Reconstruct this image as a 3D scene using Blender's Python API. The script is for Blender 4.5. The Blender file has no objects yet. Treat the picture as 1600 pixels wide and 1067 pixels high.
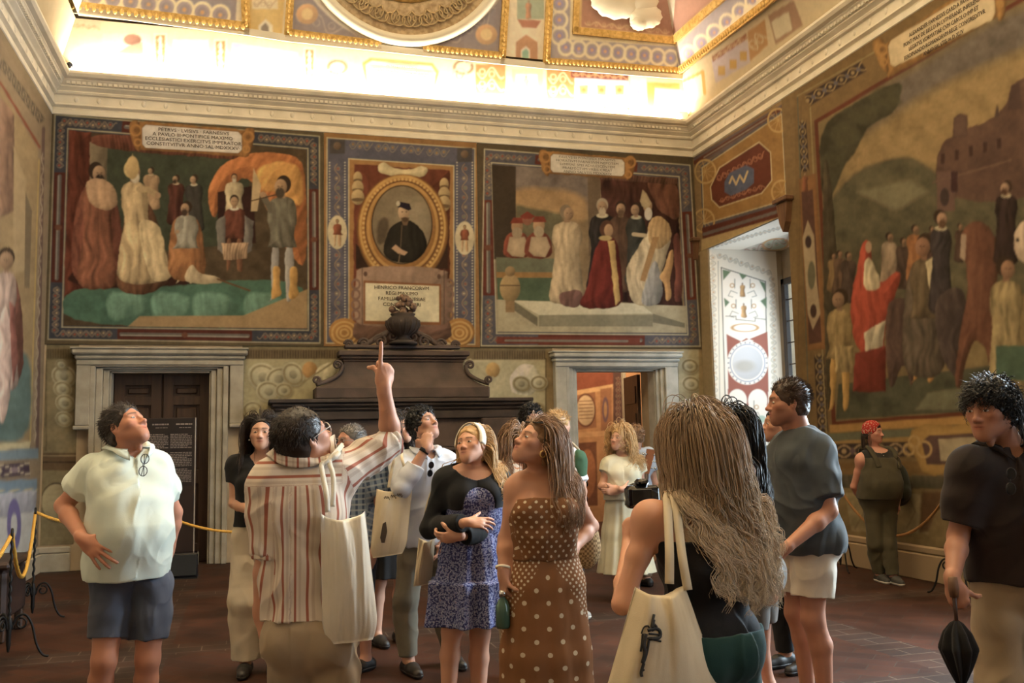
import bpy, math, random
import numpy as np
import openvdb
from mathutils import Vector, Matrix

# ------------------------------------------------------------------ camera, world, exposure
SC = bpy.context.scene
COL = SC.collection
FOCAL, PPX, PPY, EYE = 1452.0, 800.0, 533.5, 1.47
CM = np.array([[0.9631042603466315, -0.008619011551201237, -0.2689905134796541],
       [-0.2683278835440862, -0.10779265100603955, -0.9572778548059292],
       [-0.020744411655166287, 0.9941360354745072, -0.10612828254575017]])
CPOS = np.array([0.0, 0.0, EYE])
cam_data = bpy.data.cameras.new('camera')
cam = bpy.data.objects.new('camera', cam_data)
COL.objects.link(cam)
cam_data.sensor_width = 36.0
cam_data.lens = 36.0 * FOCAL / 1600.0
cam_data.clip_start = 0.05
mw = Matrix.Identity(4)
for i in range(3):
  for j in range(3):
    mw[i][j] = CM[i][j]
mw[2][3] = EYE
cam.matrix_world = mw
SC.camera = cam
SC.view_settings.view_transform = 'Standard'
SC.view_settings.look = 'None'
SC.view_settings.gamma = 1.0
SC.view_settings.use_curve_mapping = False
SC.view_settings.exposure = 0.08

wd = bpy.data.worlds.new('sky')
SC.world = wd
wd.use_nodes = True
wd.node_tree.nodes['Background'].inputs[0].default_value = (0.78, 0.90, 1.0, 1)
wd.node_tree.nodes['Background'].inputs[1].default_value = 2.6

# room: the back wall is Y = D, the side walls X = XL and X = XR, the floor Z = 0
D, XL, XR, YF = 12.62, -2.504, 6.509, -4.0
ZC, ZLIP, PC = 5.764, 6.24, 0.257          # underside of the cornice, its lip, its projection


def ray(x, y):
  return CM @ np.array([(x - PPX) / FOCAL, -(y - PPY) / FOCAL, -1.0])


def at_y(x, y, Y):
  r = ray(x, y)
  return CPOS + r * (Y / r[1])


def at_x(x, y, X):
  r = ray(x, y)
  return CPOS + r * (X / r[0])


def at_z(x, y, Z=0.0):
  r = ray(x, y)
  return CPOS + r * ((Z - EYE) / r[2])


def proj(P):
  c = CM.T @ (np.asarray(P, float) - CPOS)
  return PPX - c[0] / c[2] * FOCAL, PPY + c[1] / c[2] * FOCAL


def area(name, loc, direction, sx, sy, power, color, spread=180):
  l = bpy.data.lights.new(name, 'AREA')
  l.shape = 'RECTANGLE'
  l.size, l.size_y = sx, sy
  l.energy = power
  l.color = color
  l.spread = math.radians(spread)
  o = bpy.data.objects.new(name, l)
  COL.objects.link(o)
  o.location = loc
  o.rotation_euler = Vector(direction).to_track_quat('-Z', 'Y').to_euler()
  return o


# cove strips hidden on the cornice ledge, wash the frieze and vault
CW = (1.0, 0.88, 0.68)
area('cove_strip_back', ((XL + XR) / 2, D - .20, 6.257), (0, .22, 1), XR - XL - .6, .04, 290, CW)
area('cove_strip_right', (XR - .20, (YF + D) / 2, 6.257), (.22, 0, 1), .04, D - YF - .6, 1150, CW)
area('cove_strip_left', (XL + .20, (YF + D) / 2, 6.257), (-.22, 0, 1), .04, D - YF - .6, 1150, CW)
# daylight through the three windows of the right wall
DAY = (0.74, 0.89, 1.0)
area('daylight_niche', (7.60, 11.2, 2.4), (-1, .15, -.15), 1.5, 2.6, 56, DAY)
area('daylight_side', (XR + .05, 5.0, 2.9), (-1, -.10, -.26), 2.1, 3.8, 480, DAY, 125)
area('daylight_rear', (XR + .05, -1.1, 2.9), (-1, .25, -.25), 2.0, 3.8, 75, DAY, 140)
# lamp of the room behind
area('next_room_lamp', (6.0, D + 1.6, 4.1), (0, .3, -1), 1.6, 1.0, 150, (1.0, .78, .50))

# ------------------------------------------------------------------ materials and mesh helpers
def nt_mat(name, color=(0.8, 0.8, 0.8), rough=0.6, metal=0.0, spec=0.5):
  m = bpy.data.materials.new(name)
  m.use_nodes = True
  b = m.node_tree.nodes['Principled BSDF']
  b.inputs['Base Color'].default_value = (*color, 1)
  b.inputs['Roughness'].default_value = rough
  b.inputs['Metallic'].default_value = metal
  b.inputs['Specular IOR Level'].default_value = spec
  return m


def nodes_of(m):
  return m.node_tree.nodes, m.node_tree.links, m.node_tree.nodes['Principled BSDF']


def add_bump(m, scale=120.0, strength=0.25, dist=0.002, detail=4.0, stretch=(1, 1, 1)):
  n, l, b = nodes_of(m)
  tc = n.new('ShaderNodeTexCoord')
  mp = n.new('ShaderNodeMapping')
  mp.inputs['Scale'].default_value = stretch
  no = n.new('ShaderNodeTexNoise')
  no.inputs['Scale'].default_value = scale
  no.inputs['Detail'].default_value = detail
  bp = n.new('ShaderNodeBump')
  bp.inputs['Strength'].default_value = strength
  bp.inputs['Distance'].default_value = dist
  l.new(tc.outputs['Object'], mp.inputs[0])
  l.new(mp.outputs[0], no.inputs['Vector'])
  l.new(no.outputs['Fac'], bp.inputs['Height'])
  l.new(bp.outputs[0], b.inputs['Normal'])
  return m


def vary(m, c1, c2, scale=6.0, detail=5.0, lo=0.35, hi=0.65, stretch=(1, 1, 1)):
  """base colour mottled between two colours by noise"""
  n, l, b = nodes_of(m)
  tc = n.new('ShaderNodeTexCoord')
  mp = n.new('ShaderNodeMapping')
  mp.inputs['Scale'].default_value = stretch
  no = n.new('ShaderNodeTexNoise')
  no.inputs['Scale'].default_value = scale
  no.inputs['Detail'].default_value = detail
  cr = n.new('ShaderNodeValToRGB')
  cr.color_ramp.elements[0].position = lo
  cr.color_ramp.elements[1].position = hi
  cr.color_ramp.elements[0].color = (*c1, 1)
  cr.color_ramp.elements[1].color = (*c2, 1)
  l.new(tc.outputs['Object'], mp.inputs[0])
  l.new(mp.outputs[0], no.inputs['Vector'])
  l.new(no.outputs['Fac'], cr.inputs[0])
  l.new(cr.outputs[0], b.inputs['Base Color'])
  return m


def attr_mat(name, rough=0.7, attr='paint', spec=0.3, grain=0.0):
  m = nt_mat(name, rough=rough, spec=spec)
  n, l, b = nodes_of(m)
  a = n.new('ShaderNodeAttribute')
  a.attribute_name = attr
  l.new(a.outputs['Color'], b.inputs['Base Color'])
  if grain:
    add_bump(m, 40.0, grain, 0.004)
  return m


def srgb(r, g, b):
  """0-255 photograph-like colour to linear"""
  out = []
  for c in (r, g, b):
    c = c / 255.0
    out.append(c / 12.92 if c <= 0.04045 else ((c + 0.055) / 1.055) ** 2.4)
  return tuple(out)


def link(name, me, mat=None, parent=None):
  o = bpy.data.objects.new(name, me)
  COL.objects.link(o)
  if mat is not None:
    for m in (mat if isinstance(mat, (list, tuple)) else [mat]):
      me.materials.append(m)
  if parent is not None:
    o.parent = parent
    o.matrix_parent_inverse = parent.matrix_world.inverted()
  return o


def mesh_np(name, verts, faces, smooth=True):
  """faces: (n,4) or (n,3) int array, or a list of such arrays"""
  me = bpy.data.meshes.new(name)
  V = np.asarray(verts, np.float32)
  groups = faces if isinstance(faces, list) else [faces]
  groups = [np.asarray(g, np.int32) for g in groups if len(g)]
  nf = sum(len(g) for g in groups)
  nl = sum(g.size for g in groups)
  me.vertices.add(len(V))
  me.vertices.foreach_set('co', V.ravel())
  me.loops.add(nl)
  me.polygons.add(nf)
  me.loops.foreach_set('vertex_index', np.concatenate([g.ravel() for g in groups]))
  starts, tot, s = [], [], 0
  for g in groups:
    k = g.shape[1]
    starts.append(np.arange(len(g)) * k + s)
    s += g.size
  me.polygons.foreach_set('loop_start', np.concatenate(starts).astype(np.int32))
  me.polygons.foreach_set('use_smooth', np.full(nf, smooth))
  me.update(calc_edges=True)
  me.validate()
  return me


def set_paint(me, rgb, attr='paint'):
  a = me.color_attributes.new(attr, 'FLOAT_COLOR', 'POINT')
  c = np.ones((len(me.vertices), 4), np.float32)
  c[:, :3] = rgb
  a.data.foreach_set('color', c.ravel())


def tag(o, label=None, cat=None, group=None, kind=None):
  if label: o['label'] = label
  if cat: o['category'] = cat
  if group: o['group'] = group
  if kind: o['kind'] = kind
  return o


def empty(name, loc, label=None, cat=None, group=None):
  o = bpy.data.objects.new(name, None)
  COL.objects.link(o)
  o.location = loc
  o.empty_display_size = 0.1
  o.matrix_world = Matrix.Translation(Vector(loc))
  return tag(o, label, cat, group)


class MB:
  """collects simple solids into one mesh"""
  def __init__(self):
    self.v, self.f3, self.f4, self.n = [], [], [], 0

  def add(self, v, f4=None, f3=None):
    v = np.asarray(v, float)
    if f4 is not None and len(f4): self.f4.append(np.asarray(f4) + self.n)
    if f3 is not None and len(f3): self.f3.append(np.asarray(f3) + self.n)
    self.v.append(v)
    self.n += len(v)
    return self

  def box(self, lo, hi, bev=0.0):
    lo, hi = np.minimum(lo, hi).astype(float), np.maximum(lo, hi).astype(float)
    if bev <= 0:
      x0, y0, z0 = lo; x1, y1, z1 = hi
      v = [(x0, y0, z0), (x1, y0, z0), (x1, y1, z0), (x0, y1, z0), (x0, y0, z1), (x1, y0, z1), (x1, y1, z1), (x0, y1, z1)]
      return self.add(v, [(0, 3, 2, 1), (4, 5, 6, 7), (0, 1, 5, 4), (1, 2, 6, 5), (2, 3, 7, 6), (3, 0, 4, 7)])
    b = min(bev, 0.45 * float(np.min(hi - lo)))
    V, idx = [], {}
    for sx in (0, 1):
      for sy in (0, 1):
        for sz in (0, 1):
          c = [hi[k] if s else lo[k] for k, s in enumerate((sx, sy, sz))]
          for ax in range(3):
            p = list(c)
            for k, s in enumerate((sx, sy, sz)):
              if k != ax: p[k] += -b if s else b
            idx[(sx, sy, sz, ax)] = len(V); V.append(p)
    f4, f3 = [], []
    I = idx
    def q(*a): f4.append(a)
    for ax in range(3):
      o1, o2 = [k for k in range(3) if k != ax]
      for s in (0, 1):
        loop = []
        for (a, c) in ((0, 0), (1, 0), (1, 1), (0, 1)):
          t = [0, 0, 0]; t[ax] = s; t[o1] = a; t[o2] = c
          loop.append(I[(*t, ax)])
        q(*loop)
    for ax in range(3):          # edges parallel to ax
      o1, o2 = [k for k in range(3) if k != ax]
      for a in (0, 1):
        for c in (0, 1):
          t0 = [0, 0, 0]; t0[o1] = a; t0[o2] = c
          t1 = list(t0); t1[ax] = 1
          q(I[(*t0, o1)], I[(*t1, o1)], I[(*t1, o2)], I[(*t0, o2)])
    for sx in (0, 1):
      for sy in (0, 1):
        for sz in (0, 1):
          f3.append((I[(sx, sy, sz, 0)], I[(sx, sy, sz, 1)], I[(sx, sy, sz, 2)]))
    return self.add(V, f4, f3)

  def tube(self, pts, r, n=8, cap=True):
    V, F, F3 = tube_arrays(np.asarray(pts, float), r, n, cap)
    return self.add(V, F, F3)

  def lathe(self, prof, origin=(0, 0, 0), n=24, axis=(0, 0, 1)):
    """prof: list of (radius, height)"""
    ax = np.asarray(axis, float); ax = ax / np.linalg.norm(ax)
    t = np.array([1.0, 0, 0]) if abs(ax[0]) < 0.9 else np.array([0, 1.0, 0])
    u = np.cross(ax, t); u /= np.linalg.norm(u); w = np.cross(ax, u)
    th = np.arange(n) * 2 * math.pi / n
    V = []
    for r, h in prof:
      V.append(np.asarray(origin) + ax * h + r * (np.cos(th)[:, None] * u + np.sin(th)[:, None] * w))
    V = np.concatenate(V)
    m = len(prof); F = []
    for i in range(m - 1):
      a = i * n + np.arange(n); b = i * n + (np.arange(n) + 1) % n
      F.append(np.stack([a, b, b + n, a + n], 1))
    return self.add(V, np.concatenate(F))

  def prism(self, poly, depth_vec):
    """convex-ish outline (n,3) pushed along depth_vec; side walls plus fan caps"""
    P = np.asarray(poly, float); n = len(P); d = np.asarray(depth_vec, float)
    V = np.concatenate([P, P + d, [P.mean(0)], [P.mean(0) + d]])
    i = np.arange(n); j = (i + 1) % n
    F = np.stack([i, j, j + n, i + n], 1)
    T = np.concatenate([np.stack([j, i, np.full(n, 2 * n)], 1), np.stack([i + n, j + n, np.full(n, 2 * n + 1)], 1)])
    return self.add(V, F, T)

  def sphere(self, c, r, nu=16, nv=10, R=None):
    r = np.asarray(r, float) * np.ones(3)
    th = np.arange(nu) * 2 * math.pi / nu
    ph = np.linspace(0, math.pi, nv + 1)
    V = np.stack([np.outer(np.sin(ph), np.cos(th)), np.outer(np.sin(ph), np.sin(th)), np.outer(np.cos(ph), np.ones(nu))], -1).reshape(-1, 3) * r
    if R is not None: V = V @ np.asarray(R).T
    V = V + np.asarray(c)
    F = []
    for i in range(nv):
      a = i * nu + np.arange(nu); b = i * nu + (np.arange(nu) + 1) % nu
      F.append(np.stack([a, a + nu, b + nu, b], 1))
    return self.add(V, np.concatenate(F))

  def build(self, name, mat=None, parent=None, smooth=False):
    V = np.concatenate(self.v)
    fs = []
    if self.f4: fs.append(np.concatenate(self.f4))
    if self.f3: fs.append(np.concatenate(self.f3))
    me = mesh_np(name, V, fs, smooth)
    return link(name, me, mat, parent)


def unit(v):
  v = np.asarray(v, float)
  return v / (np.linalg.norm(v) + 1e-12)


def tube_arrays(P, r, n=8, cap=True):
  m = len(P)
  r = np.broadcast_to(np.asarray(r, float), (m,))
  T = np.gradient(P, axis=0)
  T /= np.linalg.norm(T, axis=1)[:, None] + 1e-12
  ref = np.array([0.13, 0.27, 0.95])
  if abs(T[0] @ unit(ref)) > 0.9: ref = np.array([0.95, 0.1, 0.2])
  A = np.zeros_like(P)
  a = unit(np.cross(T[0], ref))
  for i in range(m):
    a = unit(a - T[i] * (a @ T[i]))
    A[i] = a
  B = np.cross(T, A)
  th = np.arange(n) * 2 * math.pi / n
  V = P[:, None, :] + r[:, None, None] * (np.cos(th)[None, :, None] * A[:, None, :] + np.sin(th)[None, :, None] * B[:, None, :])
  V = V.reshape(-1, 3)
  F = []
  i = np.arange(m - 1)[:, None] * n
  k = np.arange(n)[None, :]; k2 = (k + 1) % n
  F = np.stack([i + k, i + k2, i + n + k2, i + n + k], -1).reshape(-1, 4)
  F3 = None
  if cap:
    V = np.concatenate([V, [P[0]], [P[-1]]])
    kk = np.arange(n); kk2 = (kk + 1) % n
    F3 = np.concatenate([np.stack([kk2, kk, np.full(n, m * n)], 1),
              np.stack([(m - 1) * n + kk, (m - 1) * n + kk2, np.full(n, m * n + 1)], 1)])
  return V, F, F3


def strands_mesh(name, S, rad, sides=3, mat=None, parent=None, tip=0.35, tone=None):
  """S: (ns, m, 3) strand paths -> one mesh of thin tapering tubes"""
  ns, m, _ = S.shape
  T = np.gradient(S, axis=1)
  T /= np.linalg.norm(T, axis=2, keepdims=True) + 1e-9
  ref = np.array([0.31, 0.52, 0.79])
  A = np.cross(T, ref); A /= np.linalg.norm(A, axis=2, keepdims=True) + 1e-9
  B = np.cross(T, A)
  rr = np.asarray(rad) * np.ones(ns)
  prof = np.interp(np.linspace(0, 1, m), [0, 0.08, 0.75, 1.0], [0.7, 1.0, 0.9, tip])
  R = rr[:, None] * prof[None, :]
  th = np.arange(sides) * 2 * math.pi / sides
  V = S[:, :, None, :] + R[:, :, None, None] * (np.cos(th)[None, None, :, None] * A[:, :, None, :] + np.sin(th)[None, None, :, None] * B[:, :, None, :])
  V = V.reshape(-1, 3)
  s = (np.arange(ns) * m * sides)[:, None, None]
  i = (np.arange(m - 1) * sides)[None, :, None]
  k = np.arange(sides)[None, None, :]
  k2 = (k + 1) % sides
  F = np.stack(np.broadcast_arrays(s + i + k, s + i + k2, s + i + sides + k2, s + i + sides + k), -1).reshape(-1, 4)
  me = mesh_np(name, V, F, True)
  hv = np.zeros((ns, m, sides, 3), np.float32)
  hv[..., 0] = np.linspace(0, 1, m)[None, :, None]
  rv = np.random.default_rng(ns).uniform(0, 1, ns)
  hv[..., 1] = (rv if tone is None else 0.6 * tone + 0.4 * rv)[:, None, None]
  at = me.attributes.new('strand', 'FLOAT_VECTOR', 'POINT')
  at.data.foreach_set('vector', hv.ravel())
  return link(name, me, mat, parent)


def catmull(P, n):
  P = np.asarray(P, float)
  Q = np.concatenate([[2 * P[0] - P[1]], P, [2 * P[-1] - P[-2]]])
  out = []
  segs = len(P) - 1
  for t in np.linspace(0, segs, n):
    i = min(int(t), segs - 1); u = t - i
    a, b, c, d = Q[i], Q[i + 1], Q[i + 2], Q[i + 3]
    out.append(0.5 * ((2 * b) + (c - a) * u + (2 * a - 5 * b + 4 * c - d) * u * u + (3 * b - a - 3 * c + d) * u ** 3))
  return np.array(out)


# ------------------------------------------------------------------ smooth noise in numpy
def vnoise(P, scale, seed=0):
  """value noise in [-1,1] at points P (n,3) or (n,2)"""
  P = np.asarray(P, float) * scale
  d = P.shape[-1]
  i0 = np.floor(P).astype(np.int64)
  f = P - i0
  f = f * f * (3 - 2 * f)
  pr = np.array([73856093, 19349663, 83492791][:d], np.int64)
  out = 0.0
  for c in range(2 ** d):
    off = np.array([(c >> k) & 1 for k in range(d)])
    h = ((i0 + off) * pr)
    hh = h[..., 0]
    for k in range(1, d): hh = hh ^ h[..., k]
    hh = (hh ^ (seed * 2654435761)) & 0xffffffff
    hh = ((hh ^ (hh >> 15)) * 2246822519) & 0xffffffff
    hh = ((hh ^ (hh >> 13)) * 3266489917) & 0xffffffff
    hh = (hh ^ (hh >> 16)) & 0xffffff
    val = hh / float(0xffffff) * 2 - 1
    w = 1.0
    for k in range(d): w = w * (f[..., k] if off[k] else 1 - f[..., k])
    out = out + val * w
  return out


def fbm(P, scale, octv=4, seed=0):
  s, a, t = 0.0, 1.0, 0.0
  for o in range(octv):
    s = s + a * vnoise(P, scale * 2 ** o, seed + o * 17); t += a; a *= 0.5
  return s / t


# ------------------------------------------------------------------ distance-field modelling
BIG = 0.09


def smin(a, b, k):
  if k <= 0: return np.minimum(a, b)
  h = np.maximum(k - np.abs(a - b), 0) / k
  return np.minimum(a, b) - h * h * k * 0.25


class Field:
  def __init__(self, lo, hi, vox):
    self.lo = np.asarray(lo, float); self.vox = vox
    self.n = np.ceil((np.asarray(hi) - self.lo) / vox).astype(int) + 1
    self.ax = [self.lo[k] + np.arange(self.n[k]) * vox for k in range(3)]
    self.f = {}

  def get(self, name):
    if name not in self.f: self.f[name] = np.full(self.n, BIG, np.float32)
    return self.f[name]

  def sub(self, lo, hi):
    sl = []
    for k in range(3):
      a = int(np.clip((lo[k] - self.lo[k]) / self.vox - 1, 0, self.n[k] - 1))
      b = int(np.clip((hi[k] - self.lo[k]) / self.vox + 3, a + 1, self.n[k]))
      sl.append(slice(a, b))
    X = self.ax[0][sl[0]][:, None, None]; Y = self.ax[1][sl[1]][None, :, None]; Z = self.ax[2][sl[2]][None, None, :]
    return tuple(sl), X, Y, Z

  def put(self, name, sl, d, k, op='u'):
    A = self.get(name)
    a = A[sl]
    if op == 'u': A[sl] = smin(a, d, k)
    elif op == 's': A[sl] = -smin(-a, d, k)          # subtract
    elif op == 'i': A[sl] = -smin(-a, -d, k)
    return self

  def loft(self, name, secs, k=0.02, op='u', pw=2.0, join=0.0):
    """secs: list of (centre, half width, half depth, right vec, forward vec)"""
    for s0, s1 in zip(secs[:-1], secs[1:]):
      c0, w0, d0, r0, f0 = s0; c1, w1, d1, r1, f1 = s1
      c0 = np.asarray(c0, float); c1 = np.asarray(c1, float)
      m = max(w0, w1, d0, d1) + 0.05 + k
      sl, X, Y, Z = self.sub(np.minimum(c0, c1) - m, np.maximum(c0, c1) + m)
      ax = c1 - c0; L = np.linalg.norm(ax); ax = ax / L
      qx, qy, qz = X - c0[0], Y - c0[1], Z - c0[2]
      t = np.clip((qx * ax[0] + qy * ax[1] + qz * ax[2]) / L, 0, 1)
      w = w0 + (w1 - w0) * t; dp = d0 + (d1 - d0) * t
      ox, oy, oz = qx - t * L * ax[0], qy - t * L * ax[1], qz - t * L * ax[2]
      r = unit(np.asarray(r0) + np.asarray(r1)); fw = unit(np.asarray(f0) + np.asarray(f1))
      r = unit(r - ax * (r @ ax)); fw = unit(fw - ax * (fw @ ax) - r * (fw @ r))
      a = ox * r[0] + oy * r[1] + oz * r[2]
      b = ox * fw[0] + oy * fw[1] + oz * fw[2]
      c = ox * ax[0] + oy * ax[1] + oz * ax[2]
      mn = np.minimum(w, dp)
      if pw == 2.0:
        e = np.sqrt((a / w) ** 2 + (b / dp) ** 2 + (c / mn) ** 2)
      else:
        e = np.sqrt((np.abs(a / w) ** pw + np.abs(b / dp) ** pw) ** (2 / pw) + (c / mn) ** 2)
      d = (e - 1) * mn
      self.put(name, sl, d.astype(np.float32), k, op)
    return self

  def rc(self, name, a, b, ra, rb, k=0.02, op='u'):
    a = np.asarray(a, float); b = np.asarray(b, float)
    m = max(ra, rb) + 0.04 + k
    sl, X, Y, Z = self.sub(np.minimum(a, b) - m, np.maximum(a, b) + m)
    ax = b - a; L2 = ax @ ax + 1e-12
    t = np.clip(((X - a[0]) * ax[0] + (Y - a[1]) * ax[1] + (Z - a[2]) * ax[2]) / L2, 0, 1)
    d = np.sqrt((X - a[0] - t * ax[0]) ** 2 + (Y - a[1] - t * ax[1]) ** 2 + (Z - a[2] - t * ax[2]) ** 2) - (ra + (rb - ra) * t)
    return self.put(name, sl, d.astype(np.float32), k, op)

  def ell(self, name, c, rad, R=None, k=0.02, op='u'):
    """ellipsoid; R columns are its axes"""
    c = np.asarray(c, float); rad = np.asarray(rad, float) * np.ones(3)
    m = rad.max() + 0.04 + k
    sl, X, Y, Z = self.sub(c - m, c + m)
    R = np.eye(3) if R is None else np.asarray(R)
    q = [((X - c[0]) * R[0, i] + (Y - c[1]) * R[1, i] + (Z - c[2]) * R[2, i]) / rad[i] for i in range(3)]
    e = np.sqrt(q[0] ** 2 + q[1] ** 2 + q[2] ** 2)
    d = (e - 1) * rad.min()
    if rad.max() > 1.6 * rad.min(): d = np.where(d > 0, (e - 1) * np.median(rad) * 0.9, d)
    return self.put(name, sl, d.astype(np.float32), k, op)

  def clip(self, name, p, n, soft=0.0):
    """keep the side opposite to n"""
    n = unit(n)
    A = self.get(name)
    X = self.ax[0][:, None, None]; Y = self.ax[1][None, :, None]; Z = self.ax[2][None, None, :]
    d = ((X - p[0]) * n[0] + (Y - p[1]) * n[1] + (Z - p[2]) * n[2]).astype(np.float32)
    self.f[name] = np.maximum(A, np.minimum(d, BIG))
    return self

  def sample(self, name, P):
    A = self.get(name)
    q = (np.asarray(P) - self.lo) / self.vox
    q = np.clip(q, 0, self.n - 1.001)
    i = q.astype(int); f = q - i
    i = np.minimum(i, self.n - 2)
    out = 0
    for c in range(8):
      o = np.array([c & 1, (c >> 1) & 1, (c >> 2) & 1])
      w = np.prod(np.where(o, f, 1 - f), axis=-1)
      out = out + w * A[i[..., 0] + o[0], i[..., 1] + o[1], i[..., 2] + o[2]]
    return out

  def grad(self, name, P, h=0.008):
    g = []
    for k in range(3):
      e = np.zeros(3); e[k] = h
      g.append(self.sample(name, P + e) - self.sample(name, P - e))
    g = np.stack(g, -1)
    return g / (np.linalg.norm(g, axis=-1, keepdims=True) + 1e-9)

  def mesh(self, name, A=None):
    A = self.get(name) if A is None else A
    A = A.astype(np.float32).copy()
    for k in range(3):                      # close at the border
      s = [slice(None)] * 3
      s[k] = 0; A[tuple(s)] = BIG
      s[k] = -1; A[tuple(s)] = BIG
    A = np.clip(A, -BIG, BIG)
    idx = np.argwhere(A < 0.5 * BIG)
    if len(idx) == 0: return np.zeros((0, 3)), [np.zeros((0, 4), int)]
    i0 = np.maximum(idx.min(0) - 2, 0); i1 = idx.max(0) + 3
    A = np.ascontiguousarray(A[i0[0]:i1[0], i0[1]:i1[1], i0[2]:i1[2]])
    g = openvdb.FloatGrid(BIG)
    g.copyFromArray(A)
    g.transform = openvdb.createLinearTransform(voxelSize=self.vox)
    pts, quads = g.convertToQuads(0.0)
    pts = np.asarray(pts, float) + self.lo + i0 * self.vox
    return pts, [np.asarray(quads, np.int64)[:, ::-1]]
# ------------------------------------------------------------------ people
def frame_from(yaw, pitch=0.0, roll=0.0):
  """columns right, forward, up.  yaw 0 faces away from the camera (+Y), 180 faces it, 90 faces -X, -90 faces +X"""
  a = math.radians(yaw)
  f = np.array([-math.sin(a), math.cos(a), 0.0])
  u = np.array([0, 0, 1.0])
  r = np.cross(f, u)
  p = math.radians(pitch)
  f2 = f * math.cos(p) + u * math.sin(p)
  u2 = np.cross(r, f2)
  q = math.radians(roll)                     # positive: head leans to the person's right
  r2 = r * math.cos(q) - u2 * math.sin(q)
  u3 = u2 * math.cos(q) + r * math.sin(q)
  return np.stack([r2, f2, u3], 1)


def head_sdf(F, fld, c, R, s, g=0.0, neck=None, ears=True):
  """c head centre at eye level, R frame, s scale, g 0 male .. 1 female"""
  P = lambda x, y, z: c + R @ (np.array([x, y, z]) * s)
  e = lambda x, y, z, a, b, cc, k=0.02, op='u', RR=None: F.ell(fld, P(x, y, z), np.array([a, b, cc]) * s, R if RR is None else RR, k * s, op)
  e(0, -0.014, 0.034, 0.075, 0.094, 0.085, 0.0)
  e(0, 0.028, -0.028, 0.060 - 0.002 * g, 0.060, 0.078, 0.04)
  for q in (-1, 1):
    F.rc(fld, P(q * 0.052, -0.004, -0.052), P(q * 0.012, 0.064, -0.097), (0.020 - 0.004 * g) * s, (0.019 - 0.003 * g) * s, 0.035 * s)
    e(q * 0.042, 0.054, -0.020, 0.021, 0.022, 0.017, 0.03)
    F.rc(fld, P(q * 0.008, 0.079, 0.021), P(q * 0.044, 0.066, 0.022), (0.013 - 0.004 * g) * s, 0.010 * s, 0.02 * s)
  e(0, 0.068, -0.100, 0.019 - 0.002 * g, 0.018, 0.017, 0.025)
  e(0, 0.070, -0.064, 0.030, 0.022, 0.026, 0.03)
  for q in (-1, 1):
    e(q * 0.032, 0.098, 0.001, 0.019, 0.017, 0.012, 0.014, 's')
    e(q * 0.032, 0.0745, 0.001, 0.0145, 0.0125, 0.011, 0.008)
  nz = 1.0 - 0.14 * g
  F.rc(fld, P(0, 0.082, 0.012), P(0, 0.082 + 0.026 * nz, -0.032), 0.0085 * s, 0.0105 * s, 0.012 * s)
  e(0, 0.086 + 0.024 * nz, -0.034, 0.0115 * nz, 0.012, 0.0105, 0.008)
  for q in (-1, 1): e(q * 0.0125, 0.096, -0.038, 0.009, 0.011, 0.0085, 0.008)
  e(0, 0.0905, -0.0595, 0.022, 0.0085, 0.0062, 0.006)
  e(0, 0.0895, -0.0705, 0.019, 0.0092, 0.0072, 0.006)
  e(0, 0.102, -0.0648, 0.020, 0.010, 0.0016, 0.004, 's')
  if ears:
    for q in (-1, 1):
      e(q * 0.0765, -0.010, -0.006, 0.009, 0.018, 0.031, 0.008)
      e(q * 0.082, -0.004, -0.004, 0.006, 0.009, 0.017, 0.006, 's')
  if neck is not None:
    nr = (0.058 - 0.010 * g) * s
    F.rc(fld, neck, P(0, -0.030, -0.055), nr * 1.08, nr, 0.03)
    if g < 0.5: e(0, 0.020, -0.135, 0.012, 0.012, 0.015, 0.03)


HAND_POSES = {
  'relaxed': dict(c=[(18, 26, 18)] * 4, spread=3, th=(35, 20)),
  'loose': dict(c=[(30, 38, 25), (34, 42, 25), (38, 45, 28), (40, 48, 30)], spread=2, th=(35, 20)),
  'flat': dict(c=[(4, 6, 4)] * 4, spread=5, th=(48, 8)),
  'spread': dict(c=[(6, 10, 8)] * 4, spread=11, th=(62, 6)),
  'fist': dict(c=[(72, 88, 55)] * 4, spread=0, th=(30, 60)),
  'grip': dict(c=[(52, 68, 42)] * 4, spread=1, th=(34, 45)),
  'point': dict(c=[(0, 3, 2), (70, 92, 60), (76, 92, 60), (80, 92, 60)], spread=2, th=(4, 80)),
  'drape': dict(c=[(12, 18, 12), (16, 20, 14), (20, 24, 16), (24, 28, 18)], spread=6, th=(40, 14)),
}


def rot_about(v, ax, deg):
  a = math.radians(deg); ax = unit(ax)
  return v * math.cos(a) + np.cross(ax, v) * math.sin(a) + ax * (ax @ v) * (1 - math.cos(a))


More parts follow.
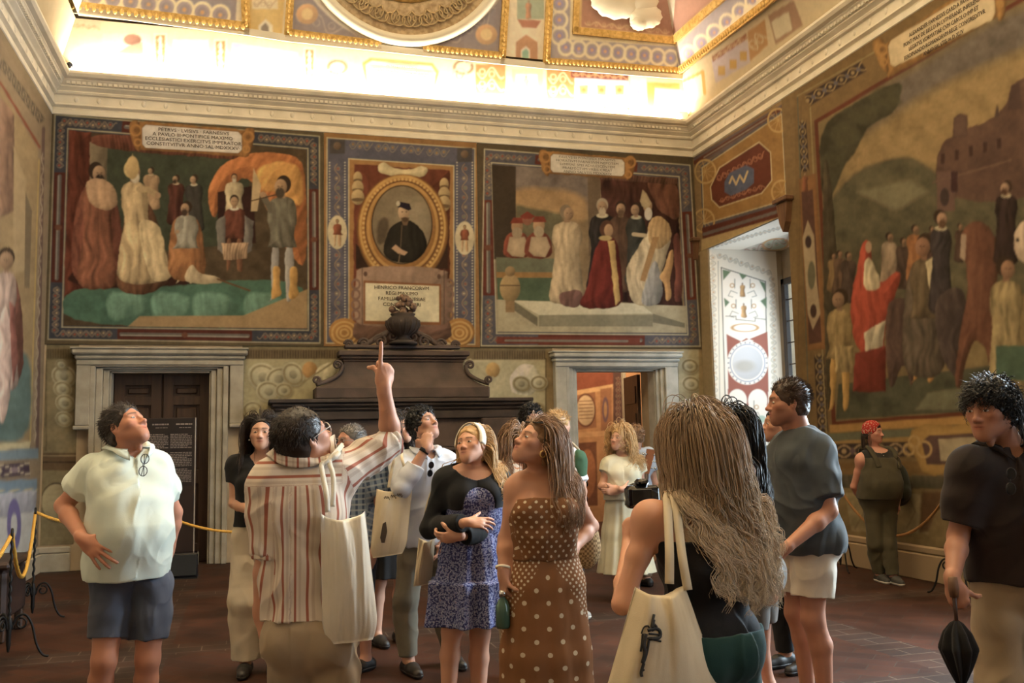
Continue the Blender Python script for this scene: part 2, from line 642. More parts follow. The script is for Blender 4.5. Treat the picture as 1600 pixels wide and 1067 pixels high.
def hand_sdf(F, fld, wrist, d, n, side, pose='relaxed', s=1.0):
  """d finger direction, n the way the palm faces, side 'l' or 'r'"""
  d = unit(d); n = unit(np.asarray(n, float) - d * (np.asarray(n, float) @ d))
  t = np.cross(d, n) if side == 'r' else np.cross(n, d)          # thumb side
  ps = HAND_POSES[pose]
  W = np.asarray(wrist, float)
  P = lambda a, b, c: W + (d * a + t * b + n * c) * s
  R = np.stack([t, d, n], 1)
  F.ell(fld, P(0.050, 0, 0), np.array([0.041, 0.056, 0.0155]) * s, R, 0.012 * s)
  F.rc(fld, P(-0.02, 0, 0), P(0.03, 0, 0), 0.024 * s, 0.023 * s, 0.02 * s)
  F.ell(fld, P(0.035, 0.022, 0.008), np.array([0.018, 0.030, 0.015]) * s, R, 0.012 * s)
  base = [(0.094, 0.029), (0.099, 0.010), (0.095, -0.010), (0.086, -0.028)]
  ln = [(0.042, 0.026, 0.022), (0.046, 0.029, 0.023), (0.043, 0.027, 0.022), (0.034, 0.021, 0.019)]
  rd = [0.0092, 0.0095, 0.0090, 0.0080]
  for i in range(4):
    p = P(base[i][0] - 0.012, base[i][1], 0.0)
    sp = (1.5 - i) * ps['spread']
    v = rot_about(d, n, sp if side == 'l' else -sp)
    v = unit(d * math.cos(math.radians(sp)) + t * math.sin(math.radians(sp)))
    axis = np.cross(v, n)
    r = rd[i] * s
    first = True
    for j in range(3):
      v = unit(rot_about(v, axis, ps['c'][i][j]))
      L = ln[i][j] * s + (0.012 * s if first else 0)
      q = p + v * L
      F.rc(fld, p, q, r, r * 0.93, 0.004 * s if not first else 0.010 * s)
      p, r, first = q, r * 0.93, False
  p = P(0.022, 0.026, 0.004)
  a, c = ps['th']
  v = unit(d * math.cos(math.radians(a)) + t * math.sin(math.radians(a)) + n * 0.25)
  axis = np.cross(v, n)
  r = 0.0115 * s
  for j, L in enumerate((0.042, 0.032, 0.026)):
    if j:
      v = unit(rot_about(v, axis, c * 0.4)); v = unit(rot_about(v, n, (-c if side == 'r' else c) * 0.35 * (1 if side == 'r' else 1)))
    q = p + v * L * s
    F.rc(fld, p, q, r, r * 0.9, 0.008 * s)
    p, r = q, r * 0.9


class Person:
  """a standing figure; joints in metres, most of them read off sight lines at the person's own distance"""

  def __init__(self, label, Y, neck, yaw, vox=0.006, g=0.0, build=1.0, belly=0.0, hyaw=None, hpitch=0.0, hroll=0.0, head=None,
        hs=1.0, skin=(0.42, 0.2, 0.125), J=None, hands=None, h=None, lip=None, beard=0.0, brow=(0.03, 0.018, 0.012), stance=0.0, eye=(0.06, 0.03, 0.015)):
    self.Y, self.yaw, self.g, self.build_, self.vox = Y, yaw, g, build, vox
    n = at_y(neck[0], neck[1], Y + (neck[2] if len(neck) > 2 else 0.0))
    self.h = h if h else n[2] / 0.832
    h = self.h
    T = frame_from(yaw)
    self.T = T
    r, f, u = T[:, 0], T[:, 1], T[:, 2]
    self.r, self.fw = r, f
    self.root = np.array([n[0], n[1], 0.0])
    sw = (0.109 - 0.013 * g) * h * (0.9 + 0.1 * build)
    L = lambda a, b, c: self.root + (r * a + f * b) + u * c
    j = {}
    j['neck'] = n
    j['chest'] = L(0, 0.012 * h, 0.735 * h)
    j['waist'] = L(0, 0.008 * h, 0.615 * h)
    j['pelvis'] = L(0, 0, 0.53 * h)
    hw = 0.048 * h
    for sgn, q in ((1, 'r'), (-1, 'l')):
      j['s' + q] = L(sgn * sw, -0.005 * h, 0.808 * h)
      j['e' + q] = L(sgn * (sw + 0.03 * h), -0.02 * h, 0.632 * h)
      j['w' + q] = L(sgn * (sw + 0.035 * h), 0.035 * h, 0.485 * h)
      j['h' + q] = L(sgn * hw, 0, 0.515 * h)
      j['k' + q] = L(sgn * (hw + 0.006 * h + stance * 0.4), 0.018 * h, 0.285 * h)
      j['a' + q] = L(sgn * (hw + 0.008 * h + stance), -0.008 * h, 0.045 * h)
    Hc = n + unit(0.25 * f + u) * 0.105 * h
    j['head'] = Hc
    for k, v in (J or {}).items():
      if v[0] == 'L': j[k] = L(v[1] * h, v[2] * h, v[3] * h)
      elif v[0] == 'P': j[k] = np.asarray(v[1:], float)
      else: j[k] = at_y(v[0], v[1], Y + (v[2] if len(v) > 2 else 0.0))
      if k in ('sl', 'sr') and v[0] not in ('L', 'P'):
        j[k] = j[k] + unit(n - j[k]) * 0.020 * h - u * 0.010 * h
    if head is not None: j['head'] = at_y(head[0], head[1], Y + (head[2] if len(head) > 2 else 0.0))
    self.j = j
    self.hs = hs * h / 1.75 * 1.0
    self.HR = frame_from(yaw if hyaw is None else hyaw, hpitch, hroll)
    pts = np.array(list(j.values()))
    lo = pts.min(0) - 0.26; hi = pts.max(0) + 0.27
    lo[2] = -0.02
    self.F = Field(lo, hi, vox)
    self.root_o = empty('person', tuple(self.root), label, 'person')
    self.skin, self.beard, self.browc = np.array(skin), beard, np.array(brow)
    self.lip = np.array(lip) if lip is not None else np.array(skin) * np.array([1.0, 0.62, 0.62])
    self.belly, self.eyec = belly, eye
    self.body(hands or {})

  def hp(self, x, y, z):
    return self.j['head'] + self.HR @ (np.array([x, y, z]) * self.hs)

  def torso_secs(self, off=0.0):
    j, h, g, b = self.j, self.h, self.g, self.build_
    r, f = self.r, self.fw
    up = unit(j['neck'] - j['pelvis'])
    be = self.belly
    fem = g
    P = lambda base, q=0.0, z=0.0: j[base] + f * q + up * z
    o = off
    mid = 0.5 * (j['waist'] + j['chest'])
    secs = [
      (P('pelvis', -0.004, -0.035 * h), (0.088 + 0.006 * fem) * h * b + o, 0.062 * h * b + o, r, f),
      (P('pelvis', -0.008, 0.01 * h), (0.094 + 0.006 * fem) * h * b + o, (0.066 + 0.02 * be) * h * b + o, r, f),
      (P('waist', 0.02 * be * h), (0.083 - 0.012 * fem + 0.012 * be) * h * b + o, (0.058 + 0.03 * be) * h * b + o, r, f),
      (mid + f * (0.012 + 0.02 * be) * h, (0.086 - 0.010 * fem + 0.006 * be) * h * b + o, (0.062 + 0.018 * be) * h * b + o, r, f),
      (P('chest', 0.0), (0.097 - 0.012 * fem) * h * b + o, 0.068 * h * b + o, r, f),
      (P('chest', -0.006, 0.048 * h), (0.092 - 0.012 * fem) * h * b + o, 0.054 * h * b + o, r, f),
      (0.5 * (j['sr'] + j['sl']) * 0.55 + 0.45 * j['neck'] + f * 0.004, 0.062 * h * b + o, 0.036 * h * b + o, r, f),
    ]
    return secs

  def torso(self, fld, off=0.0, bust=True):
    F, j, h, g, b = self.F, self.j, self.h, self.g, self.build_
    F.loft(fld, self.torso_secs(off), k=0.03, pw=2.3)
    up = unit(j['neck'] - j['pelvis'])
    for q in 'lr':
      F.rc(fld, j['neck'] - up * 0.034 * h, j['s' + q] - up * 0.006 * h, 0.024 * h + off, (0.028 - 0.003 * g) * h * b + off, 0.045)
      F.rc(fld, j['s' + q], 0.5 * (j['s' + q] + j['chest']), 0.034 * h * b + off, 0.045 * h + off, 0.05)
      sg = 1 if q == 'r' else -1
      if bust and g > 0.5:
        F.ell(fld, j['chest'] + self.r * sg * 0.042 * h + self.fw * 0.052 * h * b - up * 0.006 * h, (0.036 * h * b + off, 0.030 * h * b + off, 0.037 * h * b + off), np.stack([self.r, self.fw, np.cross(self.r, self.fw)], 1), 0.03)
      elif bust:
        F.ell(fld, j['chest'] + self.r * sg * 0.045 * h + self.fw * 0.036 * h * b + up * 0.01 * h, (0.045 * h * b + off, 0.026 * h * b + off, 0.033 * h * b + off), np.stack([self.r, self.fw, np.cross(self.r, self.fw)], 1), 0.04)
      F.ell(fld, j['pelvis'] + self.r * sg * 0.044 * h - self.fw * 0.042 * h * b - up * 0.018 * h, (0.046 * h * b + off, 0.040 * h * b + off, 0.050 * h * b + off), np.stack([self.r, self.fw, np.cross(self.r, self.fw)], 1), 0.04)

  def arm(self, fld, q, off=0.0, t=2.0, k=0.03):
    """t: 0..1 upper arm, 1..2 forearm; flat end at t"""
    F, j, h = self.F, self.j, self.h
    b = (0.75 + 0.25 * self.build_) * (1 - 0.13 * self.g)
    s, e, w = j['s' + q], j['e' + q], j['w' + q]
    ru, rm, re, rf, rw = 0.030 * h * b, 0.0275 * h * b, 0.0225 * h * b, 0.0235 * h * b, 0.0150 * h * b
    tmp = '_arm'
    self.F.f.pop(tmp, None)
    te = min(t, 1.0)
    pe = s + (e - s) * te
    F.rc(tmp, s, s + (e - s) * min(0.45, te), ru + min(off, .014), rm + off, 0.0)
    if te > 0.45: F.rc(tmp, s + (e - s) * 0.45, pe, rm + off, re + off + (1 - te) * (rm - re), 0.02)
    end, d = pe, unit(e - s)
    if t > 1.0:
      tf = t - 1.0
      pm = e + (w - e) * min(0.3, tf)
      F.rc(tmp, e, pm, re + off, rf + off, 0.02)
      if tf > 0.3: F.rc(tmp, pm, e + (w - e) * tf, rf + off, rw + off + (1 - tf) * (rf - rw), 0.02)
      end, d = e + (w - e) * tf, unit(w - e)
    if t < 2.0: F.clip(tmp, end, d)
    A = F.get(fld); F.f[fld] = smin(A, F.get(tmp), k + .02)
    F.f.pop(tmp)
    return end, d

  def leg(self, fld, q, off=0.0, t=2.0, k=0.03, widen=0.0):
    F, j, h = self.F, self.j, self.h
    b = 0.6 + 0.4 * self.build_
    p, kn, a = j['h' + q], j['k' + q], j['a' + q]
    rt, rm, rk, rcf, ra = (0.052 + 0.003 * self.g) * h * b, 0.044 * h * b, 0.031 * h * b, 0.0315 * h * b, 0.0195 * h * b
    tmp = '_leg'
    F.f.pop(tmp, None)
    te = min(t, 1.0)
    F.rc(tmp, p, p + (kn - p) * min(0.4, te), rt + off, rm + off + widen * 0.4, 0.0)
    if te > 0.4: F.rc(tmp, p + (kn - p) * 0.4, p + (kn - p) * te, rm + off + widen * 0.4, rk + off + (1 - te) / 0.6 * (rm - rk) + widen * te, 0.02)
    end, d = p + (kn - p) * te, unit(kn - p)
    if t > 1.0:
      tf = t - 1.0
      pm = kn + (a - kn) * min(0.32, tf) - self.fw * 0.012 * h
      F.rc(tmp, kn, pm, rk + off + widen, rcf + off + widen, 0.03)
      if tf > 0.32: F.rc(tmp, pm, kn + (a - kn) * tf, rcf + off + widen, ra + off + (1 - tf) * (rcf - ra) + widen, 0.02)
      end, d = kn + (a - kn) * tf, unit(a - kn)
    if t < 2.0: F.clip(tmp, end, d)
    A = F.get(fld); F.f[fld] = smin(A, F.get(tmp), k)
    F.f.pop(tmp)

  def body(self, hands):
    F, j, h = self.F, self.j, self.h
    self.torso('body')
    for q in 'lr':
      self.arm('body', q)
      self.leg('body', q)
      a = j['a' + q]
      toe = a + self.fw * 0.098 * h; toe[2] = 0.016
      heel = a - self.fw * 0.024 * h; heel[2] = 0.022
      F.rc('body', heel, toe, 0.021 * h / 1.0 * 0.9, 0.016, 0.03)
      F.rc('body', a, 0.5 * (a + toe), 0.020 * h, 0.016 * h, 0.03)
      w = j['w' + q]
      d0 = unit(w - j['e' + q])
      hd = hands.get(q, {})
      d = np.asarray(hd['d'], float) if 'd' in hd else d0
      n = np.asarray(hd['n'], float) if 'n' in hd else (self.r * (-1 if q == 'r' else 1))
      hand_sdf(F, 'body', w, d, n, q, hd.get('pose', 'relaxed'), (1 - 0.08 * self.g) * h / 1.75)
    head_sdf(F, 'body', j['head'], self.HR, self.hs, self.g, j['neck'] - np.array([0, 0, 0.01 * h]))
    V, Fc = F.mesh('body')
    me = mesh_np('body', V, Fc)
    H = (V - j['head']) @ self.HR / self.hs
    col = np.tile(self.skin, (len(V), 1))
    nz = fbm(V, 9.0, 3, 5)[:, None]
    col = col * (1 + 0.10 * nz)
    x, y, z = H[:, 0], H[:, 1], H[:, 2]
    front = y > 0.03
    near = (np.abs(x) < 0.09) & (y > -0.11) & (z < 0.14) & (z > -0.14)
    def blend(w, c):
      nonlocal col
      w = np.clip(w, 0, 1)[:, None]
      col = col * (1 - w) + np.asarray(c) * w
    ck = np.exp(-(((np.abs(x) - 0.042) / 0.022) ** 2 + ((z + 0.03) / 0.022) ** 2)) * near * front
    blend(ck * 0.28, self.skin * np.array([1.05, 0.72, 0.70]))
    ns = np.exp(-((x / 0.016) ** 2 + ((z + 0.034) / 0.02) ** 2)) * near * (y > 0.09)
    blend(ns * 0.25, self.skin * np.array([1.05, 0.72, 0.70]))
    if self.beard:
      bd = near * (z < -0.035) * (z > -0.15) * (y > -0.02)
      bd = bd * np.clip(((-z - 0.035) / 0.03) + np.clip(np.abs(x) - 0.04, 0, 1) * 20, 0, 1) * np.clip((y + 0.02) * 30, 0, 1)
      blend(bd * self.beard, self.skin * 0.32)
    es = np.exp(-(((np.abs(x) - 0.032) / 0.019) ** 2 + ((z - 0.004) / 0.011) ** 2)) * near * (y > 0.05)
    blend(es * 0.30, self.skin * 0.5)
    arc = 0.0255 - ((np.abs(x) - 0.032) / 0.03) ** 2 * 0.006
    br = near * (y > 0.045) * np.exp(-((z - arc) / (0.0048 - 0.0012 * self.g)) ** 2) * (np.abs(x) > 0.011) * (np.abs(x) < 0.052)
    blend(br * 0.9, self.browc)
    lpw = near * (y > 0.07) * np.exp(-(x / 0.021) ** 4 - ((z + 0.0650) / 0.0105) ** 4)
    blend(lpw * 0.75, self.lip)
    lm = near * (y > 0.07) * np.exp(-(x / 0.021) ** 4 - ((z + 0.0648) / 0.0022) ** 2)
    blend(lm * 0.75, self.lip * 0.3)
    set_paint(me, col.astype(np.float32))
    self.body_o = link('body', me, M_SKIN, self.root_o)
    for q in (-1, 1):
      mb = MB()
      R = self.HR
      cc = self.hp(q * 0.032, 0.0835, 0.0005)
      mb.sphere((0, 0, 0), np.array([0.0125, 0.0065, 0.0052]) * self.hs, 20, 14)
      V0 = np.concatenate(mb.v)
      o = None
      irr = np.sqrt((V0[:, 0] / self.hs) ** 2 + ((V0[:, 2]) / self.hs) ** 2)
      c0 = np.where((irr < 0.0058)[:, None], np.array(self.eyec), np.array([0.62, 0.58, 0.54]))
      c0 = np.where((irr < 0.0024)[:, None], 0.006, c0)
      c0 = np.where((V0[:, 2] > 0.0038 * self.hs)[:, None], 0.02, c0)
      V1 = V0 @ R.T + cc
      me = mesh_np('eye', V1, [np.concatenate(mb.f4)])
      set_paint(me, c0)
      link('eye', me, M_EYE, self.body_o)

  # ---------------- clothing
  def cloth(self, name, fld, mat, fold=0.004, seed=1, fscale=9.0, dirv=None, parent=None, uv=True, label=None, arms=False, yoke=0.0):
    F = self.F
    A = F.get(fld)
    V, Fc = F.mesh(fld, A)
    if fold:
      Lc0 = (V - self.root) @ self.T
      N = F.grad(fld, V, F.vox * 1.5)
      dv = unit(dirv if dirv is not None else (0.25, 0.1, 0.75))
      warp = np.stack([vnoise(V, 5.0, seed), vnoise(V, 5.0, seed + 3), vnoise(V, 5.0, seed + 5)], -1) * 0.07
      Q = V + warp
      Q1 = Q - np.outer(Q @ dv, dv) * 0.62
      sx = np.where(Lc0[:, 0] > 0, 1.0, -1.0)
      d2 = np.stack([0.62 * sx, 0 * sx, -0.6 + 0 * sx], 1) @ self.T.T
      Q2 = Q - d2 * (np.sum(Q * d2, 1) / np.sum(d2 * d2, 1))[:, None] * 0.7
      r1 = 1 - np.abs(fbm(Q1, fscale, 2, seed + 11)) * 3.2
      r2 = 1 - np.abs(fbm(Q2, fscale * 0.9, 2, seed + 21)) * 3.2
      m1 = np.clip(0.5 + 1.4 * vnoise(V, 3.5, seed + 31), 0, 1)
      n = np.clip(r1, -0.5, 1) * m1 + np.clip(r2, -0.5, 1) * (1 - m1) + 0.5 * fbm(Q, fscale * .5, 2, seed + 41)
      V = V + N * (n * fold * 1.5 - fold * .3)[:, None]
    me = mesh_np(name, V, Fc)
    if uv:
      Lc = (V - self.root) @ self.T
      ang = np.arctan2(Lc[:, 0], Lc[:, 1])
      U, W = ang * 0.16, Lc[:, 2].copy()
      if arms:
        for q in 'lr':
          sgn = 1 if q == 'r' else -1
          S_, E_, W_ = self.j['s' + q], self.j['e' + q], self.j['w' + q]
          for a, b, o0 in ((S_, E_, 0.0), (E_, W_, 0.3)):
            ax = b - a; L = np.linalg.norm(ax); ax = ax / L
            t = (V - a) @ ax
            dd = np.linalg.norm(V - a - np.outer(np.clip(t, 0, L), ax), axis=1)
            out = ((V - S_) @ self.r) * sgn > -0.02
            m = (dd < 0.105) & (t > 0.0) & (t < L + .04) & out
            e1 = unit(np.cross(ax, (0.3, 0.9, 0.2))); e2 = np.cross(ax, e1)
            an = np.arctan2((V - a) @ e1, (V - a) @ e2)
            U = np.where(m, an * 0.065, U); W = np.where(m, t + o0, W)
      if yoke:
        m = (Lc[:, 2] > yoke * self.h) & (np.abs(Lc[:, 0]) < 0.105 * self.h)
        U = np.where(m, Lc[:, 2] * 1.0 + 0.02, U)
      at = me.attributes.new('wrap', 'FLOAT_VECTOR', 'POINT')
      at.data.foreach_set('vector', np.stack([U, W, Lc[:, 1]], 1).astype(np.float32).ravel())
    o = link(name, me, mat, parent or self.root_o)
    if label: o['label'] = label
    F.f.pop(fld, None)
    return o

  def top(self, mat, name='shirt', sleeve=0.55, off=0.012, hem=0.50, neckr=0.062, neckdz=0.0, neckfw=0.02, flare=0.02, soff=0.012, collar=False, fold=0.004, seed=1, neck_v=0.0, straps=False, cut=None, parent=None, label=None, low=None, yoke=0.0):
    """hem is a fraction of the height"""
    F, j, h = self.F, self.j, self.h
    fld = 'top'
    F.f.pop(fld, None)
    self.torso(fld, off)
    up = unit(j['neck'] - j['pelvis'])
    if flare:
      c0 = j['waist']; c1 = self.j['pelvis'] + (j['pelvis'] - j['waist']) * 0.25
      b = self.build_
      F.loft(fld, [(j['chest'] + self.fw * 0.004 * h, 0.090 * h * b + off, (0.066) * h * b + off, self.r, self.fw),
            (c0 + self.fw * (0.006 + 0.02 * self.belly) * h, (0.082 + 0.014 * self.belly) * h * b + off + flare, (0.062 + 0.034 * self.belly) * h * b + off + flare, self.r, self.fw),
            (c1, (0.095) * h * b + off + flare, (0.070 + 0.018 * self.belly) * h * b + off + flare, self.r, self.fw)], k=0.03, pw=2.2)
    if hem is not None:
      F.clip(fld, self.root + np.array([0, 0, hem * h]), (0, 0, -1))
    for q in 'lr':
      sl = sleeve[q] if isinstance(sleeve, dict) else sleeve
      if sl > 0: self.arm(fld, q, off + soff, sl, 0.03)
      else:
        # armhole
        F.ell(fld, j['s' + q] + self.r * (0.035 if q == 'r' else -0.035) * h, np.array([0.045, 0.075, 0.075]) * h, self.T, 0.01, 's')
    nc = j['neck'] + up * neckdz * h + self.fw * neckfw
    F.ell(fld, nc, np.array([neckr, neckr * 0.95, neckr]), self.T, 0.006, 's')
    if neck_v:
      F.rc(fld, nc + self.fw * 0.05 - up * 0.0, nc + self.fw * 0.10 - up * neck_v, 0.045, 0.008, 0.006, 's')
    if low is not None:                     # everything above this fraction goes (strapless cut), straps stay
      F.clip(fld, self.root + np.array([0, 0, low * h]), (0, 0, 1))
    if cut: cut(F, fld)
    o = self.cloth(name, fld, mat, fold, seed, dirv=None, parent=parent, label=label, arms=True, yoke=yoke)
    if collar: self.collar(mat, o, off)
    return o

  def collar(self, mat, parent, off):
    """a folded shirt collar standing round the neck, open in front"""
    j, F = self.j, self.F
    hd = unit(0.6 * unit(j['head'] - self.fw * 0.02 - j['neck']) + 0.4 * unit(j['neck'] - j['pelvis']))
    n, m = 64, 9
    ang = np.radians(np.linspace(-158, 158, n))
    c = j['neck'] + hd * 0.008
    f2 = unit(self.fw - hd * (self.fw @ hd)); r2 = np.cross(f2, hd)
    fr = (np.abs(ang) / math.pi) ** 2
    rows = []
    for t in np.linspace(0, 1, m):
      # t 0..0.35 stand, then falls outward
      if t < 0.35: h_, rr = 0.040 * t / 0.35, 0.064 + 0 * fr
      else:
        u = (t - 0.35) / 0.65
        h_, rr = 0.040 - u * (0.046 + 0.030 * fr), 0.066 + u * (0.030 + 0.012 * fr)
      P = c - hd * (0.012 - h_)[..., None] if np.ndim(h_) else c - hd * (0.012 - h_)
      d = -np.cos(ang)[:, None] * f2 + np.sin(ang)[:, None] * r2
      P = P + d * (np.asarray(rr)[:, None] if np.ndim(rr) else rr) + f2 * (0.016 * fr)[:, None] - hd * (0.020 * fr)[:, None]
      rows.append(P)
    S = np.stack(rows, 1)
    low = S[:, 4:]
    for _ in range(3):
      sd = F.sample('body', low.reshape(-1, 3)).reshape(low.shape[:2])
      need = np.maximum(off + 0.012 - sd, 0)
      low += F.grad('body', low.reshape(-1, 3)).reshape(low.shape) * need[..., None]
    S[:, 4:] = low
    N = np.cross(np.gradient(S, axis=0), np.gradient(S, axis=1)); N = unit_rows(N)
    cen = S - c
    if np.mean(np.sum(N * cen, -1)[:, 5:]) < 0: N = -N
    V = np.concatenate([(S + N * 0.002).reshape(-1, 3), (S - N * 0.002).reshape(-1, 3)])
    i = np.arange(n - 1)[:, None] * m; k = np.arange(m - 1)[None, :]
    Q = np.stack(np.broadcast_arrays(i + k, i + m + k, i + m + k + 1, i + k + 1), -1).reshape(-1, 4)
    o0 = n * m
    E = [Q, Q[:, ::-1] + o0]
    a = np.arange(m - 1)
    for e in (0, (n - 1) * m): E.append(np.stack([e + a, e + a + 1, o0 + e + a + 1, o0 + e + a], 1))
    b = np.arange(n - 1) * m
    for e in (0, m - 1): E.append(np.stack([b + e, b + m + e, o0 + b + m + e, o0 + b + e], 1))
    me = mesh_np('collar', V, [np.concatenate(E)])
    at = me.attributes.new('wrap', 'FLOAT_VECTOR', 'POINT')
    at.data.foreach_set('vector', (V * 1.3).astype(np.float32).ravel())
    link('collar', me, mat, parent)


  def pants(self, mat, name='trousers', t=1.93, off=0.012, widen=0.012, top_=0.565, fold=0.004, seed=3, label=None):
    F, j, h, b = self.F, self.j, self.h, self.build_
    fld = 'pants'
    F.f.pop(fld, None)
    F.loft(fld, [s for s in self.torso_secs(off)[:3]], k=0.03, pw=2.3)
    for q in 'lr':
      sg = 1 if q == 'r' else -1
      F.ell(fld, j['pelvis'] + self.r * sg * 0.044 * h - self.fw * 0.042 * h * b - np.array([0, 0, 0.018 * h]), np.array([0.046 * h * b + off, 0.040 * h * b + off, 0.050 * h * b + off]), self.T, 0.04)
    F.clip(fld, self.root + np.array([0, 0, top_ * h]), (0, 0, 1))
    for q in 'lr': self.leg(fld, q, off, t, 0.02, widen)
    return self.cloth(name, fld, mat, fold, seed, dirv=(0, 0, 0.6), label=label)

  def skirt(self, mat, name='skirt', z0=0.60, z1=0.30, w0=None, w1=0.15, d1=None, flute=0.0, nfl=9, fold=0.003, seed=5, label=None, tiers=None, lean=(0, 0), bodyoff=0.01):
    """a hanging skirt from fraction z0 to z1 of the height; w1 half width at the hem, fluted folds"""
    F, j, h, b = self.F, self.j, self.h, self.build_
    fld = 'skirt'
    F.f.pop(fld, None)
    r, f = self.r, self.fw
    base = self.root.copy()
    pz = j['pelvis'][2] / h
    C = lambda z: np.array([*(j['pelvis'][:2] + np.asarray(lean) * (z0 - z)), z * h])
    w0 = w0 or 0.083 * h * b
    d1 = d1 or w1 * 0.85
    zs = [z0 + 0.01, pz + 0.0, 0.6 * pz + 0.4 * z1, z1 - 0.02]
    ws = [w0, max(0.105 * h * b, w0), 0.6 * max(0.105 * h * b, w0) + 0.4 * w1, w1]
    ds = [w0 * 0.8, max(0.088 * h * b, w0 * 0.8), 0.6 * 0.088 * h * b + 0.4 * d1, d1]
    F.loft(fld, [(C(z), w, d, r, f) for z, w, d in zip(zs, ws, ds)], k=0.02, pw=2.0)
    for q in 'lr':
      F.ell(fld, j['pelvis'] + r * (0.044 if q == 'r' else -0.044) * h - f * 0.042 * h * b - np.array([0, 0, 0.018 * h]), np.array([0.046 * h * b + .012, 0.040 * h * b + .012, 0.050 * h * b + .012]), self.T, 0.04)
    F.clip(fld, np.array([0, 0, z1 * h]), (0, 0, -1))
    F.clip(fld, np.array([0, 0, z0 * h]), (0, 0, 1))
    V, Fc = F.mesh(fld)
    if flute:
      cc = np.stack([j['pelvis'][0] + lean[0] * (z0 - V[:, 2] / h), j['pelvis'][1] + lean[1] * (z0 - V[:, 2] / h)], 1)
      dx = V[:, :2] - cc
      ang = np.arctan2(dx[:, 1], dx[:, 0])
      rad = np.linalg.norm(dx, axis=1)
      t = np.clip((z0 * h - V[:, 2]) / ((z0 - z1) * h), 0, 1)
      ww = np.sin(ang * nfl + 1.3 * vnoise(np.stack([ang * 1.7, V[:, 2] * 2.0], 1), 1.0, seed)) + 0.5 * np.sin(ang * nfl * 1.73 + 1.0 + seed)
      k = 1 + flute * t * ww * np.clip(rad / 0.1, 0, 1) / 0.15 * 0.15
      if tiers:
        for zt in tiers:
          tt = np.clip((zt * h - V[:, 2]) / 0.012, 0, 1) * np.exp(-np.clip(zt * h - V[:, 2], 0, 9) / 0.25)
          k = k + 0.17 * tt * (rad > 0.05)
      V = V.copy()
      V[:, 0] = cc[:, 0] + dx[:, 0] * k; V[:, 1] = cc[:, 1] + dx[:, 1] * k
    if fold:
      N = F.grad(fld, V, F.vox * 1.5)
      V = V + N * (fbm(V * np.array([1, 1, 0.3]), 14.0, 3, seed) * fold)[:, None]
    me = mesh_np(name, V, Fc)
    Lc = (V - self.root) @ self.T
    ang = np.arctan2(Lc[:, 0], Lc[:, 1])
    at = me.attributes.new('wrap', 'FLOAT_VECTOR', 'POINT')
    at.data.foreach_set('vector', np.stack([ang * 0.16, Lc[:, 2], Lc[:, 1]], 1).astype(np.float32).ravel())
    o = link(name, me, mat, self.root_o)
    if label: o['label'] = label
    F.f.pop(fld)
    return o

  def shoes(self, mat, sole=None, name='shoe'):
    h = self.h
    for q in 'lr':
      F2 = Field(self.j['a' + q] - np.array([0.2, 0.2, 0.2]), self.j['a' + q] + np.array([0.22, 0.22, 0.12]), 0.005)
      a = self.j['a' + q]
      toe = a + self.fw * 0.100 * h; toe[2] = 0.030
      mid = a + self.fw * 0.045 * h; mid[2] = 0.040
      heel = a - self.fw * 0.022 * h; heel[2] = 0.038
      F2.rc('s', heel, mid, 0.039, 0.042, 0.0); F2.rc('s', mid, toe, 0.041, 0.032, 0.02)
      F2.rc('s', heel, a + np.array([0, 0, 0.0]), 0.04, 0.036, 0.02)
      F2.clip('s', (0, 0, 0.014), (0, 0, -1)); F2.clip('s', (0, 0, 0.085), (0, 0, 1))
      V, Fc = F2.mesh('s')
      o = link(name, mesh_np(name, V, Fc), mat, self.root_o)
      F2.rc('t', heel, toe, 0.042, 0.036, 0.0); F2.rc('t', heel, mid, 0.042, 0.046, 0.02)
      F2.clip('t', (0, 0, 0.001), (0, 0, -1)); F2.clip('t', (0, 0, 0.026), (0, 0, 1))
      V, Fc = F2.mesh('t')
      link('sole', mesh_np('sole', V, Fc), sole or mat, o)

  # ---------------- hair
  def hair_cap(self, mat, thick=0.012, line=0.052, back=-0.075, side=0.0, name='hair', lumps=0.004, seed=2, parent=None, volume=(0, 0, 0), vox=0.004, fscale=38.0):
    """a cap over the skull; line = hairline height in front, back = how low it comes at the nape"""
    s = self.hs
    c, R = self.j['head'], self.HR
    F2 = Field(c - 0.19 * s, c + 0.19 * s, vox)
    P = lambda x, y, z: c + R @ (np.array([x, y, z]) * s)
    t = thick
    F2.ell('h', P(0, -0.014 + volume[1] * 0.3, 0.034 + volume[2] * 0.4), np.array([0.075 + t + volume[0], 0.094 + t + abs(volume[1]), 0.085 + t * 1.05 + volume[2]]) * s, R, 0)
    F2.ell('h', P(0, -0.045, -0.03), np.array([0.062 + t, 0.055 + t * 0.8, 0.07]) * s, R, 0.03 * s)
    # face opening
    F2.ell('h', P(0, 0.098, line - 0.105), np.array([0.078, 0.075, 0.108]) * s, R, 0.012 * s, 's')
    F2.ell('h', P(0, 0.06, -0.085), np.array([0.12, 0.085 - side, 0.085]) * s, R, 0.01 * s, 's')
    F2.clip('h', P(0, 0, back), -R[:, 2])
    V, Fc = F2.mesh('h')
    if lumps:
      N = F2.grad('h', V, 0.006)
      V = V + N * (fbm(V, fscale, 3, seed) * lumps * 1.6)[:, None]
    o = link(name, mesh_np(name, V, Fc), mat, parent or self.root_o)
    return o

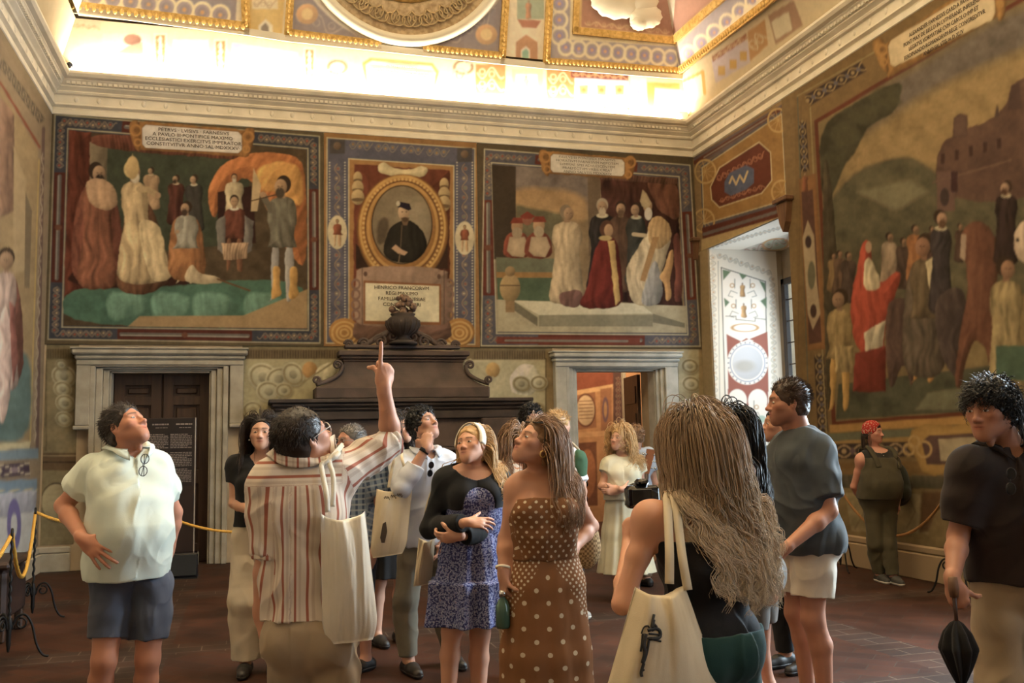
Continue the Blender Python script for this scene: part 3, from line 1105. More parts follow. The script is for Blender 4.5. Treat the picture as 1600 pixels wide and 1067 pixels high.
  def roots(self, n, rng, line=0.055, back=-0.06, side=-0.01):
    """random scalp points and normals (world) outside the face"""
    out = []
    while len(out) < n:
      v = rng.normal(size=(n * 3, 3)); v /= np.linalg.norm(v, axis=1)[:, None]
      p = v * np.array([0.076, 0.095, 0.086]) + np.array([0, -0.014, 0.034])
      zmin = np.where(p[:, 1] > 0.02, line - 0.02 * np.abs(p[:, 0]) / 0.07, np.where(p[:, 1] > -0.02, 0.0 + side, back))
      ok = p[:, 2] > zmin
      out.extend(zip(p[ok], v[ok]))
    out = out[:n]
    return np.array([o[0] for o in out]), np.array([o[1] for o in out])

  def short_hair(self, mat, n=900, length=0.035, comb=(0, -0.5, 0.2), line=0.055, back=-0.07, rad=0.0016, curl=0.0, rng=1, name='hair', parent=None, steps=7, side=-0.01, lift=0.5):
    rng = np.random.default_rng(rng)
    p, nn = self.roots(n, rng, line, back, side)
    L = length * rng.uniform(0.6, 1.25, n)
    d = unit_rows(nn * lift + np.asarray(comb) + rng.normal(size=(n, 3)) * 0.22)
    S = np.zeros((n, steps, 3)); S[:, 0] = p
    ph = rng.uniform(0, 6.28, n)
    for i in range(1, steps):
      q = S[:, i - 1] + d * (L / (steps - 1))[:, None]
      e = (q - np.array([0, -0.014, 0.034])) / np.array([0.079, 0.098, 0.089])
      el = np.linalg.norm(e, axis=1, keepdims=True)
      q = np.where(el < 1, q + nn * 0.004, q)
      S[:, i] = q
      d = unit_rows(d - np.array([0, 0, 0.25]) * (i / steps))
    if curl:
      a = np.cross(d, [0.3, 0.4, 0.8]); a = unit_rows(a); b = np.cross(d, a)
      tt = np.linspace(0, 1, steps)[None, :] * 9 + ph[:, None]
      S = S + curl * (np.cos(tt)[..., None] * a[:, None] + np.sin(tt)[..., None] * b[:, None]) * np.linspace(0, 1, steps)[None, :, None]
    W = (S * self.hs) @ self.HR.T + self.j['head']
    return strands_mesh(name, W, rad, 3, mat, parent or self.root_o)

  def long_hair(self, mat, n=500, length=0.45, part=0.0, wave=0.0, wfreq=3.0, rad=0.003, rng=3, steps=26, line=0.06, name='hair', parent=None, push=0.012,
         behind=0.0, fwd_frac=0.0, spread=0.0, curl=0.0, collide=('body',), volume=1.0, lenvar=0.25, clump=0.5, side=-0.01, back=-0.05, lock=14, start=0.10, zmax=9.0, ymax=9.0, sweep=None):
    """strands combed off a parting, hanging and resting on head and shoulders"""
    rng = np.random.default_rng(rng)
    p, nn = self.roots(n, rng, line, back, side)
    if zmax < 1 or ymax < 1:
      keep = (p[:, 2] < zmax) & (p[:, 1] < ymax)
      p, nn = p[keep], nn[keep]; n = len(p)
    sweep = np.zeros(3) if sweep is None else np.asarray(sweep, float)
    hs, HR, hc = self.hs, self.HR, self.j['head']
    # comb direction in head space: away from the parting, back and down
    sx = np.where(p[:, 0] > part, 1.0, -1.0)
    lat = np.clip(np.abs(p[:, 0] - part) / 0.05, .1, 1) * np.where(p[:, 1] < -0.02, .35, 1.0)
    comb = np.stack([sx * 0.9 * lat, -0.55 - 0.9 * behind + 0 * sx, -0.15 + 0 * sx], 1)
    d = unit_rows(comb - nn * np.sum(comb * nn, 1)[:, None] + 0.25 * nn)
    P = (p * hs) @ HR.T + hc
    d = d @ HR.T
    L = length * rng.uniform(1 - lenvar, 1.06, n)
    S = np.zeros((n, steps, 3)); S[:, 0] = P
    g = np.array([0, 0, -1.0])
    jit = rng.normal(size=(n, 3)) * 0.07
    cn = np.array([0, -0.014, 0.030]); er = np.array([0.079, 0.098, 0.089]) * (1.0)
    off = push * volume * rng.uniform(0.3, 1.5, n)
    sprd = rng.normal(size=(n,)) * spread
    r_w = self.r
    for i in range(1, steps):
      st = (L / (steps - 1))[:, None]
      t = i / steps
      d = unit_rows(d * (1.0 - 0.30 * min(1, t * 3 + .25)) + g * (0.12 + 0.5 * min(1, t * 2.2)) + jit * 0.10 + (sprd[:, None] * r_w) * 0.12 * t + sweep * 0.3 * t)
      q = S[:, i - 1] + d * st
      # skull
      lc = ((q - hc) @ HR) / hs
      rr = er + off[:, None] / hs
      e = (lc - cn) / rr
      el = np.linalg.norm(e, axis=1, keepdims=True)
      lc2 = np.where(el < 1, cn + e / (el + 1e-6) * rr, lc)
      # keep out of the face
      inface = (lc2[:, 1] > 0.045) & (np.abs(lc2[:, 0]) < 0.072) & (lc2[:, 2] < 0.052) & (lc2[:, 2] > -0.16)
      lc2[:, 0] = np.where(inface, np.sign(lc2[:, 0] - part * 0.0 + 1e-6) * 0.074, lc2[:, 0])
      q = (lc2 * hs) @ HR.T + hc
      for fl in collide:
        for _ in range(2):
          sd = self.F.sample(fl, q)
          need = off * 0.9 + 0.004
          m = sd < need
          if m.any():
            gq = self.F.grad(fl, q[m], 0.012)
            q[m] = q[m] + gq * (need[m] - sd[m])[:, None]
      S[:, i] = q
      d = unit_rows(q - S[:, i - 1])
    K_ = max(6, n // lock)
    cen = p[rng.choice(n, K_, replace=False)]
    lid = np.argmin(((p[:, None, :] - cen[None]) ** 2).sum(-1), 1)
    cnt = np.maximum(np.bincount(lid, minlength=K_), 1)[:, None, None]
    mean = np.zeros((K_, steps, 3)); np.add.at(mean, lid, S); mean = mean / cnt
    arc = np.linspace(0, 1, steps)[None, :] * L[:, None]
    pull = np.clip((arc - start) / 0.25, 0, 1)[..., None] * clump
    S = S + (mean[lid] - S) * pull
    if wave or curl:
      T = unit_rows(np.gradient(mean, axis=1))
      a = unit_rows(self.r - T * (T @ self.r)[..., None]); b = np.cross(T, a)
      a, b = a[lid], b[lid]
      ph = (rng.uniform(0, 6.28, K_))[lid] + rng.normal(size=n) * 0.35
      fq = (rng.uniform(0.8, 1.25, K_))[lid]
      am = (rng.uniform(0.6, 1.3, K_))[lid]
      env = np.clip((arc - start) / 0.18, 0, 1) * am[:, None]
      tt = arc * wfreq * 6.283 / 0.25 * fq[:, None] + ph[:, None]
      S = S + wave * env[..., None] * np.sin(tt)[..., None] * a + wave * 0.6 * env[..., None] * np.cos(tt * 0.9 + 1)[..., None] * b
      if curl:
        tt = arc * 6.283 / 0.05 * fq[:, None] + ph[:, None] * 3
        S = S + curl * env[..., None] * (np.cos(tt)[..., None] * a + np.sin(tt)[..., None] * b)
      sd = self.F.sample('body', S.reshape(-1, 3)).reshape(n, steps)
      bad = sd < 0.004
      if bad.any():
        g2 = self.F.grad('body', S[bad], 0.012)
        S[bad] = S[bad] + g2 * (0.006 - sd[bad])[:, None]
    return strands_mesh(name, S, rad * rng.uniform(0.7, 1.2, n), 4, mat, parent or self.root_o, tone=rng.uniform(0, 1, K_)[lid])


def unit_rows(v):
  return v / (np.linalg.norm(v, axis=-1, keepdims=True) + 1e-9)


M_SKIN = attr_mat('skin', rough=0.5, spec=0.35)
nodes_of(M_SKIN)[2].inputs['Subsurface Weight'].default_value = 0.06
nodes_of(M_SKIN)[2].inputs['Subsurface Radius'].default_value = (0.01, 0.004, 0.002)
M_EYE = attr_mat('eye', rough=0.15, spec=0.5)


def cloth_mat(name, c, c2=None, rough=0.85, scale=5.0, bump=0.3):
  m = nt_mat(name, c, rough, spec=0.2)
  c2 = c2 or tuple(x * 0.8 for x in c)
  vary(m, c2, c, scale)
  add_bump(m, 260.0, bump, 0.0012)
  nodes_of(m)[2].inputs['Sheen Weight'].default_value = 0.08
  return m


def hair_mat(name, c, c2, rough=0.42, tip=None):
  """strands differ in tone; tip is the sun-bleached colour of the ends"""
  m = nt_mat(name, c, rough, spec=0.4)
  n, l, b = nodes_of(m)
  a = n.new('ShaderNodeAttribute'); a.attribute_name = 'strand'
  s = n.new('ShaderNodeSeparateXYZ'); l.new(a.outputs['Vector'], s.inputs[0])
  tc = n.new('ShaderNodeTexCoord')
  no = n.new('ShaderNodeTexNoise'); no.inputs['Scale'].default_value = 45.0
  mp = n.new('ShaderNodeMapping'); mp.inputs['Scale'].default_value = (1, 1, .25)
  l.new(tc.outputs['Object'], mp.inputs[0]); l.new(mp.outputs[0], no.inputs['Vector'])
  av = n.new('ShaderNodeMath'); av.operation = 'ADD'; l.new(s.outputs[1], av.inputs[0]); l.new(no.outputs['Fac'], av.inputs[1])
  hf = n.new('ShaderNodeMath'); hf.operation = 'MULTIPLY_ADD'; hf.inputs[1].default_value = 0.9; hf.inputs[2].default_value = -0.25; l.new(av.outputs[0], hf.inputs[0])
  hf.use_clamp = True
  mx = n.new('ShaderNodeMix'); mx.data_type = 'RGBA'; mx.inputs[6].default_value = (*c2, 1); mx.inputs[7].default_value = (*c, 1)
  l.new(hf.outputs[0], mx.inputs[0])
  out = mx.outputs[2]
  if tip:
    r = n.new('ShaderNodeMapRange'); r.inputs[1].default_value = 0.12; r.inputs[2].default_value = 1.0; l.new(s.outputs[0], r.inputs[0])
    m2 = n.new('ShaderNodeMix'); m2.data_type = 'RGBA'; l.new(r.outputs[0], m2.inputs[0]); l.new(out, m2.inputs[6]); m2.inputs[7].default_value = (*tip, 1)
    out = m2.outputs[2]
  l.new(out, b.inputs['Base Color'])
  return m
# ------------------------------------------------------------------ wall paintings: colour laid on dense grids
ILL = np.array([0.86, 0.70, 0.48])


def K(r, g, b, e=1.0):
  """pigment from a colour seen in the room's warm light"""
  return np.clip(np.array(srgb(r, g, b)) / (ILL * e), 0.004, 0.86)


class Canvas:
  soften, fade, gain = 1, 0.30, 0.68
  """colour on a grid of wall points; outlines are given along sight lines (photo frame) and meet the wall where they fall"""
  def __init__(self, S, nrm, base):
    self.S = S
    self.nrm = nrm
    c = (S.reshape(-1, 3) - CPOS) @ CM
    self.X = (PPX - c[:, 0] / c[:, 2] * FOCAL).reshape(S.shape[:2])
    self.Yp = (PPY + c[:, 1] / c[:, 2] * FOCAL).reshape(S.shape[:2])
    self.C = np.empty(S.shape, np.float32)
    self.C[:] = base

  @staticmethod
  def wall(axis, c, a0, a1, z0, z1, res, base):
    na = max(2, int(abs(a1 - a0) / res)); nz = max(2, int((z1 - z0) / res))
    a = np.linspace(a0, a1, na); z = np.linspace(z0, z1, nz)
    A, Z = np.meshgrid(a, z, indexing='ij')
    if axis == 'y': S = np.stack([A, np.full_like(A, c), Z], -1); n = np.array([0, -1.0, 0])
    else:
      S = np.stack([np.full_like(A, c), A, Z], -1); n = np.array([-1.0 if c > 2 else 1.0, 0, 0])
    return Canvas(S, n, base)

  def win(self, x0, y0, x1, y1, pad=3):
    m = (self.X > x0 - pad) & (self.X < x1 + pad) & (self.Yp > y0 - pad) & (self.Yp < y1 + pad)
    if not m.any(): return None
    ii = np.where(m.any(1))[0]; jj = np.where(m.any(0))[0]
    return slice(ii[0], ii[-1] + 1), slice(jj[0], jj[-1] + 1)

  def put(self, w, a, col):
    a = np.clip(a, 0, 1)[..., None]
    self.C[w] = self.C[w] * (1 - a) + np.asarray(col, np.float32) * a

  def sd_poly(self, w, pts):
    P = np.asarray(pts, float)
    x, y = self.X[w], self.Yp[w]
    d = np.full(x.shape, 1e9); ins = np.zeros(x.shape, bool)
    for i in range(len(P)):
      a, b = P[i], P[(i + 1) % len(P)]
      e = b - a
      t = np.clip(((x - a[0]) * e[0] + (y - a[1]) * e[1]) / (e @ e + 1e-9), 0, 1)
      d = np.minimum(d, (x - a[0] - t * e[0]) ** 2 + (y - a[1] - t * e[1]) ** 2)
      c = (a[1] > y) != (b[1] > y)
      with np.errstate(divide='ignore', invalid='ignore'):
        xi = a[0] + (y - a[1]) / (b[1] - a[1] + 1e-12) * e[0]
      ins ^= c & (x < xi)
    d = np.sqrt(d)
    return np.where(ins, -d, d)

  def poly(self, pts, col, soft=1.0, alpha=1.0, fold=0.0, fdir=0.0, fs=0.16, mott=0.0, edge=0.0, seed=0, vol=None):
    P = np.asarray(pts, float)
    organic = bool(fold or soft >= 3 or (mott and len(P) > 5))
    if organic and len(P) > 4:
      for _ in range(2):
        Q = np.roll(P, -1, 0)
        P = np.stack([P * .78 + Q * .22, P * .22 + Q * .78], 1).reshape(-1, 2)
    w = self.win(P[:, 0].min() - soft, P[:, 1].min() - soft, P[:, 0].max() + soft, P[:, 1].max() + soft, 6)
    if w is None: return self
    sd = self.sd_poly(w, P)
    if organic:
      q0 = np.stack([self.X[w], self.Yp[w]], -1)
      sd = sd + 1.6 * fbm(q0, 0.09, 3, seed + 51)
    c = np.asarray(col, float) * np.ones(sd.shape + (3,))
    if fold or mott:
      q = np.stack([self.X[w], self.Yp[w]], -1)
      if fold:
        cs, sn = math.cos(fdir), math.sin(fdir)
        u = q[..., 0] * cs + q[..., 1] * sn; v = -q[..., 0] * sn + q[..., 1] * cs
        wv = 9 * vnoise(np.stack([u * 0.03, v * 0.03], -1), 1.0, seed + 9)
        f = np.sin((u + wv) * fs * 6.28 / 2.5 + 3.5 * vnoise(np.stack([u * 0.05, v * 0.03], -1), 1.0, seed)) * 0.35 + 1.3 * fbm(np.stack([(u + wv) * 0.16, v * 0.035], -1), 1.0, 3, seed + 3)
        c = c * (1 + fold * f)[..., None]
      if mott: c = c * (1 + mott * fbm(q, 0.06, 4, seed + 7))[..., None]
    v_ = (0.55 if fold else 0.0) if vol is None else vol
    if v_ and min(sd.shape) > 3:
      gi, gj = np.gradient(sd)
      nx = gi * np.sign(np.mean(np.gradient(self.X[w], axis=0))); ny = -gj
      ln = np.sqrt(nx * nx + ny * ny) + 1e-6
      dep = max(2.0, 0.5 * -sd.min())
      c = c * np.clip(1 + v_ * (-0.8 * nx / ln - 0.45 * ny / ln) * np.exp(np.clip(sd, -99, 0) / dep) + 0.10, 0.25, 1.8)[..., None]
    if edge: c = c * (1 - edge * np.exp(-np.clip(-sd, 0, 99) / 5.0))[..., None]
    self.put(w, alpha * np.clip(0.5 - sd / soft, 0, 1), np.clip(c, 0.002, 0.9))
    return self

  def rect(self, x0, y0, x1, y1, col, **k):
    return self.poly([(x0, y0), (x1, y0), (x1, y1), (x0, y1)], col, **k)

  def ell(self, cx, cy, rx, ry, col, rot=0.0, soft=1.0, alpha=1.0, shade=0.0, ring=0.0):
    m = max(rx, ry)
    w = self.win(cx - m, cy - m, cx + m, cy + m)
    if w is None: return self
    x, y = self.X[w] - cx, self.Yp[w] - cy
    c, s = math.cos(rot), math.sin(rot)
    u, v = x * c + y * s, -x * s + y * c
    e = np.sqrt((u / rx) ** 2 + (v / ry) ** 2)
    sd = (e - 1) * min(rx, ry)
    if ring: sd = np.abs(sd) - ring
    cc = np.asarray(col, float) * np.ones(x.shape + (3,))
    if shade: cc = cc * (1 - shade * np.clip(0.5 * (u / rx) + 0.5 * (v / ry) + 0.25 * e, -0.5, 1))[..., None]
    self.put(w, alpha * np.clip(0.5 - sd / soft, 0, 1), np.clip(cc, 0.002, 0.9))
    return self

  def line(self, pts, wd, col, soft=0.8, alpha=1.0, closed=False):
    P = [tuple(p) for p in pts]
    if closed: P.append(P[0])
    P = np.asarray(P, float)
    for a, b in zip(P[:-1], P[1:]):
      w = self.win(min(a[0], b[0]) - wd, min(a[1], b[1]) - wd, max(a[0], b[0]) + wd, max(a[1], b[1]) + wd)
      if w is None: continue
      x, y = self.X[w], self.Yp[w]; e = b - a
      t = np.clip(((x - a[0]) * e[0] + (y - a[1]) * e[1]) / (e @ e + 1e-9), 0, 1)
      d = np.hypot(x - a[0] - t * e[0], y - a[1] - t * e[1]) - wd / 2
      self.put(w, alpha * np.clip(0.5 - d / soft, 0, 1), col)
    return self

  def mottle(self, amp=0.12, scale=0.05, seed=1):
    q = np.stack([self.X, self.Yp], -1)
    self.C *= (1 + 1.5 * amp * fbm(q, scale, 4, seed) + 0.9 * amp * fbm(q, 0.22, 2, seed + 5) + 0.05 * vnoise(q, 0.45, seed + 2))[..., None]
    return self

  def scroll(self, a, b, wd, col, period=14.0, amp=0.30, thick=1.3, dots=None, alpha=0.9):
    """a running scroll along a band from a to b, wd wide"""
    a, b = np.asarray(a, float), np.asarray(b, float)
    L = np.linalg.norm(b - a); t = (b - a) / L; n = np.array([-t[1], t[0]])
    k = max(2, int(L / 2.0))
    s = np.linspace(0, L, k)
    P = a + np.outer(s, t) + np.outer(np.sin(s / period * math.pi) * wd * amp, n)
    self.line(P, thick, col, alpha=alpha)
    m = int(L / period)
    for i in range(m):
      c = a + t * (i + 0.5) * period + n * (wd * 0.08 * (1 if i % 2 else -1))
      self.ell(c[0], c[1], wd * 0.2, wd * 0.2, col, ring=thick * 0.4, alpha=alpha)
      if dots is not None: self.ell(c[0], c[1], wd * 0.10, wd * 0.10, dots[i % len(dots)])
    return self

  def guilloche(self, a, b, wd, bg, c1, c2):
    """crossed loops with lozenges on a dark band"""
    a, b = np.asarray(a, float), np.asarray(b, float)
    L = np.linalg.norm(b - a); t = (b - a) / L; n = np.array([-t[1], t[0]])
    self.poly([a - n * wd / 2, b - n * wd / 2, b + n * wd / 2, a + n * wd / 2], bg)
    p = wd * 1.05
    m = max(1, int(L / p)); p = L / m
    s = np.linspace(0, L, m * 8 + 1)
    for ph in (1, -1):
      self.line(a + np.outer(s, t) + np.outer(np.sin(s / p * math.pi + math.pi / 2) * wd * 0.38 * ph, n), wd * 0.10, c1)
    for i in range(m):
      c = a + t * (i + 0.5) * p
      self.poly([c + t * p * 0.2, c + n * wd * 0.26, c - t * p * 0.2, c - n * wd * 0.26], c2)
      c = a + t * i * p
      self.ell(c[0], c[1], wd * 0.16, wd * 0.16, c1)
    return self

  def figure(self, x, y, h, robe, skin=None, hair=None, w=1.0, lean=0.0, beard=None, legs=None, cape=None, face=0.0, arm=None, seed=0, collar=None, hemw=1.0, fold=0.42):
    """a generic robed figure, y the top of the head, h its height"""
    skin = K(176, 128, 84) if skin is None else skin
    hair = K(62, 40, 24) if hair is None else hair
    w = w * 1.16
    X = lambda t, o: x + lean * t * h + o * h * w
    Yt = lambda t: y + t * h
    bot = 0.56 if legs is not None else 1.0
    if legs is not None:
      for s in (-1, 1):
        self.poly([(X(.54, s * .06 - .04), Yt(.54)), (X(.54, s * .06 + .04), Yt(.54)), (X(.95, s * .075 + .025), Yt(.95)), (X(1, s * .09 + .04 * face), Yt(1.0)), (X(.97, s * .06 - .03), Yt(.97))], legs, fold=0.15, seed=seed)
    if cape is not None:
      self.poly([(X(.17, -.13), Yt(.17)), (X(.16, .13), Yt(.16)), (X(.5, .2), Yt(.5)), (X(.95, .22 * hemw), Yt(.95)), (X(.97, -.2 * hemw), Yt(.97)), (X(.5, -.2), Yt(.5))], cape, fold=fold, seed=seed + 1, edge=0.3)
    self.poly([(X(.15, -.035), Yt(.15)), (X(.15, .035), Yt(.15)), (X(.19, .115), Yt(.19)), (X(.33, .135), Yt(.33)), (X(.45, .10), Yt(.45)), (X(.75, .13 * hemw), Yt(min(.75, bot))), (X(bot, .16 * hemw), Yt(bot)),
         (X(bot, -.16 * hemw), Yt(bot)), (X(.75, -.13 * hemw), Yt(min(.75, bot))), (X(.45, -.10), Yt(.45)), (X(.33, -.135), Yt(.33)), (X(.19, -.115), Yt(.19))], robe, fold=fold, seed=seed, edge=0.35)
    if arm is not None:
      for (ax, ay, bx, by) in arm:
        self.line([(X(.22, ax), Yt(.22)), (X(ay, bx * .6), Yt(ay)), (X(by, bx), Yt(by))], h * .055 * w, np.asarray(robe) * 0.9, soft=1.5)
        self.ell(X(by, bx), Yt(by), h * .025, h * .025, skin)
    if collar is not None: self.ell(X(.165, 0), Yt(.165), h * .06, h * .025, collar)
    self.rect(X(.12, -.025), Yt(.1), X(.12, .025), Yt(.165), np.asarray(skin) * 0.8)
    self.ell(X(.06, -0.012 * np.sign(face)), Yt(.055), h * .060, h * .072, hair)
    self.ell(X(.08, .014 * face), Yt(.078), h * .050, h * .064, skin, shade=0.6)
    if beard is not None: self.ell(X(.12, .02 * face), Yt(.125), h * .036, h * .045, beard, soft=2)
    for s in (-1, 1): self.ell(X(.075, .016 * s + .018 * face), Yt(.072), h * .008, h * .005, np.asarray(skin) * 0.35)
    self.line([(X(.08, .02 * face), Yt(.075)), (X(.08, .024 * face), Yt(.095))], max(0.7, h * .006), np.asarray(skin) * 0.6)
    return self

  def mesh(self, name, mat=None, thick=0.0, parent=None, off=0.0):
    S = self.S + self.nrm * off
    n, m = S.shape[:2]
    C = self.C
    for _ in range(self.soften):
      P = np.pad(C, ((1, 1), (1, 1), (0, 0)), 'edge')
      C = (P[:-2, 1:-1] + P[2:, 1:-1] + P[1:-1, :-2] + P[1:-1, 2:] + 2 * C) / 6
    lum = (C @ np.array([.3, .6, .1]))[..., None]
    self.C = C * (1 - self.fade) + lum * np.array([1.18, .90, .60]) * self.fade
    V = S.reshape(-1, 3)
    i = np.arange(n - 1)[:, None] * m; j = np.arange(m - 1)[None, :]
    F = np.stack(np.broadcast_arrays(i + j, i + m + j, i + m + j + 1, i + j + 1), -1).reshape(-1, 4)
    a, b, c = V[F[0, 0]], V[F[0, 1]], V[F[0, 2]]
    if np.cross(b - a, c - a) @ self.nrm < 0: F = F[:, ::-1]
    col = self.C.reshape(-1, 3)
    if thick:                                  # a rim going back to the wall
      thick = thick - .003
      ring = np.concatenate([np.arange(m), (np.arange(1, n)) * m + m - 1, (n - 1) * m + np.arange(m - 2, -1, -1), np.arange(n - 2, 0, -1) * m])
      nv = len(V)
      V = np.concatenate([V, V[ring] - self.nrm * thick])
      k = np.arange(len(ring)); k2 = (k + 1) % len(ring)
      R = np.stack([ring[k], ring[k2], nv + k2, nv + k], 1)
      F = np.concatenate([F, R])
      col = np.concatenate([col, col[ring]])
    me = mesh_np(name, V, F, False)
    set_paint(me, np.clip(col * (1.0 if mat else self.gain), 0.002, 0.9))
    return link(name, me, mat or M_FRESCO, parent)


M_FRESCO = attr_mat('fresco', rough=0.8, spec=0.15)
add_bump(M_FRESCO, 30.0, 0.12, 0.003)


def wall_text(name, lines, px_c, plane, height_px, mat, parent, yaw=0.0, spacing=1.12, squeeze=0.92, off=0.004, shear=0.0, axis='y', maxw=None):
  """lines of lettering centred where the sight line px_c meets the wall"""
  c = at_y(px_c[0], px_c[1], plane) if axis == 'y' else at_x(px_c[0], px_c[1], plane)
  t = at_y(px_c[0], px_c[1] - height_px, plane) if axis == 'y' else at_x(px_c[0], px_c[1] - height_px, plane)
  size = abs(t[2] - c[2]) / 0.72
  cu = bpy.data.curves.new(name, 'FONT')
  cu.body = '\n'.join(lines)
  cu.align_x = 'CENTER'; cu.align_y = 'CENTER'
  cu.size = size; cu.space_line = spacing
  cu.resolution_u = 2
  cu.extrude = 0.0008
  cu.offset = -0.0008 if size < 0.06 else 0.0
  o = bpy.data.objects.new(name, cu)
  COL.objects.link(o)
  dg = bpy.context.evaluated_depsgraph_get()
  me = bpy.data.meshes.new_from_object(o.evaluated_get(dg))
  COL.objects.unlink(o); bpy.data.objects.remove(o)
  n = len(me.vertices)
  V = np.zeros(n * 3, np.float32); me.vertices.foreach_get('co', V); V = V.reshape(-1, 3)
  if axis == 'y': U, N = np.array([1.0, 0, 0]), np.array([0, -1.0, 0])
  elif plane > 2: U, N = np.array([0, -1.0, 0]), np.array([-1.0, 0, 0])
  else: U, N = np.array([0, 1.0, 0]), np.array([1.0, 0, 0])
  wd = V[:, 0].max() - V[:, 0].min()
  sq = squeeze if maxw is None else maxw / wd
  W = c + np.outer(V[:, 0] * sq, U) + np.outer(V[:, 1], [0, 0, 1.0]) + np.outer(V[:, 2] + off, N)
  me.vertices.foreach_set('co', W.astype(np.float32).ravel())
  me.update()
  return link(name, me, mat, parent)
# ------------------------------------------------------------------ the room shell
M_PLASTER = vary(nt_mat('plaster', rough=0.85), (0.36, 0.27, 0.17), (0.46, 0.36, 0.24), 3.0)
M_STUCCO = vary(nt_mat('cornice_stucco', rough=0.8), (.70, .63, .50), (.80, .73, .60), 4.0)
add_bump(M_STUCCO, 60.0, 0.15, 0.002)
M_COVE = nt_mat('cove_plaster', (0.86, 0.78, 0.62), 0.8)
M_STONE = vary(nt_mat('grey_stone', rough=0.75), (0.30, 0.265, 0.205), (0.40, 0.36, 0.29), 5.0)
add_bump(M_STONE, 50.0, 0.3, 0.003)
M_PALESTONE = vary(nt_mat('pale_grey_stone', rough=0.75), (0.36, 0.35, 0.31), (0.50, 0.49, 0.44), 5.0)
add_bump(M_PALESTONE, 50.0, 0.3, 0.003)
M_PEPERINO = vary(nt_mat('brown_peperino', rough=0.7), (0.062, 0.043, 0.036), (0.105, 0.071, 0.058), 4.0, 7.0)
add_bump(M_PEPERINO, 70.0, 0.4, 0.004)
M_PEPDARK = vary(nt_mat('dark_peperino', rough=0.75), (0.038, 0.028, 0.024), (0.066, 0.048, 0.040), 5.0, 7.0)
add_bump(M_PEPDARK, 70.0, 0.4, 0.004)
M_SOOT = nt_mat('soot_black', (0.012, 0.010, 0.009), 0.95)
M_WOODD = vary(nt_mat('dark_walnut', rough=0.5), (0.030, 0.014, 0.008), (0.062, 0.030, 0.016), 3.0, 6.0, 0.3, 0.7, (6, 6, 0.6))
M_WOODB = vary(nt_mat('brown_wood', rough=0.6), (0.10, 0.045, 0.02), (0.17, 0.085, 0.04), 3.0, 6.0, 0.3, 0.7, (6, 6, 0.6))
M_IRON = add_bump(nt_mat('wrought_iron', (0.016, 0.014, 0.013), 0.55, 0.6), 90, 0.4, 0.002)
M_GOLD = vary(nt_mat('gilding', rough=0.42, metal=0.35), (0.55, 0.33, 0.09), (0.80, 0.55, 0.20), 20.0)
M_WHITE = nt_mat('white_stucco', (0.80, 0.73, 0.58), 0.7)
M_INK = nt_mat('painted_letters', (0.05, 0.030, 0.018), 0.8)


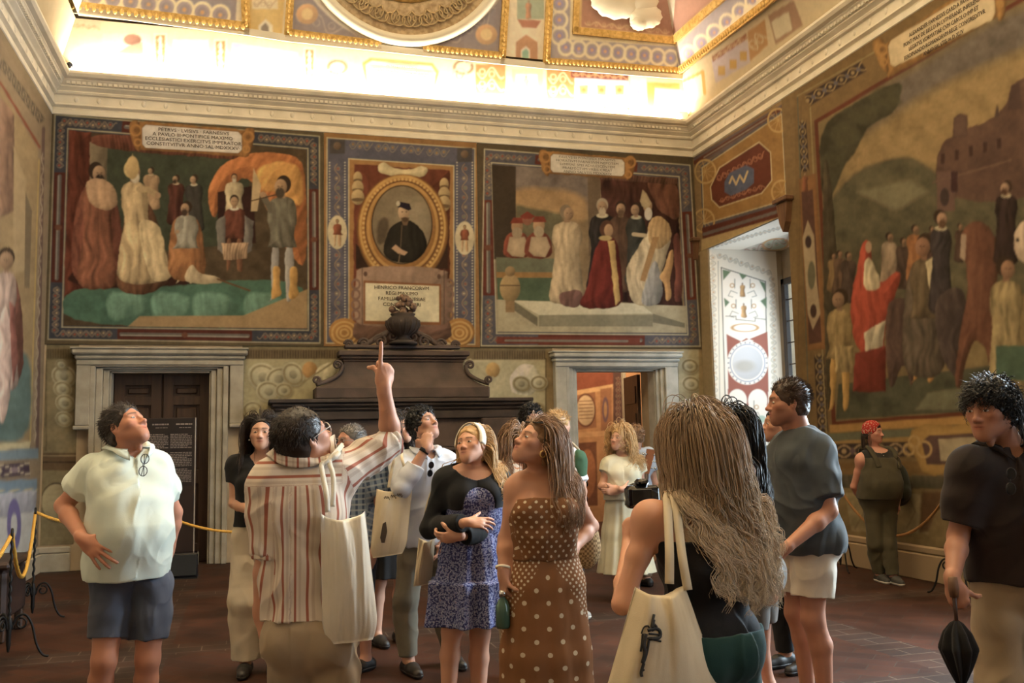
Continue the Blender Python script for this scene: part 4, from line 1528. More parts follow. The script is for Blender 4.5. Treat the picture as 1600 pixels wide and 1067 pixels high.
def floor_mat():
  m = nt_mat('terracotta_floor', rough=0.5, spec=0.18)
  n, l, b = nodes_of(m)
  tc = n.new('ShaderNodeTexCoord')
  mp = n.new('ShaderNodeMapping'); mp.inputs['Rotation'].default_value = (0, 0, math.radians(45))
  l.new(tc.outputs['Object'], mp.inputs[0])
  br = n.new('ShaderNodeTexBrick')
  br.inputs['Scale'].default_value = 1.0
  br.inputs['Brick Width'].default_value = 0.30; br.inputs['Row Height'].default_value = 0.15
  br.inputs['Mortar Size'].default_value = 0.004
  br.inputs['Color1'].default_value = (0.058, 0.021, 0.0115, 1); br.inputs['Color2'].default_value = (0.036, 0.0142, 0.0085, 1)
  br.inputs['Mortar'].default_value = (0.045, 0.030, 0.021, 1)
  l.new(mp.outputs[0], br.inputs['Vector'])
  sep = n.new('ShaderNodeSeparateXYZ'); l.new(tc.outputs['Object'], sep.inputs[0])
  # bands of long grey-brown bricks crossing the floor
  def band(sock, period, phase, width):
    a = n.new('ShaderNodeMath'); a.operation = 'ADD'; a.inputs[1].default_value = phase; l.new(sock, a.inputs[0])
    d = n.new('ShaderNodeMath'); d.operation = 'FLOORED_MODULO'; d.inputs[1].default_value = period; l.new(a.outputs[0], d.inputs[0])
    c = n.new('ShaderNodeMath'); c.operation = 'LESS_THAN'; c.inputs[1].default_value = width; l.new(d.outputs[0], c.inputs[0])
    return c.outputs[0]
  b1 = band(sep.outputs['X'], 2.5, 0.9, 0.34); b2 = band(sep.outputs['Y'], 2.6, 0.55, 0.36)
  mx = n.new('ShaderNodeMath'); mx.operation = 'MAXIMUM'; l.new(b1, mx.inputs[0]); l.new(b2, mx.inputs[1])
  br2 = n.new('ShaderNodeTexBrick')
  br2.inputs['Scale'].default_value = 1.0; br2.inputs['Brick Width'].default_value = 0.34; br2.inputs['Row Height'].default_value = 0.17
  br2.inputs['Mortar Size'].default_value = 0.005
  br2.inputs['Color1'].default_value = (0.046, 0.0225, 0.015, 1); br2.inputs['Color2'].default_value = (0.036, 0.021, 0.0155, 1); br2.inputs['Mortar'].default_value = (0.10, 0.073, 0.052, 1)
  l.new(tc.outputs['Object'], br2.inputs['Vector'])
  mix = n.new('ShaderNodeMix'); mix.data_type = 'RGBA'
  l.new(mx.outputs[0], mix.inputs[0]); l.new(br.outputs['Color'], mix.inputs[6]); l.new(br2.outputs['Color'], mix.inputs[7])
  no = n.new('ShaderNodeTexNoise'); no.inputs['Scale'].default_value = 2.2; no.inputs['Detail'].default_value = 6
  l.new(tc.outputs['Object'], no.inputs['Vector'])
  mr = n.new('ShaderNodeMapRange'); mr.inputs[1].default_value = 0.3; mr.inputs[2].default_value = 0.7; mr.inputs[3].default_value = 0.62; mr.inputs[4].default_value = 1.3
  l.new(no.outputs['Fac'], mr.inputs[0])
  mu = n.new('ShaderNodeVectorMath'); mu.operation = 'SCALE'
  l.new(mix.outputs[2], mu.inputs[0]); l.new(mr.outputs[0], mu.inputs['Scale'])
  l.new(mu.outputs[0], b.inputs['Base Color'])
  mr2 = n.new('ShaderNodeMapRange'); mr2.inputs[3].default_value = 0.5; mr2.inputs[4].default_value = 0.8
  l.new(no.outputs['Fac'], mr2.inputs[0]); l.new(mr2.outputs[0], b.inputs['Roughness'])
  bp = n.new('ShaderNodeBump'); bp.inputs['Strength'].default_value = 0.25; bp.inputs['Distance'].default_value = 0.004
  l.new(br.outputs['Fac'], bp.inputs['Height']); l.new(bp.outputs[0], b.inputs['Normal'])
  return m


def struct(o):
  o['kind'] = 'structure'
  return o


struct(MB().box((XL - 0.6, YF - 0.4, -0.2), (XR + 2.6, D + 4.6, 0)).build('floor', floor_mat()))
LD = (at_y(172, 580, D)[0], at_y(330, 580, D)[0], at_y(172, 580, D)[2])       # left door opening x0 x1 height
RD = (at_y(898, 578, D)[0], at_y(1022, 578, D)[0], at_y(900, 578, D)[2])
NY0, NY1, NZ, NX = 10.12, 12.29, 4.25, 7.74                                   # window niche
WT = 0.5
struct(MB().box((XL - .3, D, 0), (LD[0], D + WT, 9.3)).box((LD[1], D, 0), (RD[0], D + WT, 9.3)).box((RD[1], D, 0), (XR + 2.2, D + WT, 9.3))
   .box((LD[0], D, LD[2]), (LD[1], D + WT, 9.3)).box((LD[0], D + 0.34, 0), (LD[1], D + WT, LD[2])).box((RD[0], D, RD[2]), (RD[1], D + WT, 9.3)).build('wall_back', M_PLASTER))
struct(MB().box((XL - .3, YF, 0), (XL, D, 9.3)).build('wall_left', M_PLASTER))
struct(MB().box((XL - .3, YF - .3, 0), (XR + 2.2, YF, 9.3)).build('wall_front', M_PLASTER))
W2 = [(3.9, 6.1), (-2.2, 0.0)]        # further windows of the same wall, beside and behind the visitors
wr = MB()
wr.box((XR, NY1, 0), (NX, D, 9.3)).box((XR, NY0, NZ), (XR + .3, NY1, 9.3)).box((XR, W2[0][1], 0), (XR + .3, NY0, 9.3))
wr.box((XR, W2[0][0], 4.9), (XR + .3, W2[0][1], 9.3)).box((XR, W2[0][0], 0), (XR + .3, W2[0][1], 0.9))
wr.box((XR, W2[1][1], 0), (XR + .3, W2[0][0], 9.3)).box((XR, W2[1][0], 4.9), (XR + .3, W2[1][1], 9.3)).box((XR, W2[1][0], 0), (XR + .3, W2[1][1], 0.9))
wr.box((XR, YF, 0), (XR + .3, W2[1][0], 9.3))
wr.box((XR + .3, NY0 - .3, 0), (NX, NY0, NZ + .3)).box((XR + .3, NY0, NZ), (NX, NY1, NZ + .3))       # near jamb and soffit of the niche
wr.box((NX, NY0 - .3, NZ - .45), (NX + .3, D, NZ + .3)).box((NX, NY0 - .3, 0), (NX + .3, D, 1.0)).box((NX, NY0 - .3, 1.0), (NX + .3, NY0 + .35, NZ - .45)).box((NX, NY1 - .07, 1.0), (NX + .015, D, NZ - .45))
struct(wr.build('wall_right', M_PLASTER))
struct(MB().box((XL - .3, YF - .3, 9.1), (XR + 2.2, D + WT, 9.3)).build('ceiling', M_COVE))

# the windows
M_GLASS = bpy.data.materials.new('window_glass')
M_GLASS.use_nodes = True
_n, _l = M_GLASS.node_tree.nodes, M_GLASS.node_tree.links
_n.remove(_n['Principled BSDF'])
_t = _n.new('ShaderNodeBsdfTransparent'); _t.inputs[0].default_value = (.93, .96, .97, 1)
_g = _n.new('ShaderNodeBsdfGlossy'); _g.inputs['Roughness'].default_value = .03
_m = _n.new('ShaderNodeMixShader'); _m.inputs[0].default_value = .06
_l.new(_t.outputs[0], _m.inputs[1]); _l.new(_g.outputs[0], _m.inputs[2]); _l.new(_m.outputs[0], _n['Material Output'].inputs['Surface'])
M_WINWOOD = nt_mat('dark_window_wood', (0.045, 0.032, 0.026), 0.5)


def window(i, x, y0, y1, z0, z1, ny, nz):
  w = MB()
  f = 0.09
  for (a, b, c, d) in ((y0, y0 + f, z0, z1), (y1 - f, y1, z0, z1), (y0, y1, z0, z0 + f), (y0, y1, z1 - f, z1)):
    w.box((x - .04, a, c), (x + .04, b, d), .008)
  ym = 0.5 * (y0 + y1)
  w.box((x - .05, ym - .06, z0), (x + .05, ym + .06, z1), .01)
  w.box((x - .05, y0, z0 + (z1 - z0) * .30 - .06), (x + .05, y1, z0 + (z1 - z0) * .30 + .06), .01)
  o = struct(w.build('window_%d' % i, M_WINWOOD))
  g = MB().box((x - .004, y0 + f, z0 + f), (x + .004, y1 - f, z1 - f)).build('pane', M_GLASS, o)
  lead = MB()
  for k in range(1, ny): lead.box((x - .01, y0 + (y1 - y0) * k / ny - .008, z0 + f), (x + .01, y0 + (y1 - y0) * k / ny + .008, z1 - f))
  for k in range(1, nz): lead.box((x - .01, y0 + f, z0 + (z1 - z0) * k / nz - .008), (x + .01, y1 - f, z0 + (z1 - z0) * k / nz + .008))
  lead.build('glazing_bar', M_WINWOOD, o)


window(1, NX - .05, NY0 + .35, NY1 - .07, 0.9, NZ - .45, 6, 9)
for i, (a, b) in enumerate(W2): window(2 + i, XR + .2, a, b, 0.9, 4.9, 6, 9)

# cornice, mitred round the corners: profile (projection, height)
CPROF = [(0, 5.715), (0.03, 5.7411), (0.03, 5.8021), (0.012, 5.8195), (0.012, 5.8326), (0.055, 5.8544), (0.055, 5.8674), (0.04, 5.8805), (0.04, 5.9894), (0.075, 5.9981), (0.085, 6.0198), (0.075, 6.0373), (0.085, 6.046), (0.125, 6.0765), (0.125, 6.0939), (0.135, 6.0982), (0.165, 6.1418), (0.175, 6.1505), (0.175, 6.1635), (0.225, 6.1766), (0.25, 6.2115), (0.25, 6.2419), (0.02, 6.2506), (0.02, 6.255)]


def run_profile(prof, side):
  """loft a (projection, height) profile along one wall with mitred ends"""
  V, n = [], len(prof)
  for p, z in prof:
    if side == 'back': V += [(XL + p, D - p, z), (XR - p, D - p, z)]
    elif side == 'left': V += [(XL + p, YF + p, z), (XL + p, D - p, z)]
    elif side == 'right': V += [(XR - p, D - p, z), (XR - p, YF + p, z)]
    else: V += [(XR - p, YF + p, z), (XL + p, YF + p, z)]
  F = [(2 * i, 2 * i + 1, 2 * i + 3, 2 * i + 2) for i in range(n - 1)]
  return MB().add(V, F)


for k, side in enumerate(('back', 'left', 'right', 'front')):
  mb = run_profile(CPROF, side)
  if side != 'front':
    if side == 'back': L0, L1 = XL + .2, XR - .2
    elif side == 'left': L0, L1 = 8.0, D - .2
    else: L0, L1 = 5.5, D - .2
    step = 0.062
    for i in range(int((L1 - L0) / step)):
      a = L0 + i * step
      for (p, z0, z1, q, wd) in ((.125, 6.1, 6.1374, .035, .040),):
        if side == 'back': mb.box((a, D - p - q, z0), (a + wd, D - p + .02, z1))
        elif side == 'left': mb.box((XL + p - .02, a, z0), (XL + p + q, a + wd, z1))
        else: mb.box((XR - p - q, a, z0), (XR - p + .02, a + wd, z1))
    for i in range(int((L1 - L0) / 0.27)):
      a = L0 + 0.1 + i * 0.27
      if side == 'back': mb.sphere((a, D - .04, 5.9371), (.028, .016, .040), 8, 6)
      elif side == 'left': mb.sphere((XL + .04, a, 5.9371), (.016, .028, .040), 8, 6)
      else: mb.sphere((XR - .04, a, 5.9371), (.016, .028, .040), 8, 6)
  struct(mb.build('trim_%d' % (k + 1), M_STUCCO))

# cove: a steep frieze, then the painted vault leaning in over the room
FZ0, FZ1, VZ1 = 6.248, 6.905, 9.1
fq = lambda z: 0.06 + (z - FZ0) / (FZ1 - FZ0) * 0.25
vq = lambda z: 0.357 + 0.32 * (z - 6.927)


def slope_grid(side, a0, a1, z0, z1, q, res):
  na = int((XR - XL if side == 'back' else abs(a1 - a0)) / res); nz = int((z1 - z0) / res)
  s = np.linspace(0, 1, na); z = np.linspace(z0, z1, nz)
  Sg, Z = np.meshgrid(s, z, indexing='ij')
  Q = q(Z)
  lo, hi = a0, a1
  if side == 'back':
    X = XL + Q + (XR - XL - 2 * Q) * Sg
    return np.stack([X, D - Q, Z], -1), unit((0, -1, -0.32))
  A = a0 + (D - Q - a0) * Sg
  if side == 'right': return np.stack([XR - Q, A, Z], -1), unit((-1, 0, -0.32))
  return np.stack([XL + Q, A, Z], -1), unit((1, 0, -0.32))


# ------------------------------------------------------------------ painted frieze and vault
CREAM = np.array([0.52, 0.45, 0.31])
EC = 2.6


def KC(r, g, b): return np.clip(np.array(srgb(r, g, b)) / np.array([1.0, 0.86, 0.58]), 0.01, 0.86)


def ceiling_painting(side):
  if side == 'back':
    S, n = slope_grid('back', 0, 0, FZ0, FZ1, fq, 0.013)
  elif side == 'right': S, n = slope_grid('right', 5.6, D, FZ0, FZ1, fq, 0.016)
  else: S, n = slope_grid('left', 9.2, D, FZ0, FZ1, fq, 0.03)
  c = Canvas(S, n, CREAM / .62)
  OR, RD_, PU, GN, GO = KC(214, 120, 50), KC(150, 62, 40), KC(190, 170, 190), KC(150, 160, 120), KC(214, 160, 60)
  if side == 'back':
    for x0, x1 in ((243, 258), (337, 352), (477, 490)):
      y = 55 + (x0 - 243) * 0.095
      c.rect(x0 - 3, y - 3, x1 + 3, y + 46, KC(240, 220, 170)); c.rect(x0, y, x1, y + 45, OR)
      c.line([((x0 + x1) / 2, y + 3), ((x0 + x1) / 2, y + 42)], 3, KC(250, 235, 200)); c.scroll(((x0 + x1) / 2, y + 3), ((x0 + x1) / 2, y + 42), 10, KC(250, 235, 200), 9, .4, 1)
    c.rect(160, 52, 235, 100, KC(225, 205, 160)); c.ell(207, 62, 14, 9, KC(170, 110, 80), shade=.4); c.poly([(180, 83), (190, 78), (200, 72), (222, 66), (225, 84), (214, 86)], KC(190, 140, 100))
    c.rect(270, 62, 326, 105, KC(245, 232, 205)); c.scroll((276, 84), (320, 88), 26, KC(215, 190, 130), 18, .4, 1.4)
    c.rect(95, 30, 158, 46, KC(225, 195, 140)); c.scroll((98, 38), (156, 44), 9, KC(180, 140, 90), 9, .3, 1)
    c.poly([(362, 66), (466, 82), (464, 120), (362, 104)], PU); c.poly([(372, 76), (440, 86), (446, 92), (440, 110), (378, 102), (372, 95)], KC(245, 235, 205)); c.scroll((382, 92), (436, 98), 16, KC(205, 160, 70), 14, .4, 1.3)
    # inscription block, scrolled brackets either side
    c.poly([(566, 98), (578, 90), (676, 98), (686, 112), (680, 140), (668, 148), (578, 141), (570, 128)], KC(205, 150, 60)); c.poly([(571, 101), (581, 95), (674, 103), (681, 114), (676, 138), (666, 144), (582, 137), (575, 126)], KC(232, 214, 160))
    for x0, f in ((515, 1), (712, -1)):
      c.ell(x0 + 12, 105, 14, 10, KC(150, 120, 80), ring=2); c.ell(x0 + 6, 118, 11, 11, KC(200, 180, 140), ring=1.6); c.ell(x0 + 6, 118, 5, 5, KC(170, 140, 100), ring=1.2)
      for k in range(6): c.line([(x0 + 30, 92), (x0 + 30 + f * 18 * math.cos(k * .28 - .6), 92 + 18 * math.sin(k * .28 - .6))], 2, KC(210, 190, 150))
    for x0, x1, y in ((743, 790, 100), (854, 898, 108)):
      c.rect(x0, y, x1, y + 48, KC(205, 120, 50)); c.scroll((x0 + 3, y + 14), (x1 - 3, y + 14), 22, KC(245, 215, 150), 15, .4, 1.6); c.scroll((x0 + 3, y + 33), (x1 - 3, y + 33), 22, KC(245, 215, 150), 15, .4, 1.6)
    c.rect(800, 108, 848, 150, KC(235, 190, 120)); c.rect(806, 116, 840, 148, KC(244, 232, 196)); c.figure(822, 118, 30, KC(225, 195, 130))
    c.poly([(898, 112), (982, 118), (984, 178), (898, 170)], KC(205, 190, 185)); c.poly([(892, 110), (982, 117), (982, 126), (892, 121)], KC(140, 60, 40)); c.scroll((895, 116), (980, 121), 8, KC(225, 170, 100), 10, .3, 1.2)
    for x0 in (902, 930, 958): c.rect(x0, 130, x0 + 20, 152, KC(248, 236, 200)); c.rect(x0 + 3, 133, x0 + 17, 149, KC(222, 170, 70)); c.ell(x0 + 10, 141, 4, 4, KC(180, 110, 40))
    c.poly([(942, 165), (985, 167), (985, 177), (942, 175)], KC(120, 60, 38)); c.scroll((944, 170), (984, 172), 7, KC(215, 160, 100), 9, .3, 1.2)
    c.poly([(985, 117), (1010, 120), (1010, 178), (985, 177)], KC(240, 225, 185)); c.poly([(997, 138), (1003, 148), (1003, 162), (998, 172), (992, 162), (992, 148)], KC(140, 130, 150))
    c.poly([(1011, 128), (1062, 130), (1062, 184), (1011, 182)], KC(220, 160, 50)); c.poly([(1023, 137), (1064, 140), (1064, 174), (1023, 172)], KC(245, 225, 170))
  elif side == 'right':
    c.poly([(1062, 130), (1098, 110), (1102, 146), (1064, 178)], KC(245, 228, 178)); c.line([(1062, 130), (1098, 112), (1101, 146)], 5, KC(220, 160, 50))
    c.poly([(1112, 95), (1168, 62), (1172, 98), (1118, 130)], KC(215, 195, 185)); c.poly([(1112, 88), (1166, 52), (1168, 60), (1114, 97)], KC(180, 100, 60)); c.scroll((1114, 92), (1166, 57), 8, KC(240, 200, 140), 9, .3, 1.2)
    for x0, y0 in ((1122, 103), (1140, 93), (1156, 80)): c.rect(x0, y0, x0 + 11, y0 + 15, KC(222, 170, 70))
    c.poly([(1168, 50), (1195, 30), (1200, 70), (1172, 96)], KC(215, 150, 80)); c.scroll((1172, 74), (1196, 52), 24, KC(245, 220, 160), 13, .4, 1.5)
    c.poly([(1200, 24), (1240, 0), (1255, 40), (1212, 70)], KC(190, 140, 100)); c.poly([(1205, 34), (1232, 18), (1238, 46), (1212, 62)], KC(235, 215, 160))
  c.C *= .60
  c.mottle(.06)
  return c.mesh('ceiling_frieze', M_VAULT)


def vault_painting(side):
  if side == 'back': S, n = slope_grid('back', 0, 0, 6.92, 8.6, vq, 0.013)
  elif side == 'right': S, n = slope_grid('right', 5.6, D, 6.92, 8.6, vq, 0.016)
  else: S, n = slope_grid('left', 9.2, D, 6.92, 8.6, vq, 0.03)
  CR, VI, BL, GO, RD_ = KC(240, 222, 176), KC(150, 138, 140), KC(126, 116, 122), KC(220, 172, 76), KC(168, 82, 50)
  c = Canvas(S, n, CR)
  if side == 'back':
    # left long panel: dark ground, running rosettes
    c.poly([(60, -30), (372, -30), (368, 35), (98, 5)], BL)
    for i in range(9):
      x, y = 120 + i * 28, -10 + i * 4.2
      c.ell(x, y, 14, 15, KC(240, 220, 160), ring=2.2); c.ell(x, y, 9, 10, KC(150, 130, 140), ring=1.5); c.ell(x, y, 3.2, 3.2, KC(214, 140, 50))
    # rib with niche
    c.poly([(385, -20), (446, -20), (440, 64), (385, 60)], KC(226, 180, 70)); c.rect(394, -10, 434, 14, KC(240, 216, 160)); c.scroll((396, 4), (432, 8), 16, KC(180, 120, 50), 10, .4, 1.2)
    c.poly([(404, 64), (404, 40), (415, 30), (426, 40), (426, 66)], KC(240, 226, 180)); c.poly([(408, 62), (408, 42), (415, 35), (420, 42), (420, 62)], KC(110, 96, 84))
    # field round the medallion
    c.poly([(455, -60), (790, -60), (783, 84), (457, 50)], BL); c.scroll((462, 20), (540, 52), 26, KC(190, 170, 150), 24, .4, 1.4); c.scroll((700, 62), (778, 20), 26, KC(190, 170, 150), 24, .4, 1.4)
    for x, y in ((480, 22), (760, 54)): c.ell(x, y, 17, 16, KC(226, 160, 90), shade=.4); c.ell(x, y, 9, 9, KC(240, 200, 120))
    c.ell(635, -110, 182, 182, KC(244, 228, 186))
    # rib with a small figure and a green niche
    c.poly([(796, -40), (856, -40), (850, 106), (790, 96)], KC(238, 220, 170)); c.rect(808, -20, 850, 30, KC(140, 170, 130)); c.figure(826, 0, 30, KC(190, 110, 60)); c.poly([(808, 30), (846, 32), (838, 44), (816, 43)], KC(190, 80, 40))
    c.poly([(806, 100), (806, 66), (822, 54), (840, 66), (840, 104)], KC(200, 120, 60)); c.poly([(814, 100), (814, 78), (822, 72), (828, 78), (828, 102)], KC(244, 236, 200)); c.poly([(816, 99), (816, 80), (822, 76), (826, 80), (826, 101)], KC(100, 190, 150))
    # corner panel
    c.poly([(860, -60), (1230, -60), (1062, 108), (857, 92)], KC(150, 140, 142))
    for i in range(9):
      x, y = 884 + i * 20.5, 74 + i * 2.1
      c.ell(x, y, 11, 12, KC(240, 222, 170), ring=2.0); c.ell(x, y, 5.5, 5.5, KC(130, 120, 170)); c.ell(x, y, 2.6, 2.6, KC(220, 150, 80))
    for i in range(3):
      x, y = 874, 56 - i * 25
      c.ell(x, y, 12, 13, KC(240, 222, 170), ring=2.0); c.ell(x, y, 6, 6, KC(130, 120, 170)); c.ell(x, y, 3, 3, KC(220, 150, 80))
    c.poly([(890, 62), (893, -60), (1200, -60), (1056, 73)], KC(240, 220, 160)); c.poly([(894, 54), (898, -60), (1190, -60), (1054, 66)], GO); c.poly([(908, 42), (911, -60), (1160, -60), (1048, 56)], RD_)
    c.scroll((914, 36), (1046, 50), 10, KC(225, 180, 110), 12, .35, 1.2)
  elif side == 'right':
    c.poly([(1062, 108), (1240, -60), (1190, -60), (1056, 73)], KC(150, 140, 142))
    for i in range(6):
      x, y = 1076 + i * 20, 84 - i * 16.5
      c.ell(x, y, 11, 12, KC(240, 222, 170), ring=2.0); c.ell(x, y, 5.5, 5.5, KC(130, 120, 170)); c.ell(x, y, 2.6, 2.6, KC(220, 150, 80))
    c.poly([(1056, 73), (1190, -60), (1100, -60)], GO); c.poly([(1050, 56), (1137, -20), (1060, -60)], RD_)
    c.poly([(1205, 10), (1240, -30), (1290, -40), (1250, 40), (1225, 40)], KC(120, 60, 40)); c.scroll((1250, 30), (1290, -10), 30, KC(190, 140, 90), 12, .4, 1.6)
  c.C = c.C * .8 + .2 * np.array([.86, .85, .82], np.float32)
  c.mottle(.06)
  return c.mesh('ceiling_vault', M_VAULT)


M_VAULT = attr_mat('vault_fresco', rough=0.75, spec=0.2)
for k, side in enumerate(('back', 'right', 'left')):
  struct(ceiling_painting(side)); struct(vault_painting(side))
struct(run_profile([(vq(8.6), 8.6), (vq(9.1), 9.1)], 'back').build('ceiling_crown', M_COVE))


def on_vault(x, y):
  """where a sight line meets the back slope of the vault"""
  r = ray(x, y)
  # D - Y = vq(Z): D - t*ry = .345+.3*(EYE + t*rz - 7.68)
  t = (D - .357 - .32 * (EYE - 6.927)) / (r[1] + .32 * r[2])
  return CPOS + r * t


def on_vault_r(x, y):
  r = ray(x, y)
  t = (XR - .357 - .32 * (EYE - 6.927)) / (r[0] + .32 * r[2])
  return CPOS + r * t


def moulding(k, pts, wd, surf, mat=None, eggs=True):
  P = [surf(*p) for p in pts]
  n = unit((0, -1, -.32)) if surf is on_vault else unit((-1, 0, -.32))
  mb = MB()
  for a, b in zip(P[:-1], P[1:]):
    t = unit(b - a); s = np.cross(n, t)
    a2, b2 = a - t * wd * .3, b + t * wd * .3
    mb.prism([a2 - s * wd / 2, a2 + s * wd / 2, a2 + s * wd / 2 + n * .05, a2 - s * wd / 2 + n * .05], b2 - a2)
    if eggs:
      L = np.linalg.norm(b - a); m = int(L / (wd * .62))
      for i in range(m):
        c = a + t * (i + .5) * L / m + n * .05
        mb.sphere(c, (wd * .20, wd * .20, wd * .34), 8, 6)
  struct(mb.build('trim_%d' % k, mat or M_GOLD))


moulding(10, [(98, 8), (385, 43)], .13, on_vault)
moulding(11, [(385, 43), (382, -30)], .11, on_vault)
moulding(12, [(450, 52), (592, 70)], .11, on_vault)
moulding(13, [(664, 76), (784, 88)], .11, on_vault)
moulding(14, [(450, 52), (456, -40)], .10, on_vault)
moulding(15, [(784, 88), (792, -40)], .10, on_vault)
moulding(16, [(853, 96), (1062, 111)], .10, on_vault)
moulding(17, [(853, 96), (860, -40)], .10, on_vault)
moulding(18, [(1062, 111), (1200, 4), (1240, -30)], .10, on_vault_r)
moulding(19, [(898, 48), (1052, 64)], .10, on_vault, M_GOLD, False)
moulding(20, [(898, 48), (902, -40)], .08, on_vault, M_GOLD, False)
moulding(21, [(1052, 64), (1150, -20)], .10, on_vault_r, M_GOLD, False)
moulding(22, [(98, 13), (385, 50), (450, 60), (784, 96), (853, 103), (1062, 119)], .09, on_vault, M_WHITE, False)

mc = on_vault(635, -110)
mR = np.linalg.norm(on_vault(635, 73) - mc)
vn = unit((0, -1, -.32))
med = empty('ceiling_medallion', tuple(mc), 'round stucco ceiling medallion with a scrolled ring and painted centre', 'ceiling medallion')
MB().lathe([(mR * .90, .01), (mR * .90, .07), (mR * .93, .10), (mR * .97, .10), (mR, .06), (mR, .0)], mc, 96, vn).build('outer_ring', M_WHITE, med, True)
MB().lathe([(mR * .62, .0), (mR * .62, .03), (mR * .66, .05), (mR * .90, .02)], mc, 96, vn).build('scroll_ring', vary(nt_mat('scroll_stucco', rough=.7), (0.36, 0.25, 0.14), (0.62, 0.48, 0.30), 14.0), med, True)
rg = MB()
u_ = unit(np.cross(vn, (1, 0, 0))); w_ = np.cross(vn, u_)
for i in range(32):
  a = i * 2 * math.pi / 32
  for sgn in (-1, 1):
    ph = np.linspace(0, 9, 20)
    rr = .02 + .0115 * ph
    c0 = mc + vn * .055 + mR * .77 * (math.cos(a + sgn * .05) * u_ + math.sin(a + sgn * .05) * w_)
    er = math.cos(a) * u_ + math.sin(a) * w_; et = np.cross(vn, er) * sgn
    rg.tube([c0 + er * r * math.cos(p) + et * r * math.sin(p) for r, p in zip(rr, ph)], .013, 5)
rg.build('scrollwork', nt_mat('scroll_gilt', (0.52, 0.38, 0.20), .6), med, True)
MB().lathe([(mR * .53, .0), (mR * .53, .06), (mR * .56, .09), (mR * .60, .09), (mR * .62, .05), (mR * .62, 0)], mc, 96, vn).build('inner_ring', M_GOLD, med, True)
MB().lathe([(0.001, .015), (mR * .54, .015)], mc, 64, vn).build('painted_roundel', vary(nt_mat('roundel', rough=.8), (0.35, 0.32, 0.20), (0.55, 0.50, 0.32), 2.0), med)
shl = empty('stucco_shell_relief', tuple(on_vault(1000, 20)), 'white stucco shells in a gold frame in the ceiling corner', 'ceiling relief')
for (x, y, rx, rz) in ((958, 0, .40, .28), (1004, 26, .26, .18), (994, 36, .14, .12), (1000, 2, .24, .22)):
  c = on_vault(x, y)
  mb = MB().sphere((0, 0, 0), (1, 1, .16), 40, 12)
  V = np.concatenate(mb.v)
  an = np.arctan2(V[:, 1], V[:, 0]); rr = np.hypot(V[:, 0], V[:, 1])
  k = 1 + .045 * np.cos(an * 12) * rr
  V = V * np.stack([k, k, np.ones_like(k)], 1) * np.array([rx, rz, .6])
  R = np.stack([np.array([1.0, 0, 0]), np.cross(vn, [1, 0, 0]), vn], 1)
  link('shell', mesh_np('shell', V @ R.T + c + vn * .11, [np.concatenate(mb.f4)]), M_WHITE, shl)
# ------------------------------------------------------------------ doorways, fireplace, dado
def surround(name, op, outer, mat, label, ear=(0.16, 0.75), proj_=0.16):
  """a moulded stone door case with ears; op = opening x0 x1 height, outer = x0 x1 top"""
  root = empty(name, ((op[0] + op[1]) / 2, D, 0), label, 'door surround')
  x0, x1, h = op
  X0, X1, H_ = outer
  fr = MB()
  wl = x0 - (X0 + ear[0])
  wh = (H_ - .22) - h
  steps = [(0.0, 0.34, .05), (0.34, 0.70, .085), (0.70, 1.0, .125)]
  for (s0, s1, p) in steps:
    fr.box((x0 - wl * s1, D - p, 0), (x0 - wl * s0, D - .004, h + wh * s1), .008)
    fr.box((x1 + wl * s0, D - p, 0), (x1 + wl * s1, D - .004, h + wh * s1), .008)
    fr.box((x0 - wl * s1, D - p, h + wh * s0), (x1 + wl * s1, D - .004, h + wh * s1), .008)
  fr.box((x0 + .004, D - .02, 0), (x0 + .02, D + .20, h - .004)); fr.box((x1 - .02, D - .02, 0), (x1 - .004, D + .20, h - .004)); fr.box((x0 + .004, D - .02, h - .02), (x1 - .004, D + .20, h - .004))
  fr.build('architrave', mat, root)
  for s, xa, xb in ((-1, X0, X0 + ear[0] + .01), (1, X1 - ear[0] - .01, X1)):
    e = MB()
    e.box((xa, D - .125, H_ - .22 - ear[1]), (xb, D - .004, H_ - .2), .01)
    e.box((xa - .02 * (s < 0), D - .14, H_ - .22 - ear[1] - .05), (xb + .02 * (s > 0), D - .004, H_ - .22 - ear[1]), .012)
    e.build('ear', mat, root)
  cp = MB()
  cp.box((X0, D - .14, H_ - .22), (X1, D - .004, H_ - .15), .01)
  cp.box((X0 - .02, D - .17, H_ - .15), (X1 + .02, D - .004, H_ - .09), .02)
  cp.box((X0 - .05, D - .21, H_ - .09), (X1 + .05, D - .004, H_ - .02), .02)
  cp.box((X0 - .06, D - .22, H_ - .02), (X1 + .06, D - .004, H_), .004)
  cp.build('cap_moulding', mat, root)
  return root


b0 = lambda x, y: at_y(x, y, D - .1)
surround('stone_door_surround', LD, (b0(120, 541)[0], b0(381, 541)[0], b0(120, 543)[2]), M_STONE, 'grey-beige stone door surround with eared corners around the dark wooden door')
surround('stone_door_surround', RD, (b0(866, 548)[0], b0(1057, 548)[0], b0(866, 549)[2]), M_PALESTONE, 'pale grey stone door surround framing the open doorway to the orange room')

